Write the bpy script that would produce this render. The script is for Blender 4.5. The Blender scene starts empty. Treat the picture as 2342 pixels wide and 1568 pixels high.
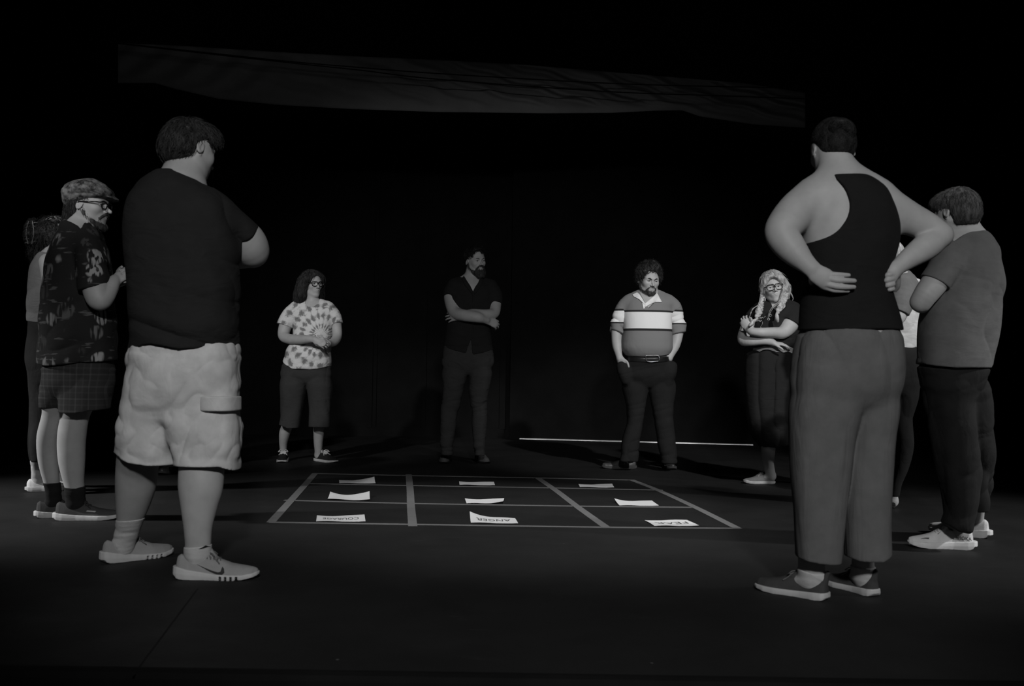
import bpy, math
import numpy as np
from mathutils import Vector, Matrix

# ------------------------------------------------------------------ camera, world, lights
W, H, F = 2342.0, 1568.0, 2277.0
CAM_Z = 0.85
PITCH, ROLL = math.radians(1.384), math.radians(0.9)
sc = bpy.context.scene
cam_d = bpy.data.cameras.new('camera')
cam_d.sensor_width = 36.0
cam_d.lens = F / W * 36.0
cam_d.clip_start = 0.05
cam_d.clip_end = 100
cam_d.dof.use_dof = True
cam_d.dof.focus_distance = 8.0
cam_d.dof.aperture_fstop = 5.0
cam = bpy.data.objects.new('camera', cam_d)
sc.collection.objects.link(cam)
RC = Matrix.Rotation(math.pi / 2 + PITCH, 3, 'X') @ Matrix.Rotation(ROLL, 3, 'Z')
cam.matrix_world = Matrix.Translation((0, 0, CAM_Z)) @ RC.to_4x4()
sc.camera = cam

world = bpy.data.worlds.new('world')
sc.world = world
world.use_nodes = True
world.node_tree.nodes['Background'].inputs[0].default_value = (1, 1, 1, 1)
world.node_tree.nodes['Background'].inputs[1].default_value = 0.003

sc.view_settings.view_transform = 'Standard'
sc.view_settings.look = 'None'
sc.view_settings.exposure = 0.0
sc.view_settings.gamma = 1.0
sc.view_settings.use_curve_mapping = False


def spot(name, loc, aim, power, angle, blend, size):
    d = bpy.data.lights.new(name, 'SPOT')
    d.energy = power
    d.spot_size = math.radians(angle)
    d.spot_blend = blend
    d.shadow_soft_size = size
    o = bpy.data.objects.new(name, d)
    o.location = loc
    v = Vector(aim) - Vector(loc)
    o.rotation_euler = v.to_track_quat('-Z', 'Y').to_euler()
    sc.collection.objects.link(o)
    return o


# front-of-house stage lights, high on both sides and over the seats; the border pair is added fill
spot('stage_light_right', (3.8, -0.6, 5.7), (1.65, 7.8, 1.10), 2600, 19, 0.8, 0.12)
spot('stage_light_left', (-3.8, -1.0, 4.6), (-1.9, 8.4, 1.0), 1550, 14, 0.8, 0.12)
spot('stage_light_center', (0.5, -3.2, 3.8), (0.15, 4.3, 1.20), 1080, 39, 0.6, 0.22)
spot('stage_light_top', (0.4, 5.0, 6.3), (0.2, 5.6, 0.0), 860, 36, 1.0, 0.20)
spot('stage_light_side_left', (-6.6, 3.9, 3.4), (-3.6, 5.3, 0.15), 1650, 42, 1.0, 0.12)
spot('stage_light_side_right', (6.6, 3.2, 3.6), (3.2, 5.0, 0.2), 1150, 44, 1.0, 0.12)
spot('added_border_fill_left', (-0.6, -1.0, 4.1), (-2.4, 9.6, 4.25), 74, 25, 1.0, 0.7)  # added fill spot, only to brighten the left of the border cloth
spot('added_border_fill_right', (-0.4, -1.0, 4.1), (1.9, 9.6, 3.95), 58, 26, 1.0, 0.7)  # the same added fill for the right part of the cloth


def P(px, py, Y):
    d = RC @ Vector(((px - W / 2) / F, (H / 2 - py) / F, -1.0))
    t = Y / d.y
    return np.array([d.x * t, Y, CAM_Z + d.z * t])


def G(px, py, z=0.0):
    d = RC @ Vector(((px - W / 2) / F, (H / 2 - py) / F, -1.0))
    t = (z - CAM_Z) / d.z
    return np.array([d.x * t, d.y * t, z])


# ------------------------------------------------------------------ materials
def new_mat(name):
    m = bpy.data.materials.new(name)
    m.use_nodes = True
    nt = m.node_tree
    b = nt.nodes['Principled BSDF']
    return m, nt, b


def N(nt, typ, **kw):
    n = nt.nodes.new(typ)
    for k, v in kw.items():
        if isinstance(k, str) and hasattr(n, k):
            setattr(n, k, v)
    return n


def tex_coord(nt, scale=(1, 1, 1), rot=(0, 0, 0)):
    tc = N(nt, 'ShaderNodeTexCoord')
    mp = N(nt, 'ShaderNodeMapping')
    mp.inputs['Scale'].default_value = scale
    mp.inputs['Rotation'].default_value = rot
    nt.links.new(tc.outputs['Object'], mp.inputs['Vector'])
    return mp.outputs['Vector']


def noise(nt, vec, scale, detail=4, rough=0.5, dist=0.0):
    n = N(nt, 'ShaderNodeTexNoise')
    n.inputs['Scale'].default_value = scale
    n.inputs['Detail'].default_value = detail
    n.inputs['Roughness'].default_value = rough
    n.inputs['Distortion'].default_value = dist
    nt.links.new(vec, n.inputs['Vector'])
    return n.outputs['Fac']


def ramp(nt, fac, stops, interp='LINEAR'):
    r = N(nt, 'ShaderNodeValToRGB')
    r.color_ramp.interpolation = interp
    els = r.color_ramp.elements
    while len(els) < len(stops):
        els.new(0.5)
    for e, (p, v) in zip(els, stops):
        e.position = p
        e.color = (v, v, v, 1) if not isinstance(v, tuple) else v
    nt.links.new(fac, r.inputs['Fac'])
    return r.outputs['Color']


def bump(nt, b, hgt, strength, dist=0.01, prev=None):
    bn = N(nt, 'ShaderNodeBump')
    bn.inputs['Strength'].default_value = strength
    bn.inputs['Distance'].default_value = dist
    nt.links.new(hgt, bn.inputs['Height'])
    if prev is not None:
        nt.links.new(prev, bn.inputs['Normal'])
    nt.links.new(bn.outputs['Normal'], b.inputs['Normal'])
    return bn.outputs['Normal']


def gray_mix(nt, a, b_, fac):
    m = N(nt, 'ShaderNodeMix', data_type='RGBA')
    nt.links.new(fac, m.inputs['Factor'])
    for s, v in (('A', a), ('B', b_)):
        i = [x for x in m.inputs if x.name == s and x.type == 'RGBA'][0]
        if isinstance(v, (int, float)):
            i.default_value = (v, v, v, 1)
        else:
            nt.links.new(v, i)
    return [o for o in m.outputs if o.type == 'RGBA'][0]


def cloth(name, v, rough=0.9, fold=0.5, fine=0.15, mott=0.12, spec=0.2, st=(1, 1, 2.2), ns=18):
    m, nt, b = new_mat(name)
    vec = tex_coord(nt)
    n1 = noise(nt, vec, ns, 5, 0.6)
    col = ramp(nt, n1, [(0.25 + 0.15 * mott, v * (1 - mott)), (0.75 - 0.15 * mott, v * (1 + mott))])
    nt.links.new(col, b.inputs['Base Color'])
    b.inputs['Roughness'].default_value = rough
    b.inputs['Specular IOR Level'].default_value = spec
    v2 = tex_coord(nt, st, (0.25, 0.1, 0))
    p = bump(nt, b, noise(nt, v2, 7, 3, 0.5, 0.8), fold, 0.02)
    bump(nt, b, noise(nt, vec, 350, 2), fine, 0.002, p)
    return m


def plain(name, v, rough=0.6, spec=0.3, metal=0.0, bmp=0.0, bscale=60):
    m, nt, b = new_mat(name)
    vec = tex_coord(nt)
    n1 = noise(nt, vec, 25, 4)
    col = ramp(nt, n1, [(0.3, v * 0.93), (0.7, v * 1.06)])
    nt.links.new(col, b.inputs['Base Color'])
    b.inputs['Roughness'].default_value = rough
    b.inputs['Specular IOR Level'].default_value = spec
    b.inputs['Metallic'].default_value = metal
    if bmp:
        bump(nt, b, noise(nt, vec, bscale, 4), bmp, 0.004)
    return m


def skin_mat(name, v):
    m, nt, b = new_mat(name)
    vec = tex_coord(nt)
    col = ramp(nt, noise(nt, vec, 12, 6, 0.6), [(0.3, v * 0.9), (0.7, v * 1.08)])
    nt.links.new(col, b.inputs['Base Color'])
    b.inputs['Roughness'].default_value = 0.55
    b.inputs['Specular IOR Level'].default_value = 0.35
    bump(nt, b, noise(nt, vec, 160, 4), 0.12, 0.002)
    return m


def hair_mat(name, v, v2=None, rough=0.6):
    m, nt, b = new_mat(name)
    v2 = v * 1.8 if v2 is None else v2
    vec = tex_coord(nt, (1, 1, 0.35))
    col = ramp(nt, noise(nt, vec, 70, 3), [(0.35, v), (0.7, v2)])
    nt.links.new(col, b.inputs['Base Color'])
    b.inputs['Roughness'].default_value = rough
    b.inputs['Specular IOR Level'].default_value = 0.25
    bump(nt, b, noise(nt, vec, 150, 3), 0.5, 0.003)
    return m


def floor_mat():
    m, nt, b = new_mat('stage_floor_paint')
    vec = tex_coord(nt)
    a = noise(nt, vec, 1.1, 6, 0.62)
    c1 = ramp(nt, a, [(0.3, 0.014), (0.7, 0.023)])
    v2 = tex_coord(nt, (1, 6, 1), (0, 0, 0.35))
    s = noise(nt, v2, 5, 8, 0.7, 0.4)
    c2 = ramp(nt, s, [(0.60, 0.0), (0.74, 0.012)])
    mx = N(nt, 'ShaderNodeMix', data_type='RGBA', blend_type='ADD')
    mx.inputs['Factor'].default_value = 1.0
    A = [x for x in mx.inputs if x.type == 'RGBA']
    nt.links.new(c1, A[0])
    nt.links.new(c2, A[1])
    out = [o for o in mx.outputs if o.type == 'RGBA'][0]
    dots = N(nt, 'ShaderNodeTexVoronoi')
    dots.inputs['Scale'].default_value = 3.2
    nt.links.new(vec, dots.inputs['Vector'])
    dm = ramp(nt, dots.outputs['Distance'], [(0.0, 1.0), (0.012, 0.6), (0.018, 0.0)])
    out = gray_mix(nt, out, 0.16, dm)
    nt.links.new(out, b.inputs['Base Color'])
    rr = ramp(nt, noise(nt, vec, 3, 5), [(0.3, 0.55), (0.7, 0.75)])
    nt.links.new(rr, b.inputs['Roughness'])
    b.inputs['Specular IOR Level'].default_value = 0.15
    bump(nt, b, noise(nt, vec, 45, 5), 0.15, 0.004)
    return m


def tie_dye_mat(center, z0):
    """light cloth with rings of darker dyed blots fanning out of a point at the waist"""
    m, nt, b = new_mat('tie_dye_cotton')
    tc = N(nt, 'ShaderNodeTexCoord')
    mp = N(nt, 'ShaderNodeMapping')
    mp.inputs['Location'].default_value = (-center[0], 0, -center[1])
    nt.links.new(tc.outputs['Object'], mp.inputs['Vector'])
    sep = N(nt, 'ShaderNodeSeparateXYZ')
    nt.links.new(mp.outputs['Vector'], sep.inputs[0])

    def M(op, a, b2=None, c=None):
        n = N(nt, 'ShaderNodeMath', operation=op)
        for i, v in enumerate((a, b2, c)):
            if v is None:
                continue
            if isinstance(v, (int, float)):
                n.inputs[i].default_value = v
            else:
                nt.links.new(v, n.inputs[i])
        return n.outputs[0]
    x, z = sep.outputs[0], sep.outputs[2]
    r = M('SQRT', M('ADD', M('MULTIPLY', x, x), M('MULTIPLY', z, z)))
    a = M('ARCTAN2', z, x)
    nz = noise(nt, tc.outputs['Object'], 22, 3, 0.6)
    nb = noise(nt, tc.outputs['Object'], 17, 5, 0.65, 1.2)
    sp = noise(nt, tc.outputs['Object'], 60, 3, 0.6, 0.6)
    wedge = M('SINE', M('ADD', M('MULTIPLY', a, 24.0), M('MULTIPLY', nz, 5.0)))
    ring = M('SINE', M('ADD', M('MULTIPLY', r, 70.0), M('MULTIPLY', nb, 5.0)))
    f = M('ADD', M('MULTIPLY', wedge, 0.5), M('MULTIPLY', ring, 0.6))
    f = M('ADD', f, M('MULTIPLY', M('SUBTRACT', nb, 0.5), 2.4))
    f = M('ADD', f, M('MULTIPLY', M('SUBTRACT', sp, 0.5), 1.6))
    col = ramp(nt, M('MULTIPLY_ADD', f, 0.35, 0.5), [(0.40, 0.62), (0.58, 0.46), (0.70, 0.22), (0.9, 0.16)])
    nt.links.new(col, b.inputs['Base Color'])
    b.inputs['Roughness'].default_value = 0.9
    b.inputs['Specular IOR Level'].default_value = 0.15
    v2 = tex_coord(nt, (1, 1, 1.6))
    bump(nt, b, noise(nt, v2, 9, 3, 0.5, 0.8), 0.5, 0.02)
    return m


def print_shirt_mat():
    """black shirt printed with clusters of pale upright bars and leaf strokes"""
    m, nt, b = new_mat('printed_shirt_cloth')
    tc = N(nt, 'ShaderNodeTexCoord')
    vec = tc.outputs['Object']
    cell = N(nt, 'ShaderNodeTexVoronoi')
    cell.inputs['Scale'].default_value = 9.5
    cell.inputs['Randomness'].default_value = 0.75
    wob = N(nt, 'ShaderNodeTexNoise')
    wob.inputs['Scale'].default_value = 14
    nt.links.new(vec, wob.inputs['Vector'])
    vm = N(nt, 'ShaderNodeVectorMath', operation='MULTIPLY_ADD')
    nt.links.new(wob.outputs['Color'], vm.inputs[0])
    vm.inputs[1].default_value = (0.035, 0.035, 0.035)
    nt.links.new(vec, vm.inputs[2])
    nt.links.new(vm.outputs[0], cell.inputs['Vector'])
    blob = ramp(nt, cell.outputs['Distance'], [(0.0, 1), (0.36, 0.9), (0.44, 0.0)])
    v2 = tex_coord(nt, (1, 1, 0.16), (0.12, 0.08, 0))
    bars = ramp(nt, noise(nt, v2, 62, 1.5, 0.4), [(0.44, 0.0), (0.54, 1.0)])
    v3 = tex_coord(nt, (0.18, 0.18, 1.0))
    strokes = ramp(nt, noise(nt, v3, 60, 2), [(0.62, 0.0), (0.68, 0.22)])
    mul = N(nt, 'ShaderNodeMath', operation='MULTIPLY')
    nt.links.new(blob, mul.inputs[0])
    nt.links.new(bars, mul.inputs[1])
    s2 = N(nt, 'ShaderNodeSeparateColor')
    nt.links.new(cell.outputs['Color'], s2.inputs[0])
    fade = ramp(nt, s2.outputs[0], [(0.2, 0.1), (0.8, 1.0)])
    mul2 = N(nt, 'ShaderNodeMath', operation='MULTIPLY')
    nt.links.new(mul.outputs[0], mul2.inputs[0])
    nt.links.new(fade, mul2.inputs[1])
    mx = N(nt, 'ShaderNodeMath', operation='MAXIMUM')
    nt.links.new(mul2.outputs[0], mx.inputs[0])
    nt.links.new(strokes, mx.inputs[1])
    col = gray_mix(nt, 0.016, 0.34, mx.outputs[0])
    nt.links.new(col, b.inputs['Base Color'])
    b.inputs['Roughness'].default_value = 0.85
    b.inputs['Specular IOR Level'].default_value = 0.2
    bump(nt, b, noise(nt, tex_coord(nt, (1, 1, 1.5)), 8, 3), 0.4, 0.02)
    return m


def plaid_mat(name, base, line, s=11.0):
    m, nt, b = new_mat(name)
    tc = N(nt, 'ShaderNodeTexCoord')
    sep = N(nt, 'ShaderNodeSeparateXYZ')
    nt.links.new(tc.outputs['Object'], sep.inputs[0])
    outs = []
    for i, ph in ((0, 0.2), (2, 0.6)):
        mm = N(nt, 'ShaderNodeMath', operation='MULTIPLY_ADD')
        nt.links.new(sep.outputs[i], mm.inputs[0])
        mm.inputs[1].default_value = s
        mm.inputs[2].default_value = ph
        fr = N(nt, 'ShaderNodeMath', operation='FRACT')
        nt.links.new(mm.outputs[0], fr.inputs[0])
        outs.append(ramp(nt, fr.outputs[0], [(0.0, 0.5), (0.10, 0.5), (0.12, 0.0), (0.5, 0.0), (0.52, 0.22), (0.62, 0.22), (0.64, 0.0)]))
    ad = N(nt, 'ShaderNodeMath', operation='ADD')
    nt.links.new(outs[0], ad.inputs[0])
    nt.links.new(outs[1], ad.inputs[1])
    col = gray_mix(nt, base, line, ad.outputs[0])
    nt.links.new(col, b.inputs['Base Color'])
    b.inputs['Roughness'].default_value = 0.9
    b.inputs['Specular IOR Level'].default_value = 0.15
    bump(nt, b, noise(nt, tex_coord(nt), 9, 3), 0.4, 0.02)
    return m


def rugby_mat(bands):
    """horizontal bands by height above the floor: list of (z, value) from the hem up"""
    m, nt, b = new_mat('rugby_shirt_jersey')
    tc = N(nt, 'ShaderNodeTexCoord')
    sep = N(nt, 'ShaderNodeSeparateXYZ')
    nt.links.new(tc.outputs['Object'], sep.inputs[0])
    mr = N(nt, 'ShaderNodeMapRange')
    mr.inputs['From Min'].default_value = 0.8
    mr.inputs['From Max'].default_value = 1.8
    nt.links.new(sep.outputs[2], mr.inputs['Value'])
    col = ramp(nt, mr.outputs[0], [(max(0, (z - 0.8)), v) for z, v in bands], 'CONSTANT')
    nt.links.new(col, b.inputs['Base Color'])
    b.inputs['Roughness'].default_value = 0.9
    b.inputs['Specular IOR Level'].default_value = 0.15
    p = bump(nt, b, noise(nt, tex_coord(nt, (1, 1, 0.7)), 8, 3, 0.5, 0.5), 0.35, 0.02)
    bump(nt, b, noise(nt, tex_coord(nt), 300, 2), 0.12, 0.002, p)
    return m


def valance_mat():
    m, nt, b = new_mat('grey_border_cloth')
    vec = tex_coord(nt)
    col = ramp(nt, noise(nt, vec, 2.5, 5, 0.6), [(0.3, 0.17), (0.7, 0.23)])
    nt.links.new(col, b.inputs['Base Color'])
    b.inputs['Roughness'].default_value = 0.95
    b.inputs['Specular IOR Level'].default_value = 0.1
    return m


def drape_mat(name, v):
    m, nt, b = new_mat(name)
    vec = tex_coord(nt)
    col = ramp(nt, noise(nt, vec, 3, 6, 0.65), [(0.3, v * 0.7), (0.7, v * 1.3)])
    dots = N(nt, 'ShaderNodeTexVoronoi')
    dots.inputs['Scale'].default_value = 2.3
    nt.links.new(vec, dots.inputs['Vector'])
    dm = ramp(nt, dots.outputs['Distance'], [(0.0, 1.0), (0.008, 0.6), (0.014, 0.0)])
    col = gray_mix(nt, col, v * 7, dm)
    nt.links.new(col, b.inputs['Base Color'])
    b.inputs['Roughness'].default_value = 0.9
    b.inputs['Specular IOR Level'].default_value = 0.15
    bump(nt, b, noise(nt, vec, 6, 4), 0.3, 0.02)
    return m


def paper_mat():
    m, nt, b = new_mat('white_paper')
    vec = tex_coord(nt)
    col = ramp(nt, noise(nt, vec, 8, 4), [(0.3, 0.74), (0.7, 0.80)])
    nt.links.new(col, b.inputs['Base Color'])
    b.inputs['Roughness'].default_value = 0.8
    return m


# ------------------------------------------------------------------ distance-field modelling
f32 = np.float32
RESMUL = 1.0


class Chain:
    """round cones along a smooth path; pts (n,3), r (n,)"""
    def __init__(self, pts, r, sub=4, flat=None):
        pts = np.array(pts, float)
        r = np.array(r, float)
        if len(pts) > 2 and sub > 1:
            T, R = [], []
            n = len(pts)
            for i in range(n - 1):
                p0, p1, p2, p3 = pts[max(i - 1, 0)], pts[i], pts[i + 1], pts[min(i + 2, n - 1)]
                r0, r1, r2, r3 = r[max(i - 1, 0)], r[i], r[i + 1], r[min(i + 2, n - 1)]
                for j in range(sub):
                    t = j / sub
                    a = -0.5 * t + t * t - 0.5 * t ** 3
                    b = 1 - 2.5 * t * t + 1.5 * t ** 3
                    c = 0.5 * t + 2 * t * t - 1.5 * t ** 3
                    d = -0.5 * t * t + 0.5 * t ** 3
                    T.append(a * p0 + b * p1 + c * p2 + d * p3)
                    R.append(a * r0 + b * r1 + c * r2 + d * r3)
            T.append(pts[-1])
            R.append(r[-1])
            pts, r = np.array(T), np.array(R)
        self.p, self.r, self.flat = pts, r, flat
        m = r.max() * (max(1, flat[1]) if flat else 1)
        self.lo, self.hi = pts.min(0) - m, pts.max(0) + m

    def grown(self, add=0.0, mul=1.0):
        c = Chain.__new__(Chain)
        c.p, c.flat = self.p, self.flat
        c.r = self.r * mul + add
        m = c.r.max()
        c.lo, c.hi = c.p.min(0) - m, c.p.max(0) + m
        return c

    def dist(self, x, y, z):
        D = None
        for i in range(len(self.p) - 1):
            a, b = self.p[i], self.p[i + 1]
            ba = b - a
            dx, dy, dz = x - f32(a[0]), y - f32(a[1]), z - f32(a[2])
            if self.flat is not None:
                ax, s = self.flat
                ax = norm(ax)
                g = 1 / s - 1
                ba = ba + ax * (ba @ ax) * g
                e = (dx * f32(ax[0]) + dy * f32(ax[1]) + dz * f32(ax[2])) * f32(g)
                dx, dy, dz = dx + e * f32(ax[0]), dy + e * f32(ax[1]), dz + e * f32(ax[2])
            L = max(ba @ ba, 1e-12)
            t = (dx * f32(ba[0]) + dy * f32(ba[1]) + dz * f32(ba[2])) * f32(1 / L)
            t = np.clip(t, 0, 1)
            wx, wy, wz = dx - t * f32(ba[0]), dy - t * f32(ba[1]), dz - t * f32(ba[2])
            q = wx * wx + wy * wy + wz * wz
            d = np.sqrt(q) - (f32(self.r[i]) + t * f32(self.r[i + 1] - self.r[i]))
            if self.flat is not None:
                d = d * f32(min(1, 0.4 + 0.6 * self.flat[1]))
            D = d if D is None else np.minimum(D, d)
        return D


class Ell:
    def __init__(self, c, r, R=None):
        self.c, self.rad = np.array(c, float), np.array(r, float)
        self.R = np.eye(3) if R is None else np.array(R, float)   # rows = axes
        e = np.sqrt(((self.R.T * self.rad) ** 2).sum(1))
        self.lo, self.hi = self.c - e, self.c + e

    def grown(self, add=0.0):
        return Ell(self.c, self.rad + add, self.R)

    def dist(self, x, y, z):
        dx, dy, dz = x - f32(self.c[0]), y - f32(self.c[1]), z - f32(self.c[2])
        k0 = k1 = None
        for i in range(3):
            a = self.R[i]
            u = dx * f32(a[0]) + dy * f32(a[1]) + dz * f32(a[2])
            ir = f32(1 / self.rad[i])
            u = u * ir
            k0 = u * u if k0 is None else k0 + u * u
            u = u * ir
            k1 = u * u if k1 is None else k1 + u * u
        k0 = np.sqrt(k0)
        k1 = np.sqrt(k1) + f32(1e-6)
        return k0 * (k0 - 1) / k1


class Loft:
    """stack of ellipses along z: rows (z, cx, cy, a, b), yaw rotates the sections"""
    def __init__(self, rows, yaw=0.0, n=2.3, round_=0.03):
        rows = np.array(sorted(rows), float)
        z = rows[:, 0]
        zz = np.linspace(z[0], z[-1], 160)
        K = []
        for k in range(1, 5):
            v = rows[:, k]
            m = np.gradient(v, z) if len(z) > 2 else np.full(len(z), (v[-1] - v[0]) / (z[-1] - z[0]))
            i = np.clip(np.searchsorted(z, zz) - 1, 0, len(z) - 2)
            h = z[i + 1] - z[i]
            t = (zz - z[i]) / h
            K.append((2 * t**3 - 3 * t**2 + 1) * v[i] + (t**3 - 2 * t**2 + t) * h * m[i] + (-2 * t**3 + 3 * t**2) * v[i + 1] + (t**3 - t**2) * h * m[i + 1])
        self.zz, self.K = zz, K
        self.yaw, self.n, self.rd = yaw, n, round_
        mr = max(K[2].max(), K[3].max())
        self.lo = np.array([K[0].min() - mr, K[1].min() - mr, z[0]])
        self.hi = np.array([K[0].max() + mr, K[1].max() + mr, z[-1]])

    def dist(self, x, y, z):
        zf = z
        uz = np.unique(z) if z.size < 5_000_000 and z.ndim == 3 and z.shape[0] == 1 and z.shape[1] == 1 else None
        cx, cy, a, b = [np.interp(zf, self.zz, k).astype(f32) for k in self.K]
        dx, dy = x - cx, y - cy
        if self.yaw:
            c, s = f32(math.cos(self.yaw)), f32(math.sin(self.yaw))
            dx, dy = dx * c + dy * s, -dx * s + dy * c
        n = f32(self.n)
        q = (np.abs(dx) / a) ** n + (np.abs(dy) / b) ** n
        q = q ** f32(1 / n) + f32(1e-6)
        ln = np.sqrt(dx * dx + dy * dy)
        d = np.where(q > 0.3, (1 - 1 / q) * ln, -np.minimum(a, b) * (1 - q))
        k = f32(self.rd)
        for e in (zf - f32(self.zz[-1]), f32(self.zz[0]) - zf):
            h = np.maximum(k - np.abs(d - e), 0) / k
            d = np.maximum(d, e) + h * h * k * f32(0.25)
        return d


class Fn:
    """free function of x,y,z, used to cut"""
    lo = hi = None

    def __init__(self, fn, lo=None, hi=None):
        self.fn, self.lo, self.hi = fn, lo, hi

    def dist(self, x, y, z):
        return self.fn(x, y, z)


class Cut:
    """a shape trimmed by a free function before it is joined"""
    def __init__(self, p, fn):
        self.p, self.fn, self.lo, self.hi = p, fn, p.lo, p.hi

    def dist(self, x, y, z):
        return np.maximum(self.p.dist(x, y, z), self.fn(x, y, z))


def plane(pt, n):
    pt, n = np.asarray(pt, float), norm(n)
    return lambda x, y, z: ((x - f32(pt[0])) * f32(n[0]) + (y - f32(pt[1])) * f32(n[1]) + (z - f32(pt[2])) * f32(n[2]))


_rng = np.random.default_rng(5)
_LAT = _rng.random((32, 32, 32)).astype(f32) * 2 - 1


def vnoise(x, y, z):
    xi, yi, zi = np.floor(x), np.floor(y), np.floor(z)
    fx, fy, fz = x - xi, y - yi, z - zi
    fx, fy, fz = [t * t * (3 - 2 * t) for t in (fx, fy, fz)]
    xi, yi, zi = [t.astype(np.int64) & 31 for t in (xi, yi, zi)]
    x1, y1, z1 = (xi + 1) & 31, (yi + 1) & 31, (zi + 1) & 31
    L = _LAT
    a = L[xi, yi, zi] * (1 - fx) + L[x1, yi, zi] * fx
    b = L[xi, y1, zi] * (1 - fx) + L[x1, y1, zi] * fx
    c = L[xi, yi, z1] * (1 - fx) + L[x1, yi, z1] * fx
    d = L[xi, y1, z1] * (1 - fx) + L[x1, y1, z1] * fx
    return (a * (1 - fy) + b * fy) * (1 - fz) + (c * (1 - fy) + d * fy) * fz


class Field:
    def __init__(self):
        self.ops = []

    def add(self, p, k=0.02, off=0.0):
        self.ops.append(('u', p, k, off))
        return self

    def sub(self, p, k=0.005, off=0.0):
        self.ops.append(('s', p, k, off))
        return self

    def cut(self, p, k=0.004, off=0.0):
        """keep only where p < 0"""
        self.ops.append(('i', p, k, off))
        return self

    def disp(self, amp, freq, seed=0, rot=None, zlo=None, zhi=None, ridge=False, fn=None):
        self.ops.append(('d', (amp, freq, seed, rot, zlo, zhi, ridge, fn), 0, 0))
        return self

    def bounds(self):
        ps = [o[1] for o in self.ops if o[0] == 'u']
        lo = np.min([p.lo for p in ps], 0)
        hi = np.max([p.hi for p in ps], 0)
        return lo - 0.02, hi + 0.02

    @staticmethod
    def _noise(par, x, y, z):
        amp, freq, seed, rot, zlo, zhi, ridge, fn = par
        if rot is not None:
            R = np.array(rot, f32)
            X = x * R[0, 0] + y * R[0, 1] + z * R[0, 2]
            Y = x * R[1, 0] + y * R[1, 1] + z * R[1, 2]
            Z = x * R[2, 0] + y * R[2, 1] + z * R[2, 2]
        else:
            X, Y, Z = x, y, z
        w = vnoise(X * 3 + seed, Y * 3, Z * 3 + seed) * f32(0.5)
        n = vnoise(X * freq[0] + seed * 7.3 + w, Y * freq[1] + 3.1 * seed + w, Z * freq[2] + seed + w)
        if ridge:
            n = 1 - 2 * np.abs(n) ** f32(0.7)
        v = amp * n
        if zlo is not None:
            v = v * np.clip((z - zlo[0]) / (zlo[1] - zlo[0]), 0, 1)
        if zhi is not None:
            v = v * np.clip((zhi[1] - z) / (zhi[1] - zhi[0]), 0, 1)
        if fn is not None:
            v = v * fn(x, y, z)
        return v

    def points(self, P_):
        """field at loose points (n,3)"""
        x, y, z = P_[:, 0].astype(f32), P_[:, 1].astype(f32), P_[:, 2].astype(f32)
        D = np.full(len(x), 1.0, f32)
        for op, p, k, off in self.ops:
            if op == 'd':
                continue
            d = p.dist(x, y, z) - f32(off)
            D = self._comb(D, d, op, k)
        return D

    @staticmethod
    def _comb(D, d, op, k):
        k = f32(max(k, 1e-5))
        if op == 'u':
            h = np.maximum(k - np.abs(D - d), 0) / k
            return np.minimum(D, d) - h * h * k * f32(0.25)
        if op == 's':
            d = -d
        h = np.maximum(k - np.abs(D - d), 0) / k
        return np.maximum(D, d) + h * h * k * f32(0.25)

    def grid(self, lo, hi, res):
        n = np.maximum(np.ceil((hi - lo) / res).astype(int) + 1, 4)
        ax = [(lo[i] + np.arange(n[i]) * res).astype(f32) for i in range(3)]
        D = np.full(n, 1.0, f32)
        for op, p, k, off in self.ops:
            if op == 'd':
                idx = np.nonzero(np.abs(D) < abs(p[0]) * 2 + 2.5 * res)
                x, y, z = ax[0][idx[0]], ax[1][idx[1]], ax[2][idx[2]]
                D[idx] += self._noise(p, x, y, z).astype(f32)
                continue
            if p.lo is None:
                s = [slice(0, n[i]) for i in range(3)]
            else:
                m = k + 3 * res + max(off, 0) + 0.012
                a = [int(np.clip(np.floor((p.lo[i] - m - lo[i]) / res), 0, n[i])) for i in range(3)]
                b = [int(np.clip(np.ceil((p.hi[i] + m - lo[i]) / res) + 1, 0, n[i])) for i in range(3)]
                if any(b[i] <= a[i] for i in range(3)):
                    continue
                s = [slice(a[i], b[i]) for i in range(3)]
            X = ax[0][s[0]][:, None, None]
            Y = ax[1][s[1]][None, :, None]
            Z = ax[2][s[2]][None, None, :]
            blk = D[s[0], s[1], s[2]]
            if isinstance(p, Chain) and len(p.p) > 5:
                d = np.full(blk.shape, 1.0, f32)
                step = 2
                for i in range(0, len(p.p) - 1, step):
                    q, rr = p.p[i:i + step + 1], p.r[i:i + step + 1].max() * (max(1, p.flat[1]) if p.flat else 1)
                    a2 = [int(np.clip(np.floor((q[:, c].min() - rr - m - lo[c]) / res) - s[c].start, 0, blk.shape[c])) for c in range(3)]
                    b2 = [int(np.clip(np.ceil((q[:, c].max() + rr + m - lo[c]) / res) + 1 - s[c].start, 0, blk.shape[c])) for c in range(3)]
                    if any(b2[c] <= a2[c] for c in range(3)):
                        continue
                    sb = Chain.__new__(Chain)
                    sb.p, sb.r, sb.flat = q, p.r[i:i + step + 1], p.flat
                    dd = sb.dist(X[a2[0]:b2[0]], Y[:, a2[1]:b2[1]], Z[:, :, a2[2]:b2[2]]) - f32(off)
                    v = d[a2[0]:b2[0], a2[1]:b2[1], a2[2]:b2[2]]
                    np.minimum(v, dd, out=v)
            else:
                d = p.dist(X, Y, Z) - f32(off)
            D[s[0], s[1], s[2]] = self._comb(blk, np.broadcast_to(d, blk.shape), op, k)
        return D, ax

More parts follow.
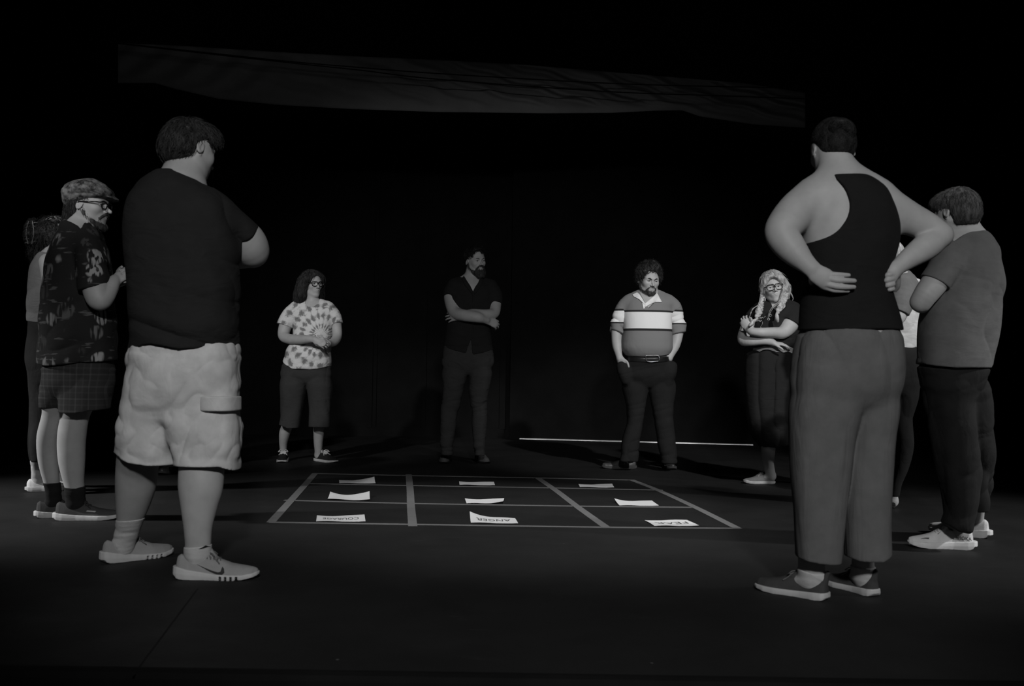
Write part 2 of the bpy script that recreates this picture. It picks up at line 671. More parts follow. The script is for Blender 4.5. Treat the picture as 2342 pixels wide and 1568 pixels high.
    def mesh(self, res=0.005, fine=None, smooth=0):
        """surface; fine = list of (lo, hi, res) boxes meshed more closely"""
        res = res * RESMUL
        lo, hi = self.bounds()
        parts = []
        v, f = nets(*self.grid(lo, hi, res))
        fine = fine or []
        for (a, b, r) in fine:
            c = v[f].mean(1)
            ins = np.all((c > a + res) & (c < b - res), axis=1)
            f = f[~ins]
        parts.append((v, f))
        for (a, b, r) in fine:
            parts.append(nets(*self.grid(np.array(a), np.array(b), r * RESMUL)))
        V, Q, o = [], [], 0
        for v, f in parts:
            if len(v) == 0:
                continue
            V.append(v)
            Q.append(f + o)
            o += len(v)
        V, Q = np.concatenate(V), np.concatenate(Q)
        used = np.unique(Q)
        mp = np.zeros(len(V), int)
        mp[used] = np.arange(len(used))
        V, Q = V[used], mp[Q]
        for _ in range(smooth):
            V = lap(V, Q)
        return V, Q


def lap(V, Q):
    S = np.zeros_like(V)
    C = np.zeros(len(V))
    for i in range(4):
        for j in ((i + 1) % 4, (i + 3) % 4):
            for k in range(3):
                S[:, k] += np.bincount(Q[:, i], V[Q[:, j], k], len(V))
            C += np.bincount(Q[:, i], minlength=len(V))
    return 0.5 * V + 0.5 * S / np.maximum(C, 1)[:, None]


def nets(D, ax):
    S = D < 0
    nx, ny, nz = D.shape
    cnt = np.zeros((nx - 1, ny - 1, nz - 1), np.int8)
    for i in (0, 1):
        for j in (0, 1):
            for k in (0, 1):
                cnt += S[i:nx - 1 + i, j:ny - 1 + j, k:nz - 1 + k]
    act = np.nonzero((cnt > 0) & (cnt < 8))
    m = len(act[0])
    if m == 0:
        return np.zeros((0, 3)), np.zeros((0, 4), int)
    ids = np.full(cnt.shape, -1, np.int32)
    ids[act] = np.arange(m)
    acc = np.zeros((m, 3))
    num = np.zeros(m)
    i0, j0, k0 = act
    for axis in range(3):
        o1, o2 = [(1, 2), (0, 2), (0, 1)][axis]
        for a in (0, 1):
            for b in (0, 1):
                off = [0, 0, 0]
                off[o1], off[o2] = a, b
                A = (i0 + off[0], j0 + off[1], k0 + off[2])
                off2 = list(off)
                off2[axis] = 1
                B = (i0 + off2[0], j0 + off2[1], k0 + off2[2])
                da, db = D[A], D[B]
                c = (da < 0) != (db < 0)
                t = np.where(c, da / np.where(c, da - db, 1), 0)
                base = np.zeros((m, 3))
                base[:, o1], base[:, o2] = a, b
                base[:, axis] = t
                acc[c] += base[c]
                num[c] += 1
    pos = acc / num[:, None]
    res = ax[0][1] - ax[0][0]
    V = np.stack([ax[0][i0], ax[1][j0], ax[2][k0]], 1).astype(float) + pos * res
    F_ = []
    for axis in range(3):
        o1, o2 = [(1, 2), (2, 0), (0, 1)][axis]
        sl = [slice(None)] * 3
        sh = [slice(None)] * 3
        sl[axis] = slice(0, -1)
        sh[axis] = slice(1, None)
        a, b = S[tuple(sl)], S[tuple(sh)]
        e = np.nonzero(a != b)
        e = [q.copy() for q in e]
        ok = (e[o1] > 0) & (e[o2] > 0) & (e[o1] < D.shape[o1] - 1) & (e[o2] < D.shape[o2] - 1)
        e = [q[ok] for q in e]
        if len(e[0]) == 0:
            continue
        flip = ~a[tuple(e)]
        q = []
        for (u, w) in ((-1, -1), (0, -1), (0, 0), (-1, 0)):
            c = [e[0].copy(), e[1].copy(), e[2].copy()]
            c[o1] += u
            c[o2] += w
            q.append(ids[tuple(c)])
        q = np.stack(q, 1)
        q[flip] = q[flip][:, ::-1]
        F_.append(q[(q >= 0).all(1)])
    return V, np.concatenate(F_)


# ------------------------------------------------------------------ objects
def mesh_obj(name, V, Fc, mat, parent=None, origin=(0, 0, 0), smooth=True):
    V = np.asarray(V, float) - np.asarray(origin, float)
    me = bpy.data.meshes.new(name)
    if isinstance(Fc, np.ndarray):
        n, k = Fc.shape
        me.vertices.add(len(V))
        me.vertices.foreach_set('co', V.astype(f32).ravel())
        me.loops.add(n * k)
        me.loops.foreach_set('vertex_index', Fc.astype(np.int32).ravel())
        me.polygons.add(n)
        me.polygons.foreach_set('loop_start', np.arange(0, n * k, k, dtype=np.int32))
        me.update(calc_edges=True)
        me.validate()
    else:
        me.from_pydata([tuple(v) for v in V], [], [tuple(q) for q in Fc])
        me.update()
    if smooth:
        me.polygons.foreach_set('use_smooth', np.ones(len(me.polygons), bool))
    me.materials.append(mat)
    o = bpy.data.objects.new(name, me)
    sc.collection.objects.link(o)
    if parent is not None:
        o.parent = parent
    return o


def thing(name, label, cat, loc, group=None):
    o = bpy.data.objects.new(name, None)
    o.empty_display_size = 0.2
    o.location = loc
    o['label'] = label
    o['category'] = cat
    if group:
        o['group'] = group
    sc.collection.objects.link(o)
    return o


def tag(o, label, cat, group=None):
    o['label'] = label
    o['category'] = cat
    if group:
        o['group'] = group
    return o


def tubes(paths, rad, sides=4, taper=True):
    """paths (n,m,3) -> quads of thin tubes"""
    paths = np.asarray(paths, float)
    n, m, _ = paths.shape
    rad = np.broadcast_to(np.asarray(rad, float).reshape(-1, 1) if np.ndim(rad) else np.array([[rad]]), (n, 1))
    T = np.gradient(paths, axis=1)
    T /= np.linalg.norm(T, axis=2, keepdims=True) + 1e-9
    ref = np.where(np.abs(T[..., 2:3]) < 0.9, np.array([0, 0, 1.0]), np.array([1.0, 0, 0]))
    A = np.cross(T, ref)
    A /= np.linalg.norm(A, axis=2, keepdims=True) + 1e-9
    B = np.cross(T, A)
    prof = np.ones(m)
    if taper:
        prof = np.clip(1.15 - np.linspace(0, 1, m) ** 2, 0.15, 1)
    V = []
    for s in range(sides):
        a = 2 * math.pi * s / sides
        V.append(paths + (A * math.cos(a) + B * math.sin(a)) * (rad[:, :, None] * prof[None, :, None]))
    V = np.stack(V, 2)                       # n,m,sides,3
    idx = np.arange(n * m * sides).reshape(n, m, sides)
    q = []
    for s in range(sides):
        s2 = (s + 1) % sides
        q.append(np.stack([idx[:, :-1, s], idx[:, 1:, s], idx[:, 1:, s2], idx[:, :-1, s2]], -1).reshape(-1, 4))
    caps = np.concatenate([idx[:, 0, :4][:, ::-1], idx[:, -1, :4]]) if sides == 4 else np.zeros((0, 4), int)
    return V.reshape(-1, 3), np.concatenate(q + [caps])


def join(parts):
    V, Q, o = [], [], 0
    for v, q in parts:
        V.append(v)
        Q.append(np.asarray(q) + o)
        o += len(v)
    return np.concatenate(V), np.concatenate(Q)


def norm(v):
    v = np.asarray(v, float)
    return v / (np.linalg.norm(v) + 1e-9)


# ------------------------------------------------------------------ head
class Head:
    """local frame: s = to the person's right, f = forward, u = up; unit = head height"""
    def __init__(self, c, hh, face, pitch=0, roll=0):
        a = math.radians(face)
        Fw = np.array([math.sin(a), -math.cos(a), 0.0])
        U = np.array([0, 0, 1.0])
        Sd = np.cross(Fw, U)
        p = math.radians(pitch)                       # positive = looking down
        Fw, U = Fw * math.cos(p) - U * math.sin(p), U * math.cos(p) + Fw * math.sin(p)
        r = math.radians(roll)
        Sd, U = Sd * math.cos(r) + U * math.sin(r), U * math.cos(r) - Sd * math.sin(r)
        self.S, self.Fw, self.U = Sd, Fw, U
        self.R = np.array([Sd, Fw, U])
        self.c, self.h = np.array(c), hh

    def pt(self, s, f, u):
        return self.c + self.h * (self.S * s + self.Fw * f + self.U * u)

    def ell(self, s, f, u, rs, rf, ru, rot=0, rot2=0):
        R = self.R
        if rot:       # rotate about side axis
            a = math.radians(rot)
            Fw = self.Fw * math.cos(a) + self.U * math.sin(a)
            U = self.U * math.cos(a) - self.Fw * math.sin(a)
            R = np.array([self.S, Fw, U])
        if rot2:      # rotate about forward axis
            a = math.radians(rot2)
            S_, U = R[0] * math.cos(a) + R[2] * math.sin(a), R[2] * math.cos(a) - R[0] * math.sin(a)
            R = np.array([S_, R[1], U])
        return Ell(self.pt(s, f, u), np.array([rs, rf, ru]) * self.h, R)

    def ch(self, pts, r, sub=4):
        return Chain([self.pt(*p) for p in pts], np.array(r) * self.h, sub)

    def build(self, fd, wide=1.0, jaw=1.0, nose=1.0, ears=(1, 1), smile=0.0):
        h = self.h
        fd.add(self.ell(0, -0.07, 0.13, 0.315 * wide, 0.40, 0.36), 0.02)
        fd.add(self.ell(0, 0.10, -0.10, 0.262 * wide, 0.27, 0.37), 0.04 * h * 4)
        for s in (1, -1):
            fd.add(self.ch([(s * 0.235 * wide * jaw, -0.03, -0.18), (s * 0.17 * wide * jaw, 0.12, -0.33), (s * 0.05, 0.27, -0.415)], [0.07, 0.075, 0.075]), 0.08 * h)
            fd.add(self.ell(s * 0.165 * wide, 0.235, -0.085, 0.085, 0.08, 0.075), 0.10 * h)
        fd.add(self.ell(0, 0.285, -0.425, 0.085 * jaw, 0.07, 0.065), 0.06 * h)
        fd.add(self.ell(0, 0.285, -0.25, 0.13, 0.10, 0.12), 0.08 * h)
        fd.add(self.ch([(-0.17 * wide, 0.27, 0.085), (-0.08, 0.335, 0.09), (0, 0.335, 0.08), (0.08, 0.335, 0.09), (0.17 * wide, 0.27, 0.085)], [0.045] * 5, 2), 0.05 * h)
        for s in (1, -1):
            fd.sub(self.ell(s * 0.13, 0.385, 0.015, 0.085, 0.075, 0.055), 0.05 * h)
            fd.add(self.ell(s * 0.13, 0.285, 0.012, 0.066, 0.062, 0.060), 0.012 * h)
            fd.sub(self.ell(s * 0.13, 0.352, 0.008, 0.050, 0.035, 0.014), 0.006 * h)
        fd.add(self.ch([(0, 0.33, 0.05), (0, 0.385, -0.04), (0, 0.445 * nose, -0.115)], [0.030, 0.032, 0.040], 3), 0.035 * h)
        for s in (1, -1):
            fd.add(self.ell(s * 0.05, 0.388, -0.13, 0.036, 0.045, 0.03), 0.02 * h)
            fd.sub(self.ell(s * 0.028, 0.41, -0.158, 0.013, 0.02, 0.012), 0.008 * h)
        sm = smile
        fd.add(self.ch([(-0.085, 0.345, -0.235 + sm), (-0.03, 0.385, -0.222), (0, 0.385, -0.226), (0.03, 0.385, -0.222), (0.085, 0.345, -0.235 + sm)], [0.008, 0.020, 0.018, 0.020, 0.008], 3), 0.012 * h)
        fd.add(self.ch([(-0.075, 0.345, -0.25 + sm), (0, 0.378, -0.268), (0.075, 0.345, -0.25 + sm)], [0.008, 0.024, 0.008], 3), 0.012 * h)
        fd.sub(self.ch([(-0.10, 0.35, -0.236 + sm * 1.3), (-0.04, 0.400, -0.243), (0.04, 0.400, -0.243), (0.10, 0.35, -0.236 + sm * 1.3)], [0.006, 0.008, 0.008, 0.006], 3), 0.006 * h)
        for s, e in ((1, ears[0]), (-1, ears[1])):
            if not e:
                continue
            fd.add(self.ell(s * 0.335 * wide, -0.055, -0.015, 0.022, 0.078, 0.128, rot=-14, rot2=s * 14), 0.015 * h)
            fd.add(self.ell(s * 0.315 * wide, -0.03, -0.12, 0.022, 0.04, 0.045), 0.015 * h)
            fd.sub(self.ell(s * 0.365 * wide, -0.035, -0.005, 0.024, 0.045, 0.078, rot=-14), 0.015 * h)

    def box(self, m=0.13, up=0.0):
        a = self.c - np.array([m, m, m + 0.01])
        b = self.c + np.array([m, m, m + 0.01 + up])
        return a, b

    def eyes(self, par, org, look=(0, 0), lid=None):
        for s in (1, -1):
            c = self.pt(s * 0.13, 0.288, 0.008)
            parts = []
            r = 0.056 * self.h
            fw = norm(self.Fw + self.S * look[0] + self.U * look[1])
            Z = fw
            X = norm(np.cross(Z, [0.1, 0.2, 1]))
            Y = np.cross(Z, X)
            V, Q, mi = [], [], []
            nu, nv = 16, 12
            for j in range(nv + 1):
                th = math.pi * j / nv
                for i in range(nu):
                    ph = 2 * math.pi * i / nu
                    V.append(c + r * (Z * math.cos(th) + (X * math.cos(ph) + Y * math.sin(ph)) * math.sin(th)))
            for j in range(nv):
                for i in range(nu):
                    Q.append((j * nu + i, (j + 1) * nu + i, (j + 1) * nu + (i + 1) % nu, j * nu + (i + 1) % nu))
                    mi.append(1 if j < 2 else 0)
            lp = [self.pt(s * (0.13 + t * .056), 0.288 + .064 * math.sqrt(max(0.1, 1 - (t * .82) ** 2)) , 0.008 + .019 * (1 - t * t) + .002) for t in np.linspace(-1, 1, 9)]
            lv, lq = tubes([lp], .0045 * self.h, 5, False)
            mesh_obj('eyelashes', lv, lq, M['lash'], par, org)
            o = mesh_obj('eye', V, np.array(Q), M['eye_white'], par, org)
            o.data.materials.append(M['iris'])
            o.data.polygons.foreach_set('material_index', mi[:len(o.data.polygons)])

    def brows(self, par, org, mat, thick=0.014, drop=0.0, raise_=0.0):
        for s in (1, -1):
            fd = Field()
            fd.add(self.ch([(s * 0.055, 0.372, 0.088 - drop), (s * 0.12, 0.362, 0.100), (s * 0.195, 0.305, 0.080)], [thick, thick, thick * 0.5], 4), 0)
            v, q = fd.mesh(0.0022)
            mesh_obj('eyebrow', v, q, mat, par, org)

    def strands(self, fd, n, length, rad=0.0011, flow='crown', lift=0.002, curl=0.0, seed=1, region=None, steps=8, crown=(0, -0.18, 0.42), frizz=0.0, down=0.35):
        """thin locks laid over a hair mass, following it outward from the crown"""
        rng = np.random.default_rng(seed)
        V, Q = self._mass
        cand = V[rng.integers(0, len(V), n * 2)]
        if region is not None:
            loc = (cand - self.c) @ self.R.T / self.h
            cand = cand[region(loc)]
        p = cand[:n].copy()
        n = len(p)
        if n == 0:
            return np.zeros((0, 3)), np.zeros((0, 4), int)
        eps = 0.003
        cr = self.pt(*crown)
        path = []
        rnd = rng.normal(size=(n, 3))
        L = length * rng.uniform(0.6, 1.3, n)[:, None] / steps
        ph = rng.uniform(0, 6.28, n)
        for st in range(steps):
            g = np.stack([fd.points(p + np.eye(3)[i] * eps) - fd.points(p - np.eye(3)[i] * eps) for i in range(3)], 1)
            g /= np.linalg.norm(g, axis=1, keepdims=True) + 1e-9
            d = fd.points(p)
            p = p - g * (d - lift)[:, None]
            path.append(p.copy())
            if flow == 'crown':
                t = p - cr
                t /= np.linalg.norm(t, axis=1, keepdims=True) + 1e-9
                t = t + np.array([0, 0, -down])
            elif callable(flow):
                t = flow(p)
            else:
                t = np.tile(np.array(flow, float), (n, 1))
            t = t + rnd * 0.16
            if curl:
                a = ph + st * 1.7
                t = t + curl * (np.cross(t, g) * np.cos(a)[:, None] + g * np.sin(a)[:, None] * 0.8)
            t = t - g * (t * g).sum(1, keepdims=True) * (0.0 if frizz else 0.95)
            t /= np.linalg.norm(t, axis=1, keepdims=True) + 1e-9
            p = p + t * L
            if frizz:
                p = p + g * frizz / steps
                lift = lift + frizz / steps
        return tubes(np.stack(path, 1), rad * rng.uniform(0.6, 1.4, n))

    def hair(self, fd, mat, par, org, res=0.003, name='hair', **kw):
        v, q = fd.mesh(res)
        self._mass = (v, q)
        parts = [(v, q)]
        fd2 = fd
        kws = kw.get('strand', [])
        for k in kws:
            sv, sq = self.strands(fd2, **k)
            if len(sv):
                parts.append((sv, sq))
        V, Q = join(parts)
        return mesh_obj(name, V, Q, mat, par, org)


def glasses(h, par, org, mat, rs=0.105, ru=0.082, f=0.405, drop=0.0, thick=0.0032, square=3.0):
    parts = []
    for s in (1, -1):
        ring = []
        for i in range(33):
            a = 2 * math.pi * i / 32
            ca, sa = math.cos(a), math.sin(a)
            x = rs * math.copysign(abs(ca) ** (2 / square), ca)
            z = ru * math.copysign(abs(sa) ** (2 / square), sa)
            x *= 1 + 0.12 * (z / ru)
            ring.append(h.pt(s * (0.135) + x, f - 0.10 * abs(s * 0.135 + x) ** 1.0, 0.005 + z - drop))
        parts.append(tubes([ring], thick, 6, False))
        tmpl = [h.pt(s * 0.235, f - 0.03, 0.05 - drop), h.pt(s * 0.32, f - 0.10, 0.05 - drop), h.pt(s * 0.34, 0.1, 0.04), h.pt(s * 0.335, -0.06, 0.03), h.pt(s * 0.325, -0.12, -0.03)]
        parts.append(tubes([tmpl], thick, 6, False))
    parts.append(tubes([[h.pt(0.04, f, 0.02 - drop), h.pt(0, f + 0.02, 0.035 - drop), h.pt(-0.04, f, 0.02 - drop)]], thick, 6, False))
    V, Q = join(parts)
    return mesh_obj('glasses', V, Q, mat, par, org)


# ------------------------------------------------------------------ hands
def hand(fd, wrist, direc, back, thumb, size=0.185, curl=(0.35, 0.5, 0.5), spread=0.06, tcurl=0.3, wr=0.027, fcurl=None):
    """adds palm, four jointed fingers and a thumb; returns a box for fine meshing"""
    D, B = norm(direc), norm(back)
    B = norm(B - D * (B @ D))
    T = norm(np.asarray(thumb, float) - D * (np.asarray(thumb) @ D) - B * (np.asarray(thumb) @ B))
    k = size / 0.185
    w = np.asarray(wrist, float)
    pts = [w.copy()]
    fd.add(Chain([w - D * 0.01 * k, w + D * 0.03 * k, w + D * 0.085 * k], np.array([0.85 * wr, 0.034 * k, 0.037 * k]), 3, (B, 0.42)), 0.014)
    fd.add(Chain([w + D * 0.02 * k + T * 0.018 * k - B * 0.006 * k, w + D * 0.055 * k + T * 0.03 * k - B * 0.01 * k], [0.017 * k, 0.014 * k], 1), 0.012)
    lens = [(0.042, 0.025, 0.020), (0.046, 0.028, 0.021), (0.043, 0.026, 0.020), (0.034, 0.020, 0.018)]
    for i in range(4):
        off = (1.5 - i)
        base = w + D * (0.088 - 0.004 * abs(off) ** 1.5 - (0.006 if i == 3 else 0)) * k + T * off * 0.0205 * k
        dr = norm(D + T * off * spread)
        cc = curl if fcurl is None else fcurl[i]
        p = base - dr * 0.012 * k
        chain, rr = [p, base], [0.0095 * k, 0.0098 * k]
        ang = 0
        for j in range(3):
            ang += cc[j]
            d = dr * math.cos(ang) - B * math.sin(ang)
            p = chain[-1] + d * lens[i][j] * k
            chain.append(p)
            rr.append((0.0090, 0.0082, 0.0070)[j] * k * (0.9 if i == 3 else 1))
        fd.add(Chain(chain, rr, 2), 0.004)
        pts += chain
    tb = w + D * 0.025 * k + T * 0.024 * k - B * 0.006 * k
    d1 = norm(T * 0.75 + D * 0.75 - B * tcurl)
    d2 = norm(T * 0.25 + D * 1.0 - B * tcurl * 1.3)
    tc = [tb, tb + d1 * 0.038 * k, tb + d1 * 0.038 * k + d2 * 0.030 * k, tb + d1 * 0.038 * k + d2 * 0.030 * k + norm(D - B * tcurl * 2) * 0.022 * k]
    fd.add(Chain(tc, np.array([0.014, 0.0115, 0.0100, 0.0082]) * k, 2), 0.006)
    pts = np.array(pts + tc)
    return pts.min(0) - 0.03, pts.max(0) + 0.03, 0.0028


# ------------------------------------------------------------------ person context
class Body:
    def __init__(self, name, label, cat, px, py, Y=None, skin='skin'):
        g = G(px, py)
        self.Y = g[1] if Y is None else Y
        self.org = np.array([P(px, py, self.Y)[0], self.Y, 0.0])
        self.root = thing(name, label, cat, tuple(self.org))
        self.skin = skin
        self.fd = Field()
        self.fine = []

    def m(self, rpx, dy=0):
        return rpx * (self.Y + dy) / F

    def pt(self, px, py, dy=0.0):
        return P(px, py, self.Y + dy)

    def chain(self, rows, sub=4, flat=None):
        """rows (px, py, dy, rpx)"""
        return Chain([self.pt(a, b, c) for a, b, c, _ in rows], [self.m(r, c) for _, _, c, r in rows], sub, flat)

    def loft(self, rows, yaw=0, n=2.3, rd=0.03):
        """rows (py, xL, xR, b, dy)"""
        out = []
        for r in rows:
            py, xl, xr, b = r[:4]
            dy = r[4] if len(r) > 4 else 0.0
            c = self.pt((xl + xr) / 2, py, dy)
            out.append((c[2], c[0], c[1], self.m((xr - xl) / 2, dy), b))
        return Loft(out, yaw, n, rd)

    def above(self, pts, dy=0.0, tilt=0.0):
        """cutter keeping what lies above an edge drawn by picture points"""
        q = np.array([self.pt(a, b, dy) for a, b in pts])
        o = np.argsort(q[:, 0])
        q = q[o]
        Y0 = self.Y
        return Fn(lambda x, y, z: (np.interp(x, q[:, 0], q[:, 2]).astype(f32) + f32(tilt) * (y - f32(Y0)) - z))

    def below(self, pts, dy=0.0, tilt=0.0):
        a = self.above(pts, dy, tilt)
        return Fn(lambda x, y, z: -a.fn(x, y, z))

    def part(self, name, fd, mat, res=0.005, fine=None, smooth=0, parent=None):
        v, q = fd.mesh(res, fine, smooth)
        return mesh_obj(name, v, q, mat, parent or self.root, self.org)

    def bottoms(self, t, torso, waist, legs, grow=0.013, off=-0.004):
        """trousers or shorts always reach round the hips and legs they are worn on"""
        t.add(Cut(torso, plane(self.pt(*waist), (0, 0, 1))), 0.02, off)
        for lg in legs:
            t.add(lg[0].grown(grow), 0.02)

    def body(self, res=0.005):
        return self.part('body', self.fd, M[self.skin], res, self.fine, 1)


# ------------------------------------------------------------------ shoes
WT = np.array([0, .02, .06, .15, .35, .5, .68, .82, .93, .98, 1.0])


def shoe_set(style):
    """meshes of one shoe, heel at x=0, toe at x=L, standing on z=0"""
    L = style.get('L', 0.29)
    wk = style.get('wide', 1.0)
    Wd = np.array([0.008, .022, .029, .033, .032, .037, .046, .043, .031, .018, 0.006]) * wk
    Ht = np.array(style.get('H', [.05, .068, .082, .086, .088, .078, .058, .048, .042, .036, 0.024]))
    st = np.array(style.get('sole', [.030, .030, .028, .026, .022, .020, .020, .020, .022, .022, .022]))
    spring = np.array([0.012, .005, .001, 0, 0, 0, 0, 0.002, 0.007, 0.011, 0.014]) * style.get('spring', 1)
    rear = style.get('rear', 0.0)

    def wf(x):
        return np.interp(x / L, WT, Wd).astype(f32)

    def hf(x):
        return np.interp(x / L, WT, Ht).astype(f32)

    def curve(x):
        return (0.010 * np.sin(np.clip(x / L, 0, 1) * math.pi)).astype(f32) * f32(-0.6)

    def upper(x, y, z):
        w, h_ = wf(x) * f32(0.97), hf(x)
        dy = y - curve(x)
        q = ((np.abs(dy) / w) ** f32(2.4) + (np.maximum(z, 0) / h_) ** f32(2.2)) ** f32(1 / 2.3)
        d = (q - 1) * np.minimum(w, h_) * f32(0.8)
        e = np.maximum(-x + f32(0.002), x - f32(L - 0.002))
        return np.maximum(np.maximum(d, e), f32(0.012) - z)

    def sole(x, y, z):
        xs = (x + f32(rear + 0.004)) * f32(L / (L + rear + 0.006))
        w = wf(xs) * f32(style.get('flare', 1.06)) + f32(0.002)
        dy = y - curve(x)
        top = np.interp(x / L, WT, st).astype(f32)
        bot = np.interp(x / L, WT, spring).astype(f32)
        d = np.maximum(np.abs(dy) - w + np.abs(z - top * f32(0.5)) * f32(0.12), np.maximum(z - top, bot - z))
        e = np.maximum(-x - f32(0.004 + rear), x - f32(L + 0.002))
        return np.maximum(d, e)
    lo, hi = np.array([-0.02 - rear, -0.06, -0.01]), np.array([L + 0.02, 0.06, 0.14])
    fu = Field().add(Fn(upper, lo, hi), 0)
    fu.sub(Ell((L * 0.235, 0, Ht[3] + 0.020 + style.get('dip', 0)), (L * 0.17, 0.027, 0.030)), 0.006)
    if style.get('tab'):
        fu.add(Chain([(0.012, 0, 0.07), (0.0, 0, 0.10)], [0.012, 0.008], 1), 0.01)
    if style.get('tongue'):
        fu.add(Chain([(L * 0.46, 0, Ht[4] * 0.88), (L * 0.385, 0, Ht[4] + style['tongue'])], [0.016, 0.010], 1, (np.array([0.6, 0, 0.8]), 0.5)), 0.008)
    fs = Field().add(Fn(sole, lo, hi), 0)
    if style.get('grooves'):
        for i in range(4):
            x0 = L * (0.56 + 0.065 * i)
            fs.sub(Chain([(x0, -0.06, 0.004), (x0, 0.06, 0.004)], [0.0045, 0.0045], 1), 0.001)
            fs.sub(Chain([(x0, -0.06, 0.012), (x0, 0.06, 0.012)], [0.0045, 0.0045], 1), 0.001)
    if style.get('groove_line'):
        fs.sub(Fn(lambda x, y, z: np.maximum(np.abs(z - np.interp(x / L, WT, st).astype(f32) * f32(0.55)) - f32(0.0014), f32(1.0) * (wf(x) * f32(1.03) - np.abs(y - curve(x)))), lo, hi), 0.001)
    out = {'upper': fu.mesh(0.003, None, 1), 'sole': fs.mesh(0.0028, None, 1)}

    def surf(x, z, side, add=0.0015):
        ys = np.linspace(0.07, 0.0, 141) * side
        d = upper(np.full(141, x, f32), ys.astype(f32), np.full(141, z, f32))
        h = np.nonzero(d < 0)[0]
        if len(h):
            return np.array([x, ys[h[0]] + side * add, z])
        w, h_ = float(wf(np.array(x))) * 0.97, float(hf(np.array(x)))
        v = max(0.0, 1 - (max(z, 0) / h_) ** 2.2) ** (1 / 2.4)
        return np.array([x, float(curve(np.array(x))) + side * (w * v + add), z])

    def top(x, y, add=0.002):
        w, h_ = float(wf(np.array(x))) * 0.97, float(hf(np.array(x)))
        v = max(0.0, 1 - (abs(y) / w) ** 2.4) ** (1 / 2.2)
        return np.array([x, float(curve(np.array(x))) + y, h_ * v + add])
    lc = []
    nl = style.get('laces', 5)
    for i in range(nl):
        x = L * (0.40 + 0.042 * i)
        lc.append([top(x, yy) + np.array([0.004 * math.sin(yy * 90), 0, 0]) for yy in np.linspace(-0.02, 0.02, 7)])
        lc.append([top(x + (j - 3) * 0.0025, yy) for j, yy in enumerate(np.linspace(0.017, -0.017, 7))])
    xb = L * 0.395
    for s in (1, -1):
        b0 = top(xb, 0, 0.004)
        sz = style.get('bow', 1.0)
        lc.append([b0, b0 + np.array([0.006, s * 0.012 * sz, 0.008 * sz]), b0 + np.array([0.016, s * 0.026 * sz, 0.006]), b0 + np.array([0.028, s * 0.032 * sz, -0.006]), b0 + np.array([0.026, s * 0.024 * sz, -0.006]), b0 + np.array([0.012, s * 0.012, 0.0]), b0])
        lc.append([b0, b0 + np.array([0.010, s * 0.010, 0.002]), b0 + np.array([0.020, s * 0.018, -0.006]), b0 + np.array([0.03, s * 0.022, -0.016]), b0 + np.array([0.036, s * 0.026, -0.022]), b0 + np.array([0.042, s * 0.030, -0.026]), b0 + np.array([0.046, s * 0.034, -0.030])])
    if nl:
        out['laces'] = tubes(np.array(lc), style.get('lace_r', 0.0022), 5, False)
    out['surf'], out['top'], out['L'] = surf, top, L
    return out


SHOES = {}


def put_shoe(bd, style, heel, toe, sink=0.0, length=None, side=1, yoff=0.0):
    """heel and toe are picture points on the ground; optional fixed length along that line"""
    if style not in SHOES:
        st = STYLES[style]
        s = shoe_set(st)
        SHOES[style] = (s, st, {})
    s, st, meshes = SHOES[style]
    a, b = G(*heel), G(*toe)
    d = b - a
    LL = np.linalg.norm(d)
    if length:
        LL = length
    ang = math.atan2(d[1], d[0])
    k = LL / s['L']
    kz = 0.5 + 0.5 * k if k > 1 else k
    hold = bpy.data.objects.new('shoe', None)
    # the shoe itself is its upper; sole, laces and marks are its pieces
    first = None
    for key, mat in (('upper', st['mats'][0]), ('sole', st['mats'][1]), ('laces', st['mats'][2])):
        if key not in s:
            continue
        if key not in meshes:
            v, q = s[key]
            o = mesh_obj('shoe' if key == 'upper' else key, v, q, M[mat])
            meshes[key] = o.data
        else:
            o = bpy.data.objects.new('shoe' if key == 'upper' else key, meshes[key])
            sc.collection.objects.link(o)
        if key == 'upper':
            first = o
            o.parent = bd.root
            o.location = tuple(a - bd.org)
            o.rotation_euler = (0, 0, ang)
            o.scale = (k, k * st.get('ky', 1), kz)
        else:
            o.parent = first
    bpy.data.objects.remove(hold)
    # foot inside the shoe, part of the body
    dr = norm(d)
    foot_mid = a + dr * LL * 0.3
    bd.lat = np.array([-dr[1], dr[0], 0])
    bd.foot = (a + dr * LL * 0.235 + np.array([0, 0, 0.055]), a + dr * LL * 0.45 + np.array([0, 0, 0.040]), a + dr * LL * 0.78 + np.array([0, 0, 0.030]))
    bd.fd.add(Chain(list(bd.foot), [0.020, 0.018, 0.013], 2), 0.02)
    return first, s, side


def leg(bd, rows, flat=0.85, r_end=0.025):
    """leg from picture rows, narrowing to the ankle inside the shoe put on last"""
    fl = (bd.lat, flat) if flat else None
    tgt = bd.foot[0][1] - bd.Y
    y0, y1 = rows[min(1, len(rows) - 2)][0 + 1], rows[-1][1]
    out = []
    for a, b, c_, r_ in rows:
        w = min(1, max(0, (b - y0) / (y1 - y0)))
        out.append((a, b, c_ * (1 - w) + tgt * w, r_))
    rows = out
    c = bd.chain(rows, 10, fl)
    bd.fd.add(c, 0.02)
    bd.fd.add(Chain([c.p[-1], bd.foot[0]], [c.r[-1] * 0.95, r_end * .9], 1, fl), 0.015)
    return c, bd.foot, bd.lat


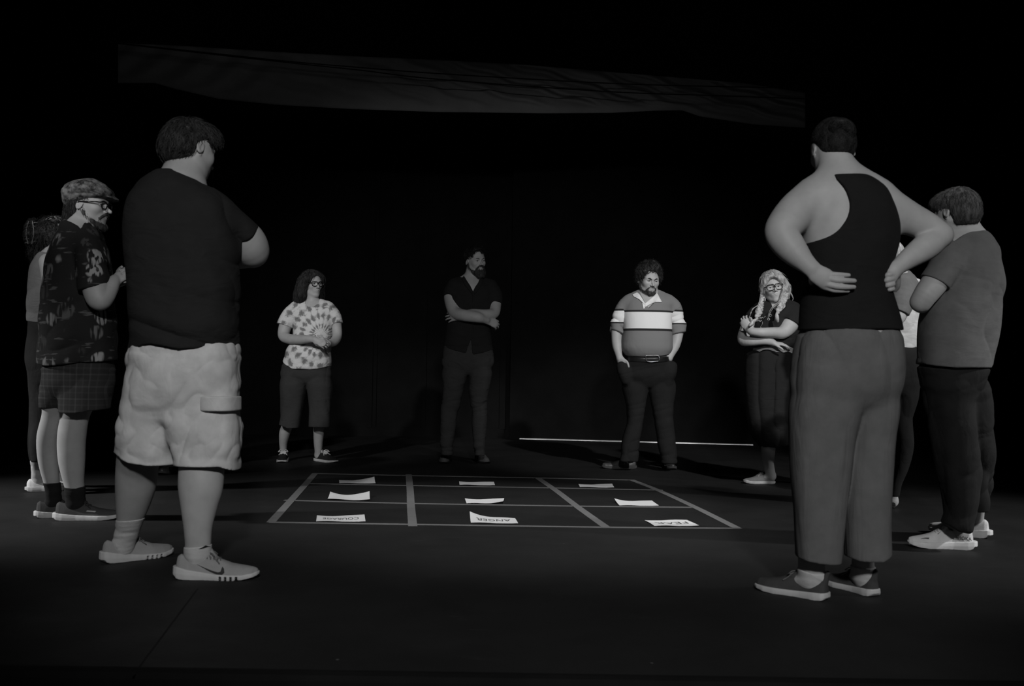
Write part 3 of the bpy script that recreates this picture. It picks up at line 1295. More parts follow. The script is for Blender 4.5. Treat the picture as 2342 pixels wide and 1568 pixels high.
def sock(bd, lg, rows, mat, top, flat=0.78, res=0.0035, rib=0.0016, low=False):
    """rows: picture rows of the sock leg; top: picture points of its cuff"""
    c, foot, lat = lg
    k = Field()
    g = c.grown(.0045)
    n = max(2, int((c.p[:, 2] < bd.pt(top[0][0], min(t[1] for t in top) - 25)[2]).sum()) + 1)
    g.p, g.r = g.p[-n:], g.r[-n:]
    g.lo, g.hi = g.p.min(0) - g.r.max(), g.p.max(0) + g.r.max()
    cc = g
    k.add(g, .01)
    k.add(Chain([g.p[-1], foot[0] + np.array([0, 0, .008])], [g.r[-1], .027], 2, (lat, flat)), .01)
    k.add(Chain([foot[0] + np.array([0, 0, .012]), foot[1] + np.array([0, 0, .012])], [.024, .018], 2), .02)
    if rib:
        k.disp(rib, (10, 10, 70), 3)
    k.cut(bd.below(top))
    return bd.part('sock', k, M[mat], res), cc


def tube_sleeve(arm, grow, end, direc):
    """sleeve over an arm chain, cut square at a point"""
    return Cut(arm.grown(grow), plane(end, direc))

# ------------------------------------------------------------------ palette
M = {}
M['skin'] = skin_mat('skin', 0.37)
M['skin_pale'] = skin_mat('pale_skin', 0.52)
M['eye_white'] = plain('eye_white', 0.34, 0.3, 0.5)
M['lash'] = plain('dark_lash', 0.03, 0.7)
M['iris'] = plain('iris', 0.02, 0.2, 0.5)
M['dark_hair'] = hair_mat('dark_hair', 0.010, 0.045)
M['black_hair'] = hair_mat('black_hair', 0.005, 0.018)
M['brown_hair'] = hair_mat('brown_hair', 0.03, 0.10)
M['blond_hair'] = hair_mat('blond_hair', 0.22, 0.52)
M['beard'] = hair_mat('beard_hair', 0.02, 0.07, 0.7)
M['black_tee'] = cloth('washed_black_jersey', 0.017, fold=0.6)
M['black_tank'] = cloth('black_tank_jersey', 0.010, fold=0.35)
M['grey_tee'] = cloth('dark_grey_jersey', 0.12, fold=0.3)
M['khaki'] = cloth('light_shorts_twill', 0.56, fold=0.35, fine=0.2, st=(1.4, 1.4, 1))
M['grey_linen'] = cloth('mid_grey_linen', 0.12, fold=0.4, fine=0.3, st=(2.2, 2.2, 0.5))
M['black_trouser'] = cloth('black_trouser_cloth', 0.013, fold=0.4, st=(1.5, 1.5, .9))
M['denim'] = cloth('dark_denim', 0.040, fold=0.7, fine=0.4)
M['charcoal'] = cloth('charcoal_knit', 0.034, fold=0.35)
M['black_skirt'] = cloth('black_skirt_cloth', 0.012, fold=0.4)
M['pindot'] = cloth('black_pindot_cotton', 0.014, fold=0.6)
M['white_top'] = cloth('white_top_cloth', 0.45, fold=0.5)
M['pale_top'] = cloth('pale_crop_top_cloth', 0.17, fold=0.4)
M['white_trim'] = cloth('white_collar_cloth', 0.72, fold=0.2)
M['plaid'] = plaid_mat('dark_plaid_cloth', 0.030, 0.065, 16.0)
M['print'] = print_shirt_mat()
M['tweed'] = cloth('mottled_cap_cloth', 0.085, fold=0.3, fine=0.5, mott=0.85, ns=32)
M['white_sock'] = cloth('white_sock_knit', 0.46, fold=0.3, fine=0.5)
M['black_sock'] = cloth('black_sock_knit', 0.012, fold=0.2)
M['white_rubber'] = plain('white_rubber', 0.46, 0.55)
M['grey_rubber'] = plain('grey_rubber', 0.20, 0.6)
M['black_rubber'] = plain('black_rubber', 0.012, 0.6)
M['grey_mesh'] = cloth('grey_knit_shoe', 0.27, fold=0.1, fine=0.5)
M['dark_mesh'] = cloth('dark_knit_shoe', 0.055, fold=0.1, fine=0.5)
M['pale_mesh'] = cloth('pale_knit_shoe', 0.60, fold=0.1, fine=0.5)
M['pale_foam'] = plain('pale_foam', 0.66, 0.6)
M['dark_canvas'] = cloth('dark_canvas_shoe', 0.05, fold=0.15, fine=0.5)
M['mid_canvas'] = cloth('mid_grey_canvas', 0.16, fold=0.2, fine=0.5)
M['black_suede'] = cloth('black_suede_shoe', 0.016, fold=0.1, fine=0.4)
M['brown_suede'] = cloth('worn_suede_boot', 0.085, fold=0.3, fine=0.4, mott=0.3)
M['dark_leather'] = plain('dark_leather', 0.045, 0.4, 0.5, 0, 0.3)
M['lace_dark'] = plain('dark_lace', 0.03, 0.8)
M['lace_grey'] = plain('grey_lace', 0.12, 0.8)
M['lace_white'] = plain('white_lace', 0.5, 0.8)
M['logo_dark'] = plain('dark_mark', 0.015, 0.6)
M['logo_grey'] = plain('grey_mark', 0.10, 0.6)
M['logo_white'] = plain('pale_mark', 0.42, 0.7)
M['frame_black'] = plain('black_acetate', 0.010, 0.25, 0.5)
M['leather_belt'] = plain('black_belt_leather', 0.010, 0.35, 0.5)
M['buckle'] = plain('belt_buckle_metal', 0.45, 0.3, 0.5, 1.0)
M['claw'] = plain('hair_clip_plastic', 0.10, 0.2, 0.6)


def glass_mat():
    m, nt, b = new_mat('spectacle_glass')
    b.inputs['Base Color'].default_value = (1, 1, 1, 1)
    b.inputs['Roughness'].default_value = 0.02
    b.inputs['IOR'].default_value = 1.02
    b.inputs['Transmission Weight'].default_value = 1.0
    return m


STYLES = {
    'runner': dict(L=0.305, mats=('grey_mesh', 'white_rubber', 'lace_grey'), H=[.05, .085, .094, .090, .094, .082, .060, .052, .046, .040, .030],
                   sole=[.050, .050, .047, .040, .030, .024, .022, .022, .026, .030, .030], grooves=True, rear=0.006, tongue=0.03, spring=1.3, laces=4, bow=0.8),
    'chunky': dict(L=0.30, mats=('pale_mesh', 'pale_foam', 'lace_white'), H=[.055, .085, .096, .096, .104, .094, .070, .058, .052, .046, .034],
                   sole=[.044, .044, .043, .040, .036, .032, .030, .030, .030, .032, .032], rear=0.014, spring=1.6, tongue=0.018, laces=5, bow=0.6),
    'cushioned': dict(L=0.30, mats=('dark_mesh', 'white_rubber', 'lace_dark'), H=[.05, .085, .094, .090, .092, .078, .058, .050, .046, .040, .030],
                      sole=[.040, .040, .038, .034, .028, .026, .024, .024, .026, .028, .028], rear=0.008, tongue=0.012, laces=4, bow=0.5),
    'plain': dict(L=0.275, mats=('dark_canvas', 'white_rubber', 'lace_grey'), H=[.05, .072, .080, .078, .082, .076, .056, .048, .044, .038, .030],
                  sole=[.030, .030, .029, .028, .024, .022, .022, .022, .022, .022, .022], tab=True, laces=3, bow=1.0, tongue=0.01),
    'skate': dict(L=0.27, mats=('black_suede', 'white_rubber', 'lace_white'), sole=[.026, .026, .026, .024, .022, .022, .022, .022, .024, .024, .024], laces=5,
                  bow=1.3, lace_r=0.0036),
    'canvas': dict(L=0.265, mats=('mid_canvas', 'white_rubber', 'lace_white'), H=[.05, .066, .070, .072, .090, .080, .056, .046, .042, .036, .026],
                   sole=[.024, .024, .024, .024, .024, .024, .024, .026, .034, .034, .030], laces=5, bow=0.5, tongue=0.012, lace_r=0.0018),
    'boot': dict(L=0.30, mats=('brown_suede', 'black_rubber', 'lace_dark'), H=[.08, .12, .13, .13, .12, .088, .064, .056, .052, .046, .032],
                 sole=[.018] * 11, laces=0, dip=0.03, wide=1.08),
    'casual': dict(L=0.30, mats=('dark_leather', 'dark_mesh', 'lace_dark'), H=[.05, .07, .078, .080, .085, .072, .056, .050, .050, .044, .032],
                   sole=[.028] * 11, laces=0),
    'slipper': dict(L=0.25, mats=('black_suede', 'black_rubber', 'lace_dark'), H=[.045, .058, .06, .05, .042, .040, .040, .038, .034, .030, .022], sole=[.012] * 11, laces=0, dip=-0.008),
    'trainer': dict(L=0.265, mats=('pale_mesh', 'white_rubber', 'lace_white'), sole=[.032] * 11, laces=4, tongue=0.01, rear=0.006),
}


def flat_mark(name, polys, s, side, mat, parent, add=0.0022):
    """a printed mark: polygons in (x, z) laid on the side of a shoe upper"""
    V, Fc = [], []
    for poly in polys:
        o = len(V)
        V += [s['surf'](x, z, side, add) for x, z in poly]
        n = len(poly) // 2
        for i in range(n - 1):
            Fc.append((o + i, o + i + 1, o + 2 * n - 2 - i, o + 2 * n - 1 - i))
    return mesh_obj(name, V, Fc, M[mat], parent)


def text_mesh(body, size, bold=0.0):
    cu = bpy.data.curves.new('lettering', 'FONT')
    cu.body = body
    cu.size = size
    cu.align_x = 'CENTER'
    cu.align_y = 'CENTER'
    cu.offset = bold
    cu.resolution_u = 3
    o = bpy.data.objects.new('lettering', cu)
    sc.collection.objects.link(o)
    dg = bpy.context.evaluated_depsgraph_get()
    me = bpy.data.meshes.new_from_object(o.evaluated_get(dg))
    bpy.data.objects.remove(o)
    V = np.array([v.co[:] for v in me.vertices])
    Fc = [tuple(p.vertices) for p in me.polygons]
    bpy.data.meshes.remove(me)
    return V, Fc


# ------------------------------------------------------------------ the stage
def box_mesh(lo, hi):
    x0, y0, z0 = lo
    x1, y1, z1 = hi
    V = [(x0, y0, z0), (x1, y0, z0), (x1, y1, z0), (x0, y1, z0), (x0, y0, z1), (x1, y0, z1), (x1, y1, z1), (x0, y1, z1)]
    Fc = [(0, 3, 2, 1), (4, 5, 6, 7), (0, 1, 5, 4), (1, 2, 6, 5), (2, 3, 7, 6), (3, 0, 4, 7)]
    return V, Fc


def struct(name, V, Fc, mat, smooth=False):
    o = mesh_obj(name, V, Fc, mat, None, (0, 0, 0), smooth)
    o['kind'] = 'structure'
    return o


STAGE_Y = 2.76
M['floor'] = floor_mat()
M['wall'] = drape_mat('black_wall_paint', 0.0055)
M['drape'] = drape_mat('black_drape_cloth', 0.010)
M['valance'] = valance_mat()
M['pit'] = plain('dark_pit_floor', 0.02, 0.8)
V, Fc = box_mesh((-9, STAGE_Y, -0.12), (9, 13.2, 0))
struct('floor', V, Fc, M['floor'])
V, Fc = box_mesh((-9, -5, -0.75), (9, STAGE_Y + 0.02, -0.70))
struct('floor_seating', V, Fc, M['pit'])
V, Fc = box_mesh((-9, STAGE_Y + 0.004, -0.72), (9, STAGE_Y + 0.05, -0.12))
struct('wall_stage_front', V, Fc, M['drape'])
# rounded nosing along the stage edge
prof = [(0.02, 0.004), (0.0, 0.006), (-0.022, 0.002), (-0.034, -0.012), (-0.036, -0.04), (-0.02, -0.05), (0.02, -0.05)]
V, Fc = [], []
for x in (-9, 9):
    V += [(x, STAGE_Y + a, b) for a, b in prof]
n = len(prof)
Fc = [(i, (i + 1) % n, n + (i + 1) % n, n + i) for i in range(n)]
struct('trim_stage_edge', V, Fc, M['wall'])
# back wall of painted panels: two runs, the right one a little nearer
wl, wr = G(300, 989), G(1152, 1000)
wl2, wr2 = G(1190, 1004), G(1722, 1018)


def wall_run(name, a, b, xa, xb, h=5.6, t=0.10):
    d = norm(b - a)
    p, q = a + d * ((xa - a[0]) / d[0]), a + d * ((xb - a[0]) / d[0])
    nrm = np.array([-d[1], d[0], 0])
    V = [p, q, q + nrm * t, p + nrm * t]
    V = [np.array([v[0], v[1], 0.0]) for v in V] + [np.array([v[0], v[1], h]) for v in V]
    Fc = [(0, 3, 2, 1), (4, 5, 6, 7), (0, 1, 5, 4), (1, 2, 6, 5), (2, 3, 7, 6), (3, 0, 4, 7)]
    return struct(name, V, Fc, M['wall']), d


ow, dl = wall_run('wall_back', wl, wr, -9, wr[0] + 0.5)
ow, dr_ = wall_run('wall_back_right', wl2 + np.array([0, 0.02, 0]), wr2 + np.array([0, 0.02, 0]), wl2[0] - 0.13, 9)
# upright battens covering the panel joints
for i, (px, w) in enumerate(((838, 0.03), (850, 0.02), (966, 0.025), (1148, 0.035))):
    c = G(px, 999)
    t = (c[0] - wl[0]) / dl[0]
    c = wl + dl * t
    V, Fc = box_mesh((c[0] - w, c[1] - 0.025, 0.10), (c[0] + w, c[1] + 0.01, 5.4))
    struct('trim_%d' % (i + 1), V, Fc, M['wall'])
V, Fc = box_mesh((0, -0.02, 0), (1, 0.0, 0.11))
for nm, a, b, d in (('baseboard_left', G(300, 989), wr, dl),):
    L = np.linalg.norm(b - a)
    nrm = np.array([-d[1], d[0], 0])
    VV = [a + d * v[0] * L + nrm * (v[1]) + np.array([0, 0, v[2]]) for v in V]
    struct(nm, VV, Fc, M['wall'])
# pale strip standing in for light that leaks under the right-hand wall
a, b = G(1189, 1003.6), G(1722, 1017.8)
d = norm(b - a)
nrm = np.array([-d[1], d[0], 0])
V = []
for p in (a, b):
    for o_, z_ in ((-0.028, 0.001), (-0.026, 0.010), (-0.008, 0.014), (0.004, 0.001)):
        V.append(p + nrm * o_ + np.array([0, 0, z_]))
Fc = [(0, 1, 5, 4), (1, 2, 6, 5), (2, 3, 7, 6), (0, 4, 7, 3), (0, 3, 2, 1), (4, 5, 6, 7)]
M['strip'] = plain('pale_light_leak', 0.75, 0.35, 0.5, 0.3)
struct('trim_light_leak_strip', V, Fc, M['strip'])
# ceiling and side walls (dark masking)
V, Fc = box_mesh((-9, -5, 6.6), (9, 13.2, 6.7))
struct('ceiling', V, Fc, M['drape'])


def folded(name, a, b, h0, h1, amp, per, mat, seed):
    """hanging pleated drape between two floor points, with real thickness"""
    a, b = np.array(a, float), np.array(b, float)
    L = np.linalg.norm(b - a)
    d = (b - a) / L
    nr = np.array([-d[1], d[0], 0])
    n = int(L / 0.05)
    rng = np.random.default_rng(seed)
    ph = np.cumsum(rng.uniform(0.6, 1.4, n)) * 0.05 / per * 2 * math.pi
    V, Fc = [], []
    for side in (0, 0.012):
        for k, z in enumerate((h0, (h0 + h1) / 2, h1)):
            for i in range(n):
                V.append(a + d * (i * L / (n - 1)) + nr * (amp * math.sin(ph[i]) * (1.15 - 0.15 * k) + side) + np.array([0, 0, z]))
    for s in range(2):
        for k in range(2):
            for i in range(n - 1):
                o = (s * 3 + k) * n + i
                Fc.append((o, o + 1, o + n + 1, o + n) if s == 0 else (o, o + n, o + n + 1, o + 1))
    return mesh_obj(name, V, Fc, mat)


for nm, a, b, sd in (('wall_left', (-6.9, 2.9, 0), (-6.9, 12.0, 0), 3), ('wall_right', (6.9, 2.9, 0), (6.9, 12.0, 0), 4)):
    o = folded(nm, a, b, 0.0, 6.2, 0.07, 0.35, M['drape'], sd)
    o['kind'] = 'structure'

# the grey border cloth slung across the top, with the pipe it hangs from and two slack lines
vY = 9.6
top = [(270, 98), (420, 105), (620, 118), (800, 128), (1000, 137), (1200, 148), (1400, 165), (1560, 178), (1700, 190), (1842, 212)]
bot = [(270, 190), (355, 190), (400, 203), (500, 226), (640, 240), (800, 249), (1000, 256), (1250, 259), (1400, 258), (1500, 253), (1560, 252), (1600, 266), (1720, 284), (1835, 292)]


def strip_cloth(name, top, bot, Y, mat):
    nx, nz = 260, 26
    tx = np.array(top, float)
    bx = np.array(bot, float)
    V, Fc = [], []
    for side in (0, 1):
        for i in range(nx):
            u = i / (nx - 1)
            px = top[0][0] + u * (top[-1][0] - top[0][0])
            y0 = np.interp(px, tx[:, 0], tx[:, 1])
            y1 = np.interp(px, bx[:, 0], bx[:, 1])
            for k in range(nz):
                w = k / (nz - 1)
                py = y0 + (y1 - y0) * w
                # slanting drag folds, stronger towards the right
                s = (px - 3.1 * (py - 170) + 14 * math.sin(px * 0.013) + 10 * math.sin(px * 0.05 + py * .03)) / 150.0 * 6.283
                am = 0.012 + 0.050 * min(1, max(0, (px - 800) / 450))
                f = am * (math.sin(s) + 0.45 * math.sin(2.3 * s + 1.1) + 0.3 * math.sin(0.43 * s)) 
                if px < 660:
                    s2 = (px + 1.2 * (py - 150)) / 95.0 * 6.283
                    f = f * max(0, (px - 560) / 100) + 0.028 * math.sin(s2) * min(1, (660 - px) / 100)
                f *= math.sin(math.pi * min(1, 0.15 + w)) ** 0.5
                V.append(P(px, py, Y + f - 0.14 * w + side * 0.006))
    for side in (0, 1):
        o = side * nx * nz
        for i in range(nx - 1):
            for k in range(nz - 1):
                a = o + i * nz + k
                q = (a, a + 1, a + nz + 1, a + nz)
                Fc.append(q if side == 0 else q[::-1])
    N_ = nx * nz
    for i in range(nx - 1):
        for k in (0, nz - 1):
            a = i * nz + k
            Fc.append((a, a + nz, a + nz + N_, a + N_))
    for k in range(nz - 1):
        for i in (0, nx - 1):
            a = i * nz + k
            Fc.append((a, a + 1, a + 1 + N_, a + N_))
    return mesh_obj(name, V, Fc, mat)


o = strip_cloth('border_curtain', top, bot, vY, M['valance'])
tag(o, 'long dark grey cloth border sagging across the stage above everyone', 'curtain')
M['line'] = plain('black_cable_rubber', 0.004, 0.9)
lines = (([(-420, 25), (284, 100), (450, 118), (667, 141), (820, 154), (1000, 168), (1385, 190), (1650, 198), (1850, 203), (2900, 235)], 'upper of the two black cables strung in front of the grey border'),
         ([(-420, 19), (284, 101), (450, 120), (667, 144), (820, 160), (1000, 181), (1385, 209), (1650, 219), (1850, 226), (2900, 262)], 'lower of the two black cables strung in front of the grey border'))
for pts, lb in lines:
    c = np.array([P(a, b, vY - (0.27 if lb[0] == 'u' else 0.34)) for a, b in pts])
    ch = Chain(c, np.ones(len(c)), 8)
    V, Q = tubes([ch.p], 0.0055, 6, False)
    tag(mesh_obj('cable', V, Q, M['line']), lb, 'cable', 'cables strung across the stage')
pa, pb = P(200, 90, vY + 0.085), P(1900, 218, vY + 0.085)
V, Q = tubes([[pa + (pb - pa) * t for t in np.linspace(0, 1, 8)]], 0.024, 10, False)
pipe = tag(mesh_obj('batten_pipe', V, Q, M['line']), 'dark round pipe along the top of the grey border cloth', 'pipe')
for t in (0.04, 0.35, 0.66, 0.97):
    q = pa + (pb - pa) * t
    V, Q = tubes([[q, q + np.array([0, 0, 0.4]), np.array([q[0], q[1], 6.6])]], 0.004, 4, False)
    mesh_obj('suspension_wire', V, Q, M['line'], pipe)
# seam between two floor panels near the stage edge
a, b = G(303, 1546), G(452, 1346)
d = norm(b - a)
nrm = np.array([-d[1], d[0], 0]) * 0.003
M['seam'] = plain('floor_seam_dark', 0.003, 0.9)
V = [a - nrm, b - nrm, b + nrm, a + nrm]
V = [v + np.array([0, 0, z]) for z in (0.0001, 0.0008) for v in V]
struct('trim_floor_seam', V, [(0, 3, 2, 1), (4, 5, 6, 7), (0, 1, 5, 4), (1, 2, 6, 5), (2, 3, 7, 6), (3, 0, 4, 7)], M['seam'])

# ------------------------------------------------------------------ tape grid and papers
M['tape'] = plain('grey_cloth_tape', 0.17, 0.7, 0.3, 0, 0.2)
M['paper'] = paper_mat()
M['ink'] = plain('marker_ink', 0.06, 0.7)


def tape(pts, label, w=0.048, z=0.0012):
    q = np.array([G(a, b) for a, b in pts])
    q = Chain(q, np.ones(len(q)), 6).p if len(q) > 2 else np.linspace(q[0], q[1], 8)
    T = np.gradient(q, axis=0)
    T /= np.linalg.norm(T, axis=1, keepdims=True)
    Nn = np.stack([-T[:, 1], T[:, 0], T[:, 2]], 1)
    V, Fc = [], []
    n = len(q)
    for zz in (z + 0.0012, 0.0003):
        for s in (-1, 1):
            V += list(q + Nn * s * w / 2 + np.array([0, 0, zz]))
    for i in range(n - 1):
        Fc += [(n + i, i, i + 1, n + i + 1), (2 * n + i, i, i + 1, 2 * n + i + 1)[::-1], (n + i, 3 * n + i, 3 * n + i + 1, n + i + 1)[::-1]]
    Fc += [(0, n, 3 * n, 2 * n), (n - 1, 3 * n - 1, 4 * n - 1, 2 * n - 1)]
    o = mesh_obj('tape_strip', V, Fc, M['tape'], None, (0, 0, 0), False)
    tag(o, label, 'tape', 'tape strips marking the nine squares on the floor')


tape([(620, 1194), (664, 1146), (700, 1106), (721, 1082)], 'grey floor tape forming the left side of the nine-square grid')
tape([(944, 1203), (940, 1160), (938, 1120), (934.5, 1085)], 'grey floor tape dividing the left and middle columns of the grid')
tape([(1388, 1207), (1322, 1160), (1272, 1122), (1230, 1093)], 'grey floor tape dividing the middle and right columns of the grid')
tape([(1688, 1209), (1590, 1160), (1505, 1121), (1443, 1097)], 'grey floor tape forming the right side of the nine-square grid')
tape([(716, 1082.2), (934, 1087), (1231, 1092.5), (1446, 1097.4)], 'thin grey floor tape along the far edge of the grid', 0.04, 0.0002)
tape([(698, 1105), (936, 1110), (1265, 1115.5), (1516, 1120.5)], 'thin grey floor tape between the far and middle rows', 0.04, 0.0002)
tape([(650, 1143.5), (940, 1151), (1310, 1157), (1592, 1160)], 'thin grey floor tape between the middle and near rows', 0.04, 0.0002)
tape([(616, 1194), (944, 1199), (1386, 1205.5), (1692, 1208)], 'thin grey floor tape along the near edge of the grid', 0.04, 0.0002)


def paper(c4, curls, label, word=None, two=False, rows=1):
    """c4: picture points near-left, near-right, far-right, far-left; curls: lift at each corner"""
    nl, nr_, fr, fl = [G(*p) for p in c4]
    n = 14
    V, Fc = [], []

    def pos(u, v, add=0.0):
        b = nl * (1 - u) * (1 - v) + nr_ * u * (1 - v) + fr * u * v + fl * (1 - u) * v
        z = 0.003
        for (cu, cv), h in zip(((0, 0), (1, 0), (1, 1), (0, 1)), curls):
            d = math.hypot((u - cu) * 1.3, v - cv)
            z += h * max(0, 1 - d / 0.85) ** 2
        z += 0.002 * math.sin(u * 7 + v * 3)
        return np.array([b[0], b[1], max(z, 0.002) + add])
    for add in (0.0006, 0.0):
        for j in range(n):
            for i in range(n):
                V.append(pos(i / (n - 1), j / (n - 1), add))
    for s in range(2):
        for j in range(n - 1):
            for i in range(n - 1):
                a = s * n * n + j * n + i
                q = (a, a + 1, a + n + 1, a + n)
                Fc.append(q if s == 0 else q[::-1])
    o = mesh_obj('paper_sheet', V, Fc, M['paper'], None, (0, 0, 0), True)
    tag(o, label, 'paper', 'handwritten sheets in the taped squares')
    if word:
        lines_ = word if isinstance(word, (list, tuple)) else [word]
        for k, wd in enumerate(lines_):
            tv, tf = text_mesh(wd, 1.0, 0.0)
            wx = tv[:, 0].max() - tv[:, 0].min()
            wy = 0.7
            tv[:, 0] -= (tv[:, 0].max() + tv[:, 0].min()) / 2
            VV = []
            for x, y, _ in tv:
                u = 0.5 - x / wx * 0.74          # written to be read from the far side
                v = 0.5 + (k - (len(lines_) - 1) / 2) * -0.42 - y / wy * (0.30 if len(lines_) == 1 else 0.2)
                VV.append(pos(u, v, 0.0014))
            VV = np.array(VV)
            mesh_obj('handwriting', VV, [f[::-1] for f in tf], M['ink'], o, (0, 0, 0), False)
    return o


paper([(723, 1193), (836, 1193.5), (833.5, 1181), (725, 1181)], (0, 0, 0.01, 0.004), 'white sheet reading COURAGE in the near left square', 'COURAGE')
paper([(1077, 1196), (1185, 1198), (1178, 1185.5), (1074, 1182.5)], (0, 0.0, 0.0, 0.03), 'white sheet reading ANGER in the near middle square, far left corner curled', 'ANGER')
paper([(1497, 1203.5), (1599, 1203), (1571, 1190.5), (1474, 1190.5)], (0, 0, 0.003, 0.0), 'white sheet reading FEAR in the near right square', 'FEAR')
paper([(749, 1142.5), (846, 1145), (845, 1133.5), (755, 1133.5)], (0.004, 0.006, 0.028, 0.024), 'curled white sheet with two lines of writing in the middle left square')
paper([(1067, 1151.5), (1150, 1151.8), (1153, 1143), (1063, 1142.5)], (0, 0.012, 0.01, 0.006), 'blank looking white sheet in the centre square of the grid')
paper([(1417, 1156.5), (1507, 1157.2), (1491, 1147), (1405, 1147)], (0, 0.0, 0.006, 0.018), 'white sheet in the middle right square with its left end curled up')
paper([(776, 1105), (859, 1106), (856, 1099.5), (775.5, 1098.5)], (0, 0.0, 0.03, 0.0), 'dim white sheet in the far left square, right corner sticking up')
paper([(1051, 1109), (1132, 1110.2), (1129.5, 1103.8), (1050, 1102.5)], (0, 0, 0.006, 0.004), 'dim white sheet in the far middle square of the grid')
paper([(1326, 1114), (1405, 1116), (1400, 1109.5), (1323, 1107.5)], (0, 0.002, 0.01, 0.0), 'dim white sheet in the far right square of the grid')

# ------------------------------------------------------------------ people
def rotm(ax, deg):
    return np.array(Matrix.Rotation(math.radians(deg), 3, ax))


def person_near_left():
    bd = Body('person', 'person from behind in dark tee, pale cargo shorts and grey sneakers, nearest on the left', 'person', 400, 1310, 3.98)
    R1 = put_shoe(bd, 'runner', (402, 1322), (592, 1322), side=-1)
    lgR = leg(bd, [(470, 900, 0.02, 66), (462, 1000, 0, 56), (461, 1065, -.02, 51), (459, 1110, -.04, 50), (456, 1150, -.06, 42), (453, 1200, -.1, 32.5), (453, 1240, -.12, 29), (452, 1262, -.13, 28)])
    f1, s1, _ = R1
    put_shoe(bd, 'runner', (234, 1288), (352, 1272), side=-1, length=0.315)
    lgL = leg(bd, [(350, 900, 0.02, 58), (325, 1000, .03, 52), (315, 1060, .06, 48), (311, 1105, .08, 46), (304, 1150, .10, 38), (295, 1195, .12, 27), (288, 1225, .14, 24), (282, 1245, .15, 24)])
    # torso
    torso = bd.loft([(396, 358, 420, .075, .0), (410, 342, 446, .10), (428, 324, 476, .125), (448, 303, 506, .142), (474, 292, 528, .152), (500, 289, 538, .160), (560, 290, 545, .168), (640, 297, 546, .172), (720, 302, 547, .178),
                     (800, 298, 547, .178), (880, 296, 546, .17), (930, 300, 540, .15)], n=2.35)
    bd.fd.add(torso, 0.03, -0.032)
    armR = bd.chain([(486, 492, .02, 47), (528, 524, .07, 46), (566, 556, .12, 44)])
    elbow = bd.chain([(560, 548, .12, 43), (574, 570, .15, 41), (572, 578, .19, 34), (520, 588, .27, 28), (455, 585, .33, 22)])
    armL = bd.chain([(334, 480, .02, 38), (348, 540, .14, 40), (358, 590, .22, 36), (420, 592, .30, 28), (500, 590, .34, 22)])
    bd.fd.add(armR, 0.03, -0.008).add(elbow, 0.02).add(armL, 0.03, -.01)
    bd.fine.append(hand(bd.fd, bd.pt(455, 585, .33), (-.9, .2, .3), (0, 1, 0.1), (0, 0, 1)))
    bd.fine.append(hand(bd.fd, bd.pt(500, 588, .34), (.85, -.3, .1), (0.2, .8, .2), (0, 0, 1)))
    # neck and head
    neck = bd.chain([(415, 428, .02, 56), (420, 398, .04, 48), (430, 368, .07, 43), (440, 340, .09, 42)])
    trap = bd.chain([(345, 436, 0, 30), (395, 424, 0, 34), (448, 452, 0.02, 36), (494, 482, .02, 36)])
    bd.fd.add(neck, 0.04).add(trap, 0.05, -.022)
    hd = Head(bd.pt(437, 345, .07), 0.243, 142, 14, 3)
    hd.build(bd.fd, 1.03)
    a, b = hd.box(0.16)
    bd.fine.append((a, b, 0.0032))
    bd.body(0.0052)
    # hair
    f = Field()
    f.add(hd.ell(0, -.08, .15, .330, .415, .365), .02)
    f.add(hd.ell(0, -.28, -.10, .27, .24, .25), .06)
    f.add(hd.ell(0, .24, .30, .24, .22, .15), .08)
    f.sub(hd.ell(0, .42, -.16, .36, .40, .40), .03)
    f.sub(hd.ell(.35, .06, -.12, .14, .17, .27), .02).sub(hd.ell(-.35, .06, -.12, .14, .17, .27), .02)
    f.sub(hd.ell(0, -.22, -.60, .36, .34, .26), .02)
    f.disp(0.006, (38, 38, 16), 2).disp(0.004, (80, 80, 30), 4)
    hd.hair(f, M['dark_hair'], bd.root, bd.org, .0035, strand=[dict(n=3600, length=.065, rad=.0009, lift=.003, seed=3, curl=.35, down=.6), dict(n=900, length=.05, rad=.0008, lift=.006, seed=5, curl=.5, frizz=.006)])
    # tee shirt
    s = Field()
    s.add(torso, 0.02, .002)
    s.add(trap, 0.05, 0.004)
    s.add(tube_sleeve(armR, 0.008, bd.pt(553, 557, .11), (0.70, 0.35, -0.74)), 0.03)
    s.add(bd.chain([(334, 480, .02, 40), (345, 530, .12, 43), (352, 560, .18, 41)]), 0.03)
    s.cut(bd.below([(250, 200), (345, 300), (358, 386), (400, 391), (440, 407), (470, 425), (482, 427), (489, 416), (494, 395), (500, 300)], 0, -0.10))
    s.cut(bd.above([(280, 803), (300, 804), (320, 803), (352, 796), (360, 790), (380, 784), (410, 786), (440, 793), (480, 798), (520, 800), (560, 797)]))
    zl = lambda a, b: (bd.pt(400, a)[2], bd.pt(400, b)[2])
    s.disp(0.014, (2.4, 2.4, 11), 3, rotm('Y', -18), zhi=(bd.pt(400, 760)[2], bd.pt(400, 620)[2]), ridge=True)
    s.disp(0.009, (3.5, 3.5, 18), 8, rotm('Y', 12), zhi=(bd.pt(400, 800)[2], bd.pt(400, 660)[2]))
    s.disp(0.011, (3.5, 3.5, 12), 6, rotm('Y', -42), ridge=True, fn=lambda x, y, z: np.clip((x - bd.pt(470, 600)[0]) / .08, 0, 1))
    s.disp(0.003, (6, 6, 6), 11)
    bd.part('shirt', s, M['black_tee'], 0.0048)
    # cargo shorts
    hips = bd.loft([(770, 308, 538, .160), (800, 300, 546, .168), (860, 294, 549, .172), (905, 296, 547, .155), (950, 330, 520, .10)], n=2.4)
    legl = bd.loft([(860, 312, 400, .10, .01), (930, 293, 400, .115, .01), (975, 284, 398, .115, .02), (1015, 275, 404, .115, .04), (1066, 266, 408, .118, .05)], n=2.5, rd=.005)
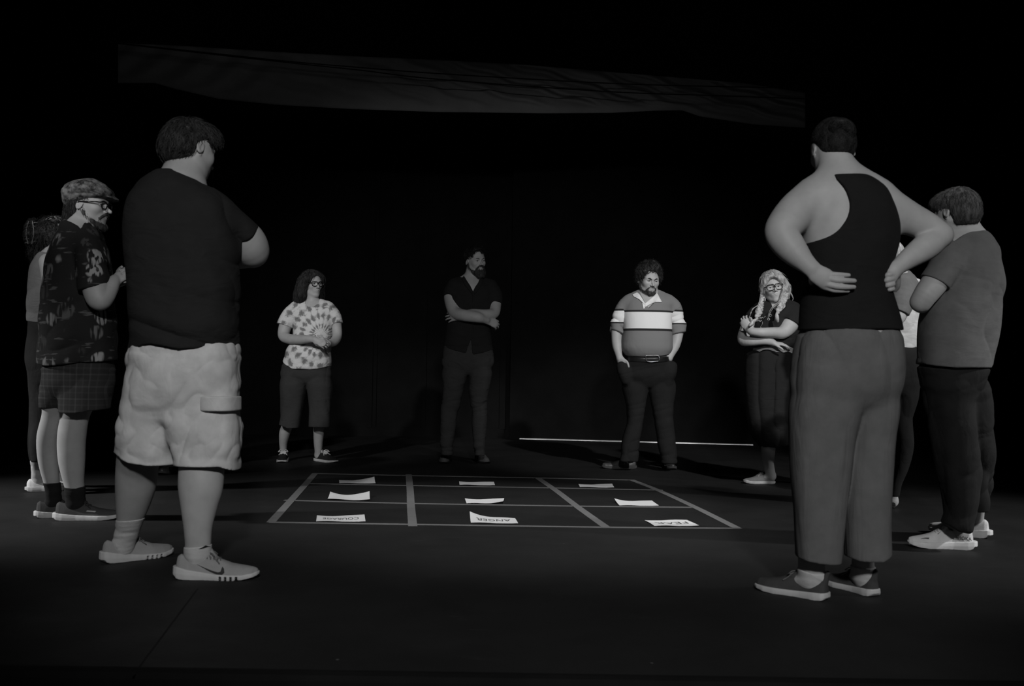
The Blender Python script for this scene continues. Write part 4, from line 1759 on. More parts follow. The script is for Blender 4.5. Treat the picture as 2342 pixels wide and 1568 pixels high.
    legr = bd.loft([(860, 385, 530, .11, -.01), (930, 382, 550, .135, -.01), (1000, 390, 550, .13, -.01), (1040, 402, 548, .128, -.01), (1090, 407, 546, .13, -.01)], n=2.6, rd=.005)
    t = Field().add(hips, .02).add(legl, .03).add(legr, .03)
    bd.bottoms(t, torso, (400, 810), [lgR, lgL], .010, -.008)
    t.cut(bd.below([(250, 790), (340, 784), (360, 772), (390, 768), (440, 776), (520, 784), (600, 782)]))
    t.cut(bd.above([(250, 1036), (270, 1042), (310, 1056), (352, 1062), (404, 1063), (411, 1062), (412, 1061), (520, 1060.5), (532, 1066), (548, 1074), (580, 1076)]))
    hl = bd.loft([(1046, 286, 388, .095, .045), (1090, 284, 390, .095, .05)], n=2.5, rd=.02)
    hr = bd.loft([(1044, 424, 532, .105, -.01), (1110, 424, 532, .105, -.01)], n=2.6, rd=.02)
    t.sub(hl, .004).sub(hr, .004)
    t.disp(0.012, (4.5, 4.5, 7), 5, rotm('Y', 38), ridge=True, zlo=(bd.pt(400, 1055)[2], bd.pt(400, 1030)[2]), zhi=(bd.pt(400, 860)[2], bd.pt(400, 800)[2]))
    t.disp(0.008, (7, 7, 16), 9, rotm('Y', -25), zlo=(bd.pt(400, 1055)[2], bd.pt(400, 1040)[2]), zhi=(bd.pt(400, 830)[2], bd.pt(400, 800)[2]))
    t.disp(0.004, (14, 14, 24), 12, rotm('Y', 50), ridge=True, zlo=(bd.pt(400, 1055)[2], bd.pt(400, 1040)[2]))
    sh = bd.part('shorts', t, M['khaki'], 0.0045)
    # cargo pocket flap and its snap, waist pocket edge and hem stitching ridge
    fl = Field()
    flap = bd.loft([(903, 461, 551.5, .140, -.012), (936, 463, 552, .139, -.012)], n=2.6, rd=.004)
    fl.add(flap, 0, 0.001)
    fl.cut(bd.above([(400, 935), (466, 934), (474, 939), (552, 946), (600, 948)]))
    fl.cut(bd.below([(400, 900), (465, 902), (552, 905), (600, 906)]))
    fl.cut(Fn(lambda x, y, z: (f32(bd.pt(462, 920)[0]) - x) + 0 * y + 0 * z))
    fl.cut(Fn(lambda x, y, z: (y - f32(bd.Y - .01)) + 0 * x + 0 * z))
    bd.part('pocket_flap', fl, M['khaki'], 0.0032, parent=sh)
    # socks
    sock(bd, lgL, [(291, 1203, .13, 27), (288, 1225, .14, 26), (282, 1246, .15, 26)], 'white_sock', [(200, 1208), (270, 1205), (315, 1199), (360, 1197)], rib=.0025)
    for so, cc in [sock(bd, lgR, [(452.5, 1240, -.12, 31.5), (452, 1262, -.125, 30), (451, 1280, -.13, 31)], 'white_sock', [(200, 1245), (421, 1245), (484, 1240), (520, 1239)])]:
        if True:
            r_ = .041
            V = []
            for x, yy in ((448, 1258.8), (456, 1254.8), (462.5, 1251), (466, 1253.5), (470, 1255.8), (459, 1257.6)):
                p = bd.pt(x, yy, -.125)
                ctr = cc.p[np.argmin(abs(cc.p[:, 2] - p[2]))]
                dx = p[0] - ctr[0]
                V.append(np.array([p[0], ctr[1] - .8 * math.sqrt(max(1e-5, cc.r[np.argmin(abs(cc.p[:, 2] - p[2]))] ** 2 - dx ** 2)) - .006, p[2]]))
            mesh_obj('sock_emblem', V, [(0, 5, 1), (1, 5, 2), (2, 5, 3), (3, 5, 4)], M['logo_dark'], so, bd.org, False)
    # swoosh mark on the outer side of the near shoe
    up = [(0.090, .058), (0.115, .047), (.145, .036), (.168, .031), (.178, .036), (.180, .052), (.180, .052)]
    lo = [(.180, .052), (.186, .034), (.178, .0235), (.165, .0225), (.140, .029), (.110, .043), (0.090, .058)]
    top_, bot_ = [(0.084, .060), (.110, .049), (.140, .038), (.162, .032), (.172, .0345), (.177, .053)], [(.184, .046), (.187, .031), (.178, .023), (.160, .0232), (.130, .035), (0.084, .0595)]
    for sd in (-1, 1):
        flat_mark('swoosh_mark', [top_ + bot_], s1, sd, 'logo_dark', f1)


def person_near_right():
    bd = Body('person', 'person from behind in black tank top and grey wide trousers, hands on hips', 'person', 1880, 1372, 3.72)
    put_shoe(bd, 'plain', (1893, 1374), (1730, 1344))
    lgL = leg(bd, [(1880, 900, 0, 58), (1872, 1100, 0, 44), (1862, 1200, 0, 36), (1856, 1260, -.01, 31), (1856, 1300, -.02, 31), (1857, 1318, -.02, 31)], .75, .03)
    put_shoe(bd, 'plain', (2003, 1365), (1902, 1335), length=.275)
    lgR = leg(bd, [(1995, 930, 0.02, 40), (1990, 1100, 0.02, 34), (1980, 1220, 0.01, 30), (1974, 1270, 0, 27), (1974, 1300, 0, 28), (1975, 1315, 0, 28)], .8, .03)
    upper = [(398, 1893, 1966, .05), (412, 1872, 1990, .085), (432, 1855, 2018, .105), (462, 1846, 2036, .115), (500, 1842, 2047, .120), (545, 1840, 2049, .122), (600, 1842, 2036, .118),
             (650, 1842, 2030, .115), (700, 1836, 2044, .12), (755, 1832, 2057, .128), (800, 1822, 2060, .135), (860, 1818, 2060, .135), (900, 1822, 2050, .12)]
    torso = bd.loft(upper, n=2.3)
    bd.fd.add(torso, .03, -.010)
    # shoulders, arms (elbows out, hands on the small of the back)
    aL = bd.chain([(1908, 428, 0, 30), (1868, 448, 0, 44), (1828, 478, -.02, 45), (1797, 512, -.06, 41), (1788, 535, -.08, 38), (1806, 563, -.10, 35), (1832, 592, -.12, 26), (1854, 612, -.135, 17.5)])
    aR = bd.chain([(1990, 432, 0, 26), (2030, 470, 0, 40), (2078, 498, .01, 37), (2122, 520, .01, 33), (2151, 537, 0, 28)])
    aR2 = bd.chain([(2150, 538, 0, 27), (2120, 562, -.02, 31), (2080, 590, -.05, 24), (2048, 615, -.07, 16.5)])
    bd.fd.add(aL, .035).add(aR, .03).add(aR2, .012)
    bd.fd.add(bd.chain([(1870, 490, .02, 42), (1880, 530, .03, 44), (1890, 600, .02, 40)]), .05)   # side under the arm
    bd.fd.add(bd.chain([(2020, 480, .02, 30), (2010, 540, .03, 38)]), .05)
    # left hand, laid flat with fingers to the right
    bk = -.140
    px = bd.m(1)
    def L(rows, rr, k=.004, flat=None, sub=3):
        bd.fd.add(Chain([bd.pt(a, b, c_) for a, b, c_ in rows], [r * px for r in rr], sub, flat), k)
    view = norm(np.array([0, 1, 0.1]))
    L([(1848, 606, bk), (1866, 622, bk - .004), (1886, 634, bk - .006), (1894, 640, bk - .004)], [17, 19, 21, 19], .012, (view, .5))
    L([(1866, 632, bk), (1884, 648, bk + .004), (1892, 655, bk + .008)], [14, 13, 10], .01, (view, .6))
    for rows, rr in (([(1892, 627, bk - .006), (1910, 628, bk - .016), (1925, 628.5, bk - .014), (1941, 629, bk - .006)], [7, 6.4, 5.6, 4.6]),
                     ([(1890, 636, bk - .006), (1912, 640, bk - .020), (1934, 641, bk - .018), (1954, 642, bk - .008)], [7, 6.8, 6.2, 5.2]),
                     ([(1886, 648, bk - .004), (1910, 654, bk - .016), (1934, 656, bk - .016), (1953, 656, bk - .006)], [7, 6.8, 6.2, 5.0]),
                     ([(1884, 655, bk + .004), (1905, 663, bk - .004), (1925, 664.5, bk - .004), (1940, 665, bk + .002)], [6, 5.4, 5, 4.0])):
        L(rows, rr, .003)
    L([(1862, 630, bk + .015), (1858, 640, bk + .05), (1858, 646, bk + .09)], [10, 8.5, 7], .01)      # thumb forward round the waist
    a = bd.pt(1835, 690, bk)
    b = bd.pt(1965, 600, bk)
    bd.fine.append((np.array([a[0], bd.Y + bk - .07, a[2]]), np.array([b[0], bd.Y + bk + .09, b[2]]), .0026))
    # right hand, fingertips curling round the waist
    br = -.075
    L([(2050, 612, br), (2040, 628, br - .01), (2033, 642, br - .004)], [15, 16, 15], .012, (view, .6))
    for rows, rr in (([(2042, 626, br - .016), (2032, 628, br - .022), (2024, 631, br - .012)], [6.2, 6, 5]),
                     ([(2040, 637, br - .016), (2030, 640, br - .022), (2022, 642, br - .012)], [6.4, 6.2, 5.2]),
                     ([(2042, 649, br - .014), (2032, 652, br - .02), (2024, 653, br - .010)], [6.2, 6, 5]),
                     ([(2042, 660, br - .010), (2035, 662, br - .014), (2029, 662, br - .006)], [5.4, 5, 4.2])):
        L(rows, rr, .003)
    L([(2050, 630, br + .01), (2052, 650, br + .04), (2048, 662, br + .06)], [9, 8, 6], .01)
    a = bd.pt(2012, 672, br)
    b = bd.pt(2066, 600, br)
    bd.fine.append((np.array([a[0], bd.Y + br - .06, a[2]]), np.array([b[0], bd.Y + br + .09, b[2]]), .0028))
    # neck, head
    bd.fd.add(bd.chain([(1925, 420, .01, 50), (1918, 392, .015, 43), (1908, 360, .03, 38), (1903, 335, .05, 38)]), .04)
    bd.fd.add(bd.chain([(1870, 442, 0, 32), (1905, 415, .01, 32), (1955, 415, .01, 32), (2005, 440, .01, 30)]), .05)
    hd = Head(bd.pt(1901, 345, .07), 0.222, -173, 14, 2)
    hd.build(bd.fd, 1.02)
    a, b = hd.box(.15)
    bd.fine.append((a, b, .0032))
    bd.body(.0048)
    f = Field()
    f.add(hd.ell(0, -.08, .15, .330, .425, .39), .02)
    f.add(hd.ell(0, -.24, -.04, .25, .24, .24), .06)
    f.sub(hd.ell(0, .46, -.12, .36, .42, .42), .03)
    f.sub(hd.ell(.35, .0, -.17, .14, .25, .27), .02).sub(hd.ell(-.35, .0, -.17, .14, .25, .27), .02)
    f.sub(hd.ell(0, -.20, -.48, .36, .34, .27), .02)
    f.disp(.002, (60, 60, 30), 4)
    bc = bd.pt(1925, 297, -.02)
    fl = lambda p: (bc - p)
    o = hd.hair(f, M['black_hair'], bd.root, bd.org, .0035, strand=[dict(n=2600, length=.07, rad=.0007, lift=.0012, seed=8, flow=fl)])
    # bun: coiled lock
    k = Field()
    r = bd.m(1)
    ring = []
    for i in range(13):
        a = 2 * math.pi * i / 12
        ring.append(bc + np.array([math.cos(a) * 19 * r, -.012 - .010 * math.sin(a), math.sin(a) * 12 * r + math.cos(a) * -6 * r]))
    k.add(Chain(ring, [11 * r] * 13, 2), 0)
    k.add(Ell(bc + np.array([0, .012, 0]), np.array([25, 22, 20]) * r), .02)
    k.disp(.003, (40, 40, 60), 2)
    hd.hair(k, M['black_hair'], bd.root, bd.org, .003, name='hair_bun', strand=[dict(n=900, length=.06, rad=.0008, lift=.001, seed=2, flow=lambda p: np.cross(p - bc, [0, 1, .2]))])
    # tank top
    s = Field()
    s.add(torso, .01, .007)
    s.add(bd.chain([(1888, 425, .0, 28), (1910, 408, .01, 30), (1955, 408, .01, 30), (2000, 432, .01, 28)]), .04, .003)
    s.cut(bd.below([(1700, 300), (1860, 400), (1884, 397), (1900, 393.5), (1935, 392), (1966, 394), (1985, 402), (2100, 440)], 0, -.15))
    s.cut(bd.above([(1700, 756), (1832, 755), (1900, 757), (1960, 756), (2000, 754), (2057, 756), (2200, 757)]))
    # armholes (cut through front to back)
    X = bd.Y
    def hole(rows, grow=1.0):
        return Chain([bd.pt(a_, b_, dy) for a_, b_, dy, _ in rows], [bd.m(r_) for *_, r_ in rows], 4, (np.array([0, 1.0, 0]), 3.0))
    s.sub(hole([(1848, 395, 0, 44), (1850, 440, 0, 54), (1852, 480, 0, 72), (1834, 492, 0, 66)]), .004)
    s.sub(hole([(2078, 420, 0, 44), (2098, 470, 0, 52), (2106, 500, 0, 54)]), .004)
    s.disp(.0035, (3.5, 3.5, 12), 3, rotm('Y', 10), zhi=(bd.pt(1900, 760)[2], bd.pt(1900, 640)[2]), ridge=True)
    s.disp(.002, (6, 6, 6), 7)
    bd.part('tank_top', s, M['black_tank'], .0045)
    # trousers
    hips = bd.loft([(736, 1846, 2036, .112), (756, 1835, 2053, .126), (775, 1828, 2058, .137), (810, 1819, 2063, .145), (850, 1813, 2063, .150), (885, 1814, 2058, .14), (935, 1850, 2030, .09)], n=2.35)
    l1 = bd.loft([(850, 1830, 1965, .11, -.01), (940, 1809, 1966, .12, -.01), (1000, 1808, 1952, .11, -.01), (1080, 1811, 1941, .10, -.01), (1180, 1819, 1931, .09, -.01), (1300, 1824, 1921, .082, -.01)], n=2.4, rd=.004)
    l2 = bd.loft([(850, 1940, 2040, .105, .02), (930, 1940, 2051, .11, .02), (1000, 1942, 2043, .10, .02), (1100, 1934, 2036, .095, .02), (1200, 1932, 2034, .088, .02), (1295, 1936, 2037, .082, .02)], n=2.4, rd=.004)
    t = Field().add(hips, .02).add(l1, .03).add(l2, .02)
    bd.bottoms(t, torso, (1900, 770), [lgL, lgR])
    t.cut(bd.below([(1780, 742), (1900, 744), (2100, 743)]))
    t.cut(bd.above([(1780, 1272), (1824, 1274), (1870, 1281), (1921, 1286), (1930, 1284), (1934, 1274), (1960, 1280), (2008, 1281), (2020, 1276), (2038, 1268), (2100, 1266)]))
    t.sub(bd.loft([(1262, 1834, 1912, .070, -.01), (1330, 1834, 1912, .070, -.01)], n=2.4), .004)
    t.sub(bd.loft([(1255, 1945, 2028, .070, .02), (1330, 1945, 2028, .070, .02)], n=2.4), .004)
    t.disp(.008, (6.5, 6.5, 1.6), 4, rotm('Y', 8), ridge=True, zhi=(bd.pt(1900, 860)[2], bd.pt(1900, 980)[2]))
    t.disp(.004, (9, 9, 3), 8, rotm('Y', -20), ridge=True, zhi=(bd.pt(1900, 850)[2], bd.pt(1900, 1100)[2]))
    t.disp(.003, (5, 5, 5), 9)
    bd.part('trousers', t, M['grey_linen'], .0045)
    sock(bd, lgL, [(1856, 1295, -.02, 33), (1857, 1318, -.02, 33)], 'white_sock', [(1700, 1290), (1820, 1292), (1835, 1306), (1860, 1312), (1884, 1312), (1940, 1312)], .76)
    sock(bd, lgR, [(1974, 1295, 0, 30), (1975, 1312, 0, 30)], 'white_sock', [(1900, 1290), (1945, 1295), (1960, 1307), (1998, 1309), (2040, 1309)], .8)


person_near_left()
person_near_right()


def drape(bd, fd, parent, name, edges, mat, lift=.007, thick=.003):
    """flat cloth piece between two picture curves, laid over a garment with real thickness"""
    e = []
    for pts in edges:
        pts = np.array(pts, float)
        t = np.linspace(0, 1, len(pts))
        tt = np.linspace(0, 1, 16)
        e.append(np.stack([np.interp(tt, t, pts[:, k]) for k in (0, 1)], 1))
    m = 6
    V, n = [], 16
    Ys = np.linspace(bd.Y - .30, bd.Y + .08, 160)
    for add in (lift + thick, lift):
        for j in range(m):
            w = j / (m - 1)
            for i in range(n):
                px, py = e[0][i] * (1 - w) + e[1][i] * w
                p = bd.pt(px, py, -.1)
                q_ = np.stack([np.full(160, p[0]), Ys, np.full(160, p[2])], 1)
                d = np.minimum(fd.points(q_), bd.fd.points(q_))
                h = np.nonzero(d < 0)[0]
                y = Ys[h[0]] if len(h) else bd.Y - .02
                V.append(np.array([px, py, y - add - bd.Y]))
    # smooth the depth a little, then place
    A = np.array(V).reshape(2, m, n, 3)
    for _ in range(4):
        z = A[..., 2].copy()
        z[:, :, 1:-1] = (z[:, :, 1:-1] * 2 + z[:, :, :-2] + z[:, :, 2:]) / 4
        z[:, 1:-1] = (z[:, 1:-1] * 2 + z[:, :-2] + z[:, 2:]) / 4
        A[..., 2] = np.minimum(z, A[..., 2])
    V = [bd.pt(a[0], a[1], a[2]) for a in A.reshape(-1, 3)]
    Fc = []
    for s_ in range(2):
        for j in range(m - 1):
            for i in range(n - 1):
                a = s_ * m * n + j * n + i
                q = (a, a + 1, a + n + 1, a + n)
                Fc.append(q if s_ == 0 else q[::-1])
    N_ = m * n
    for i in range(n - 1):
        for j in (0, m - 1):
            a = j * n + i
            Fc.append((a, a + 1, a + 1 + N_, a + N_))
    for j in range(m - 1):
        for i in (0, n - 1):
            a = j * n + i
            Fc.append((a, a + n, a + n + N_, a + N_))
    return mesh_obj(name, V, Fc, M[mat], parent, bd.org)


def person_tie_dye():
    bd = Body('person', 'person in a pale tie-dye tee, dark cropped trousers and glasses, hands clasped in front', 'person', 705, 1056, 8.5)
    put_shoe(bd, 'skate', (653, 1051.5), (644, 1058.5), length=.27)
    lg1 = leg(bd, [(668, 860, 0, 26), (663, 920, 0, 21), (657, 970, 0, 14.5), (651, 990, 0, 13.5), (648, 1010, 0, 10.5), (648, 1028, 0, 8.8), (649, 1040, 0, 8.5)], .9)
    put_shoe(bd, 'skate', (722, 1053), (757, 1057), length=.285)
    lg2 = leg(bd, [(728, 860, 0, 26), (730, 920, 0, 21), (729, 960, 0, 15), (729, 985, 0, 13), (728, 1010, 0, 11), (728, 1030, 0, 9), (728, 1040, 0, 9)], .9)
    torso = bd.loft([(688, 692, 736, .05), (696, 680, 748, .075), (708, 668, 762, .10), (725, 668, 764, .115), (745, 672, 760, .125, -.01), (765, 671, 759, .125, -.01), (785, 664, 757, .125, -.01),
                     (805, 655, 757, .135, -.02), (825, 649, 757, .14, -.01), (843, 646, 758, .14)], n=2.3)
    bd.fd.add(torso, .03, -.012)
    aL = bd.chain([(676, 710, 0, 14), (662, 725, 0, 15), (652, 748, 0, 14.5), (649, 768, -.03, 12.5), (664, 775, -.10, 11.5), (690, 776, -.19, 10.5), (708, 775, -.25, 8.5), (720, 776, -.28, 7.2)])
    aR = bd.chain([(753, 710, 0, 13), (764, 725, 0, 14), (770, 748, 0, 12), (771, 768, -.03, 11), (765, 780, -.10, 10.5), (755, 785, -.18, 9), (749, 785, -.25, 7.2)])
    bd.fd.add(aL, .03).add(aR, .03)
    w1, w2 = bd.pt(721, 777, -.285), bd.pt(749, 786, -.255)
    bd.fine.append(hand(bd.fd, w1, (.85, -.25, -.35), (0.1, -.9, .3), (.3, 0, 1), size=.158, curl=(.6, .8, .5), wr=.024))
    bd.fine.append(hand(bd.fd, w2, (-.75, -.3, .05), (.2, -.8, -.6), (-.2, 0, 1), size=.165, curl=(.6, .8, .5), wr=.024))
    bd.fd.add(bd.chain([(716, 704, 0, 17), (715, 688, -.01, 13.5), (714, 672, -.01, 13), (712, 655, .0, 13)]), .04)
    bd.fd.add(bd.chain([(682, 707, 0, 9), (698, 696, 0, 9), (732, 696, 0, 9), (750, 708, 0, 9)]), .04)
    hd = Head(bd.pt(715, 648, -.01), .222, 42, 6, -3)
    hd.build(bd.fd, .98, smile=.012)
    a, b = hd.box(.15)
    bd.fine.append((a, b, .0025))
    bd.body(.006)
    hd.eyes(bd.root, bd.org, (-.25, -.1))
    hd.brows(bd.root, bd.org, M['dark_hair'], .010)
    glasses(hd, bd.root, bd.org, M['frame_black'], .115, .085)
    f = Field()
    f.add(hd.ell(0, -.07, .16, .355, .43, .375), .02)
    f.add(hd.ch([(.34, .10, .20), (.37, -.02, 0), (.40, -.04, -.25), (.44, -.08, -.50), (.42, -.10, -.70)], [.08, .12, .13, .15, .08]), .06)
    f.add(hd.ch([(-.34, .08, .20), (-.37, -.02, 0), (-.38, -.04, -.25), (-.40, -.06, -.50), (-.38, -.06, -.66)], [.08, .11, .12, .13, .07]), .06)
    f.add(hd.ch([(0, -.36, 0), (.02, -.42, -.30), (.1, -.42, -.60), (.12, -.38, -.76)], [.25, .27, .26, .12]), .08)
    f.add(hd.ch([(.25, -.25, 0), (.36, -.28, -.35), (.45, -.25, -.68)], [.15, .18, .12]), .06)
    f.sub(hd.ell(0, .46, -.08, .285, .36, .46), .02)
    f.disp(.007, (30, 30, 12), 2).disp(.003, (80, 80, 25), 4)
    hd.hair(f, M['dark_hair'], bd.root, bd.org, .0035, strand=[dict(n=3000, length=.14, rad=.0011, lift=.002, seed=3, curl=.25, down=.9), dict(n=500, length=.13, rad=.0009, lift=.004, seed=6, curl=.4, down=1.2, frizz=.01)])
    s = Field()
    s.add(torso, .02, .005)
    s.add(bd.chain([(680, 702, 0, 12), (698, 694, 0, 10), (732, 694, 0, 10), (752, 704, 0, 12)]), .04)
    s.add(Cut(bd.chain([(680, 707, 0, 19), (664, 721, 0, 19), (650, 745, 0, 17.5), (646, 760, 0, 17)]), plane(bd.pt(651, 745, 0), (-.30, -.2, -.93))), .03)
    s.add(Cut(bd.chain([(748, 706, 0, 18), (762, 721, 0, 18), (771, 742, 0, 15), (774, 760, 0, 15)]), plane(bd.pt(771, 741, 0), (.25, -.2, -.95))), .03)
    s.cut(bd.below([(640, 560), (694, 640), (702, 686), (710, 691), (722, 691), (732, 686), (738, 640), (800, 560)], 0, .5))
    s.cut(bd.above([(600, 800), (645, 822), (652, 829), (662, 836), (676, 842), (715, 844.5), (740, 841), (760, 838), (800, 836)]))
    s.sub(bd.loft([(834, 656, 748, .11), (880, 656, 748, .11)], n=2.3), .004)
    s.disp(.010, (4, 4, 15), 3, rotm('Y', 14), ridge=True, fn=lambda x, y, z: np.clip(1 - np.abs(z - bd.pt(700, 800)[2]) / .16, 0, 1))
    s.disp(.006, (9, 9, 5), 5, ridge=True, zhi=(bd.pt(700, 842)[2], bd.pt(700, 800)[2]))
    s.disp(.004, (6, 6, 6), 9)
    c = bd.pt(742, 768, 0) - bd.org
    M['tie_dye'] = tie_dye_mat((c[0], c[2]), 0)
    bd.part('shirt', s, M['tie_dye'], .0045)
    # raised rib of the neckline
    nk = []
    for i in range(25):
        a = 2 * math.pi * i / 24
        x, yy = 716 + 19 * math.cos(a), 691 + 4 * math.sin(a)
        p = bd.pt(x, yy, 0)
        nk.append(np.array([p[0], bd.Y - .066 * math.sin(a), p[2] - .004]))
    t = Field()
    hips = bd.loft([(822, 652, 752, .11), (842, 645, 757, .125), (858, 643, 758, .12), (880, 662, 740, .07)], n=2.4)
    l1 = bd.loft([(840, 660, 690, .07), (870, 643, 701, .11), (920, 645, 694, .085), (950, 643, 689, .08), (985, 636, 684, .08)], n=2.4, rd=.004)
    l2 = bd.loft([(840, 712, 742, .07), (870, 702, 758, .11), (920, 706, 757, .085), (990, 706, 754, .08)], n=2.4, rd=.004)
    t.add(hips, .02).add(l1, .02).add(l2, .012)
    bd.bottoms(t, torso, (700, 838), [lg1, lg2], .010)
    t.cut(bd.below([(600, 822), (650, 832), (676, 848), (715, 850), (760, 844), (800, 840)]) if False else bd.below([(600, 812), (800, 822)]))
    t.cut(bd.above([(600, 968), (637, 970), (650, 973), (662, 978), (684, 978), (703, 978), (706, 976), (754, 976), (800, 976)]))
    t.sub(bd.loft([(966, 643, 678, .065), (1000, 643, 678, .065)]), .004).sub(bd.loft([(966, 713, 747, .065), (1000, 713, 747, .065)]), .004)
    t.disp(.004, (8, 8, 2.5), 4, ridge=True)
    bd.part('trousers', t, M['charcoal'], .005)
    return bd


def person_bearded():
    bd = Body('person', 'person with a beard in black short-sleeved shirt and jeans, arms folded, facing the camera', 'person', 1070, 1058, 8.64)
    put_shoe(bd, 'boot', (1024, 1053), (1014, 1060.5), length=.30)
    lg1 = leg(bd, [(1042, 860, 0, 22), (1033, 920, 0, 15), (1026, 980, 0, 13), (1022, 1030, 0, 11), (1021, 1042, 0, 10)], .9)
    put_shoe(bd, 'boot', (1092, 1052.5), (1116, 1061), length=.31)
    lg2 = leg(bd, [(1098, 860, 0, 22), (1096, 920, 0, 15), (1096, 980, 0, 13), (1097, 1030, 0, 11), (1098, 1042, 0, 10)], .9)
    torso = bd.loft([(634, 1062, 1094, .05), (643, 1045, 1112, .08), (655, 1031, 1128, .105), (675, 1026, 1130, .12), (700, 1026, 1128, .125), (730, 1024, 1124, .125), (760, 1020, 1122, .125), (785, 1016, 1125, .125),
                     (812, 1013, 1128, .125)], n=2.3)
    bd.fd.add(torso, .03, -.012)
    aR = bd.chain([(1040, 655, 0, 16), (1034, 672, 0, 18.5), (1036, 695, -.03, 18), (1042, 715, -.10, 14.5), (1062, 721, -.17, 13.5), (1090, 725, -.20, 12.5), (1104, 729, -.18, 9.5), (1113, 732, -.16, 8)])
    aL = bd.chain([(1121, 656, 0, 15), (1130, 674, 0, 16), (1131, 698, -.02, 15), (1129, 716, -.08, 12.5), (1110, 719, -.14, 12), (1080, 717, -.155, 11), (1068, 720, -.145, 9), (1062, 722, -.14, 8)])
    bd.fd.add(aR, .03).add(aL, .02)
    bd.fine.append(hand(bd.fd, bd.pt(1113, 732, -.16), (.75, .5, -.25), (.5, -.8, .2), (0, -.1, 1), size=.185, curl=(.3, .5, .4)))
    bd.fine.append(hand(bd.fd, bd.pt(1060, 722, -.13), (-1, .22, -.06), (0, -.9, .3), (0, 0, 1), size=.18, curl=(.15, .3, .3), spread=.12))
    bd.fd.add(bd.chain([(1078, 650, 0, 20), (1078, 632, 0, 15.5), (1082, 612, 0, 14.5), (1084, 600, 0, 14)]), .04)
    bd.fd.add(bd.chain([(1040, 652, 0, 11), (1062, 640, 0, 10), (1096, 640, 0, 10), (1120, 653, 0, 11)]), .04)
    hd = Head(bd.pt(1088, 597, -.01), .243, 32, 4, -4)
    hd.build(bd.fd, .95, nose=1.03)
    a, b = hd.box(.16)
    bd.fine.append((a, b, .0025))
    bd.body(.006)
    hd.eyes(bd.root, bd.org, (-.3, 0))
    hd.brows(bd.root, bd.org, M['brown_hair'], .014, .01)
    f = Field()
    f.add(hd.ell(0, -.10, .18, .335, .42, .355), .02)
    f.add(hd.ell(0, .12, .40, .24, .26, .13), .05)
    f.sub(hd.ell(0, .40, -.02, .30, .34, .42), .02)
    f.sub(hd.ell(.33, .04, -.18, .12, .22, .25), .02).sub(hd.ell(-.33, .04, -.18, .12, .22, .25), .02)
    f.sub(hd.ell(0, -.2, -.46, .4, .4, .26), .02)
    f.disp(.006, (40, 40, 20), 3)
    f.add(hd.ch([(-.03, .30, .38), (-.05, .345, .32), (-.05, .36, .27)], [.02, .014, .005]), .004)
    hd.hair(f, M['black_hair'], bd.root, bd.org, .0032, strand=[dict(n=1500, length=.05, rad=.0010, lift=.003, seed=3, curl=.5, frizz=.004)])
    g = Field()
    g.add(hd.ch([(.30, -.02, -.05), (.265, .02, -.20), (.19, .16, -.36), (.07, .30, -.46), (0, .34, -.50), (-.07, .30, -.46), (-.19, .16, -.36), (-.265, .02, -.20), (-.30, -.02, -.05)], [.035, .055, .075, .095, .11, .095, .075, .055, .035]), .02)
    g.add(hd.ell(0, .33, -.42, .14, .10, .13), .03)
    g.add(hd.ch([(-.135, .30, -.28), (-.08, .375, -.195), (0, .405, -.185), (.08, .375, -.195), (.135, .30, -.28)], [.030, .030, .026, .030, .030]), .015)
    g.sub(hd.ell(0, .43, -.25, .075, .10, .030), .01)
    g.disp(.004, (60, 60, 40), 3)
    hd.hair(g, M['beard'], bd.root, bd.org, .0025, name='beard', strand=[dict(n=900, length=.022, rad=.0008, lift=.002, seed=3, frizz=.006)])
    s = Field()
    s.add(torso, .02, .004)
    s.add(bd.chain([(1040, 652, 0, 13), (1062, 641, 0, 11), (1096, 641, 0, 11), (1120, 653, 0, 13)]), .04)
    s.add(Cut(aR.grown(.010), plane(bd.pt(1036, 679, 0), (0.02, -.3, -.95))), .03)
    s.add(Cut(aL.grown(.009), plane(bd.pt(1130, 695, 0), (-.02, -.3, -.95))), .03)
    s.cut(bd.below([(1000, 500), (1050, 590), (1062, 628), (1070, 638), (1076, 648), (1081, 662), (1088, 648), (1096, 638), (1100, 600), (1150, 500)], 0, .35))
    s.cut(bd.above([(980, 780), (1012, 791), (1040, 802), (1064, 808), (1068, 806), (1078, 776), (1081, 806), (1084, 810), (1106, 806), (1128, 799), (1160, 790)]))
    s.disp(.006, (4, 4, 16), 3, ridge=True, zhi=(bd.pt(1070, 800)[2], bd.pt(1070, 760)[2]))
    s.disp(.004, (6, 6, 6), 9)
    sh = bd.part('shirt', s, M['pindot'], .005)
    # stand collar and button placket
    pk = Field()
    yf = -.122
    pk.add(bd.chain([(1082, 668, -.128, 2.2), (1083, 700, -.132, 2.2), (1082, 740, -.13, 2.2), (1080, 772, -.13, 2.2)], 4, (np.array([0, 1.0, 0]), .45)), .002)
    bd.part('button_placket', pk, M['pindot'], .0025, parent=sh)
    drape(bd, s, sh, 'collar', [[(1061, 630), (1067, 640), (1075, 652), (1082, 666)], [(1056, 637), (1061, 648), (1070, 660), (1080, 673)]], 'pindot', .004)
    drape(bd, s, sh, 'collar', [[(1099, 632), (1095, 644), (1089, 656), (1083, 668)], [(1106, 638), (1103, 650), (1096, 660), (1086, 673)]], 'pindot', .004)
    t = Field()
    hips = bd.loft([(768, 1022, 1120, .118), (790, 1018, 1124, .119), (815, 1012, 1129, .12), (835, 1011, 1127, .115), (858, 1030, 1108, .07)], n=2.4)
    l1 = bd.loft([(815, 1028, 1060, .07), (850, 1011, 1071, .105), (880, 1013, 1063, .095), (915, 1012, 1054, .08), (932, 1009, 1049, .075), (980, 1007, 1043, .068), (1010, 1007, 1037, .06), (1040, 1009, 1036, .056)], n=2.3, rd=.01)
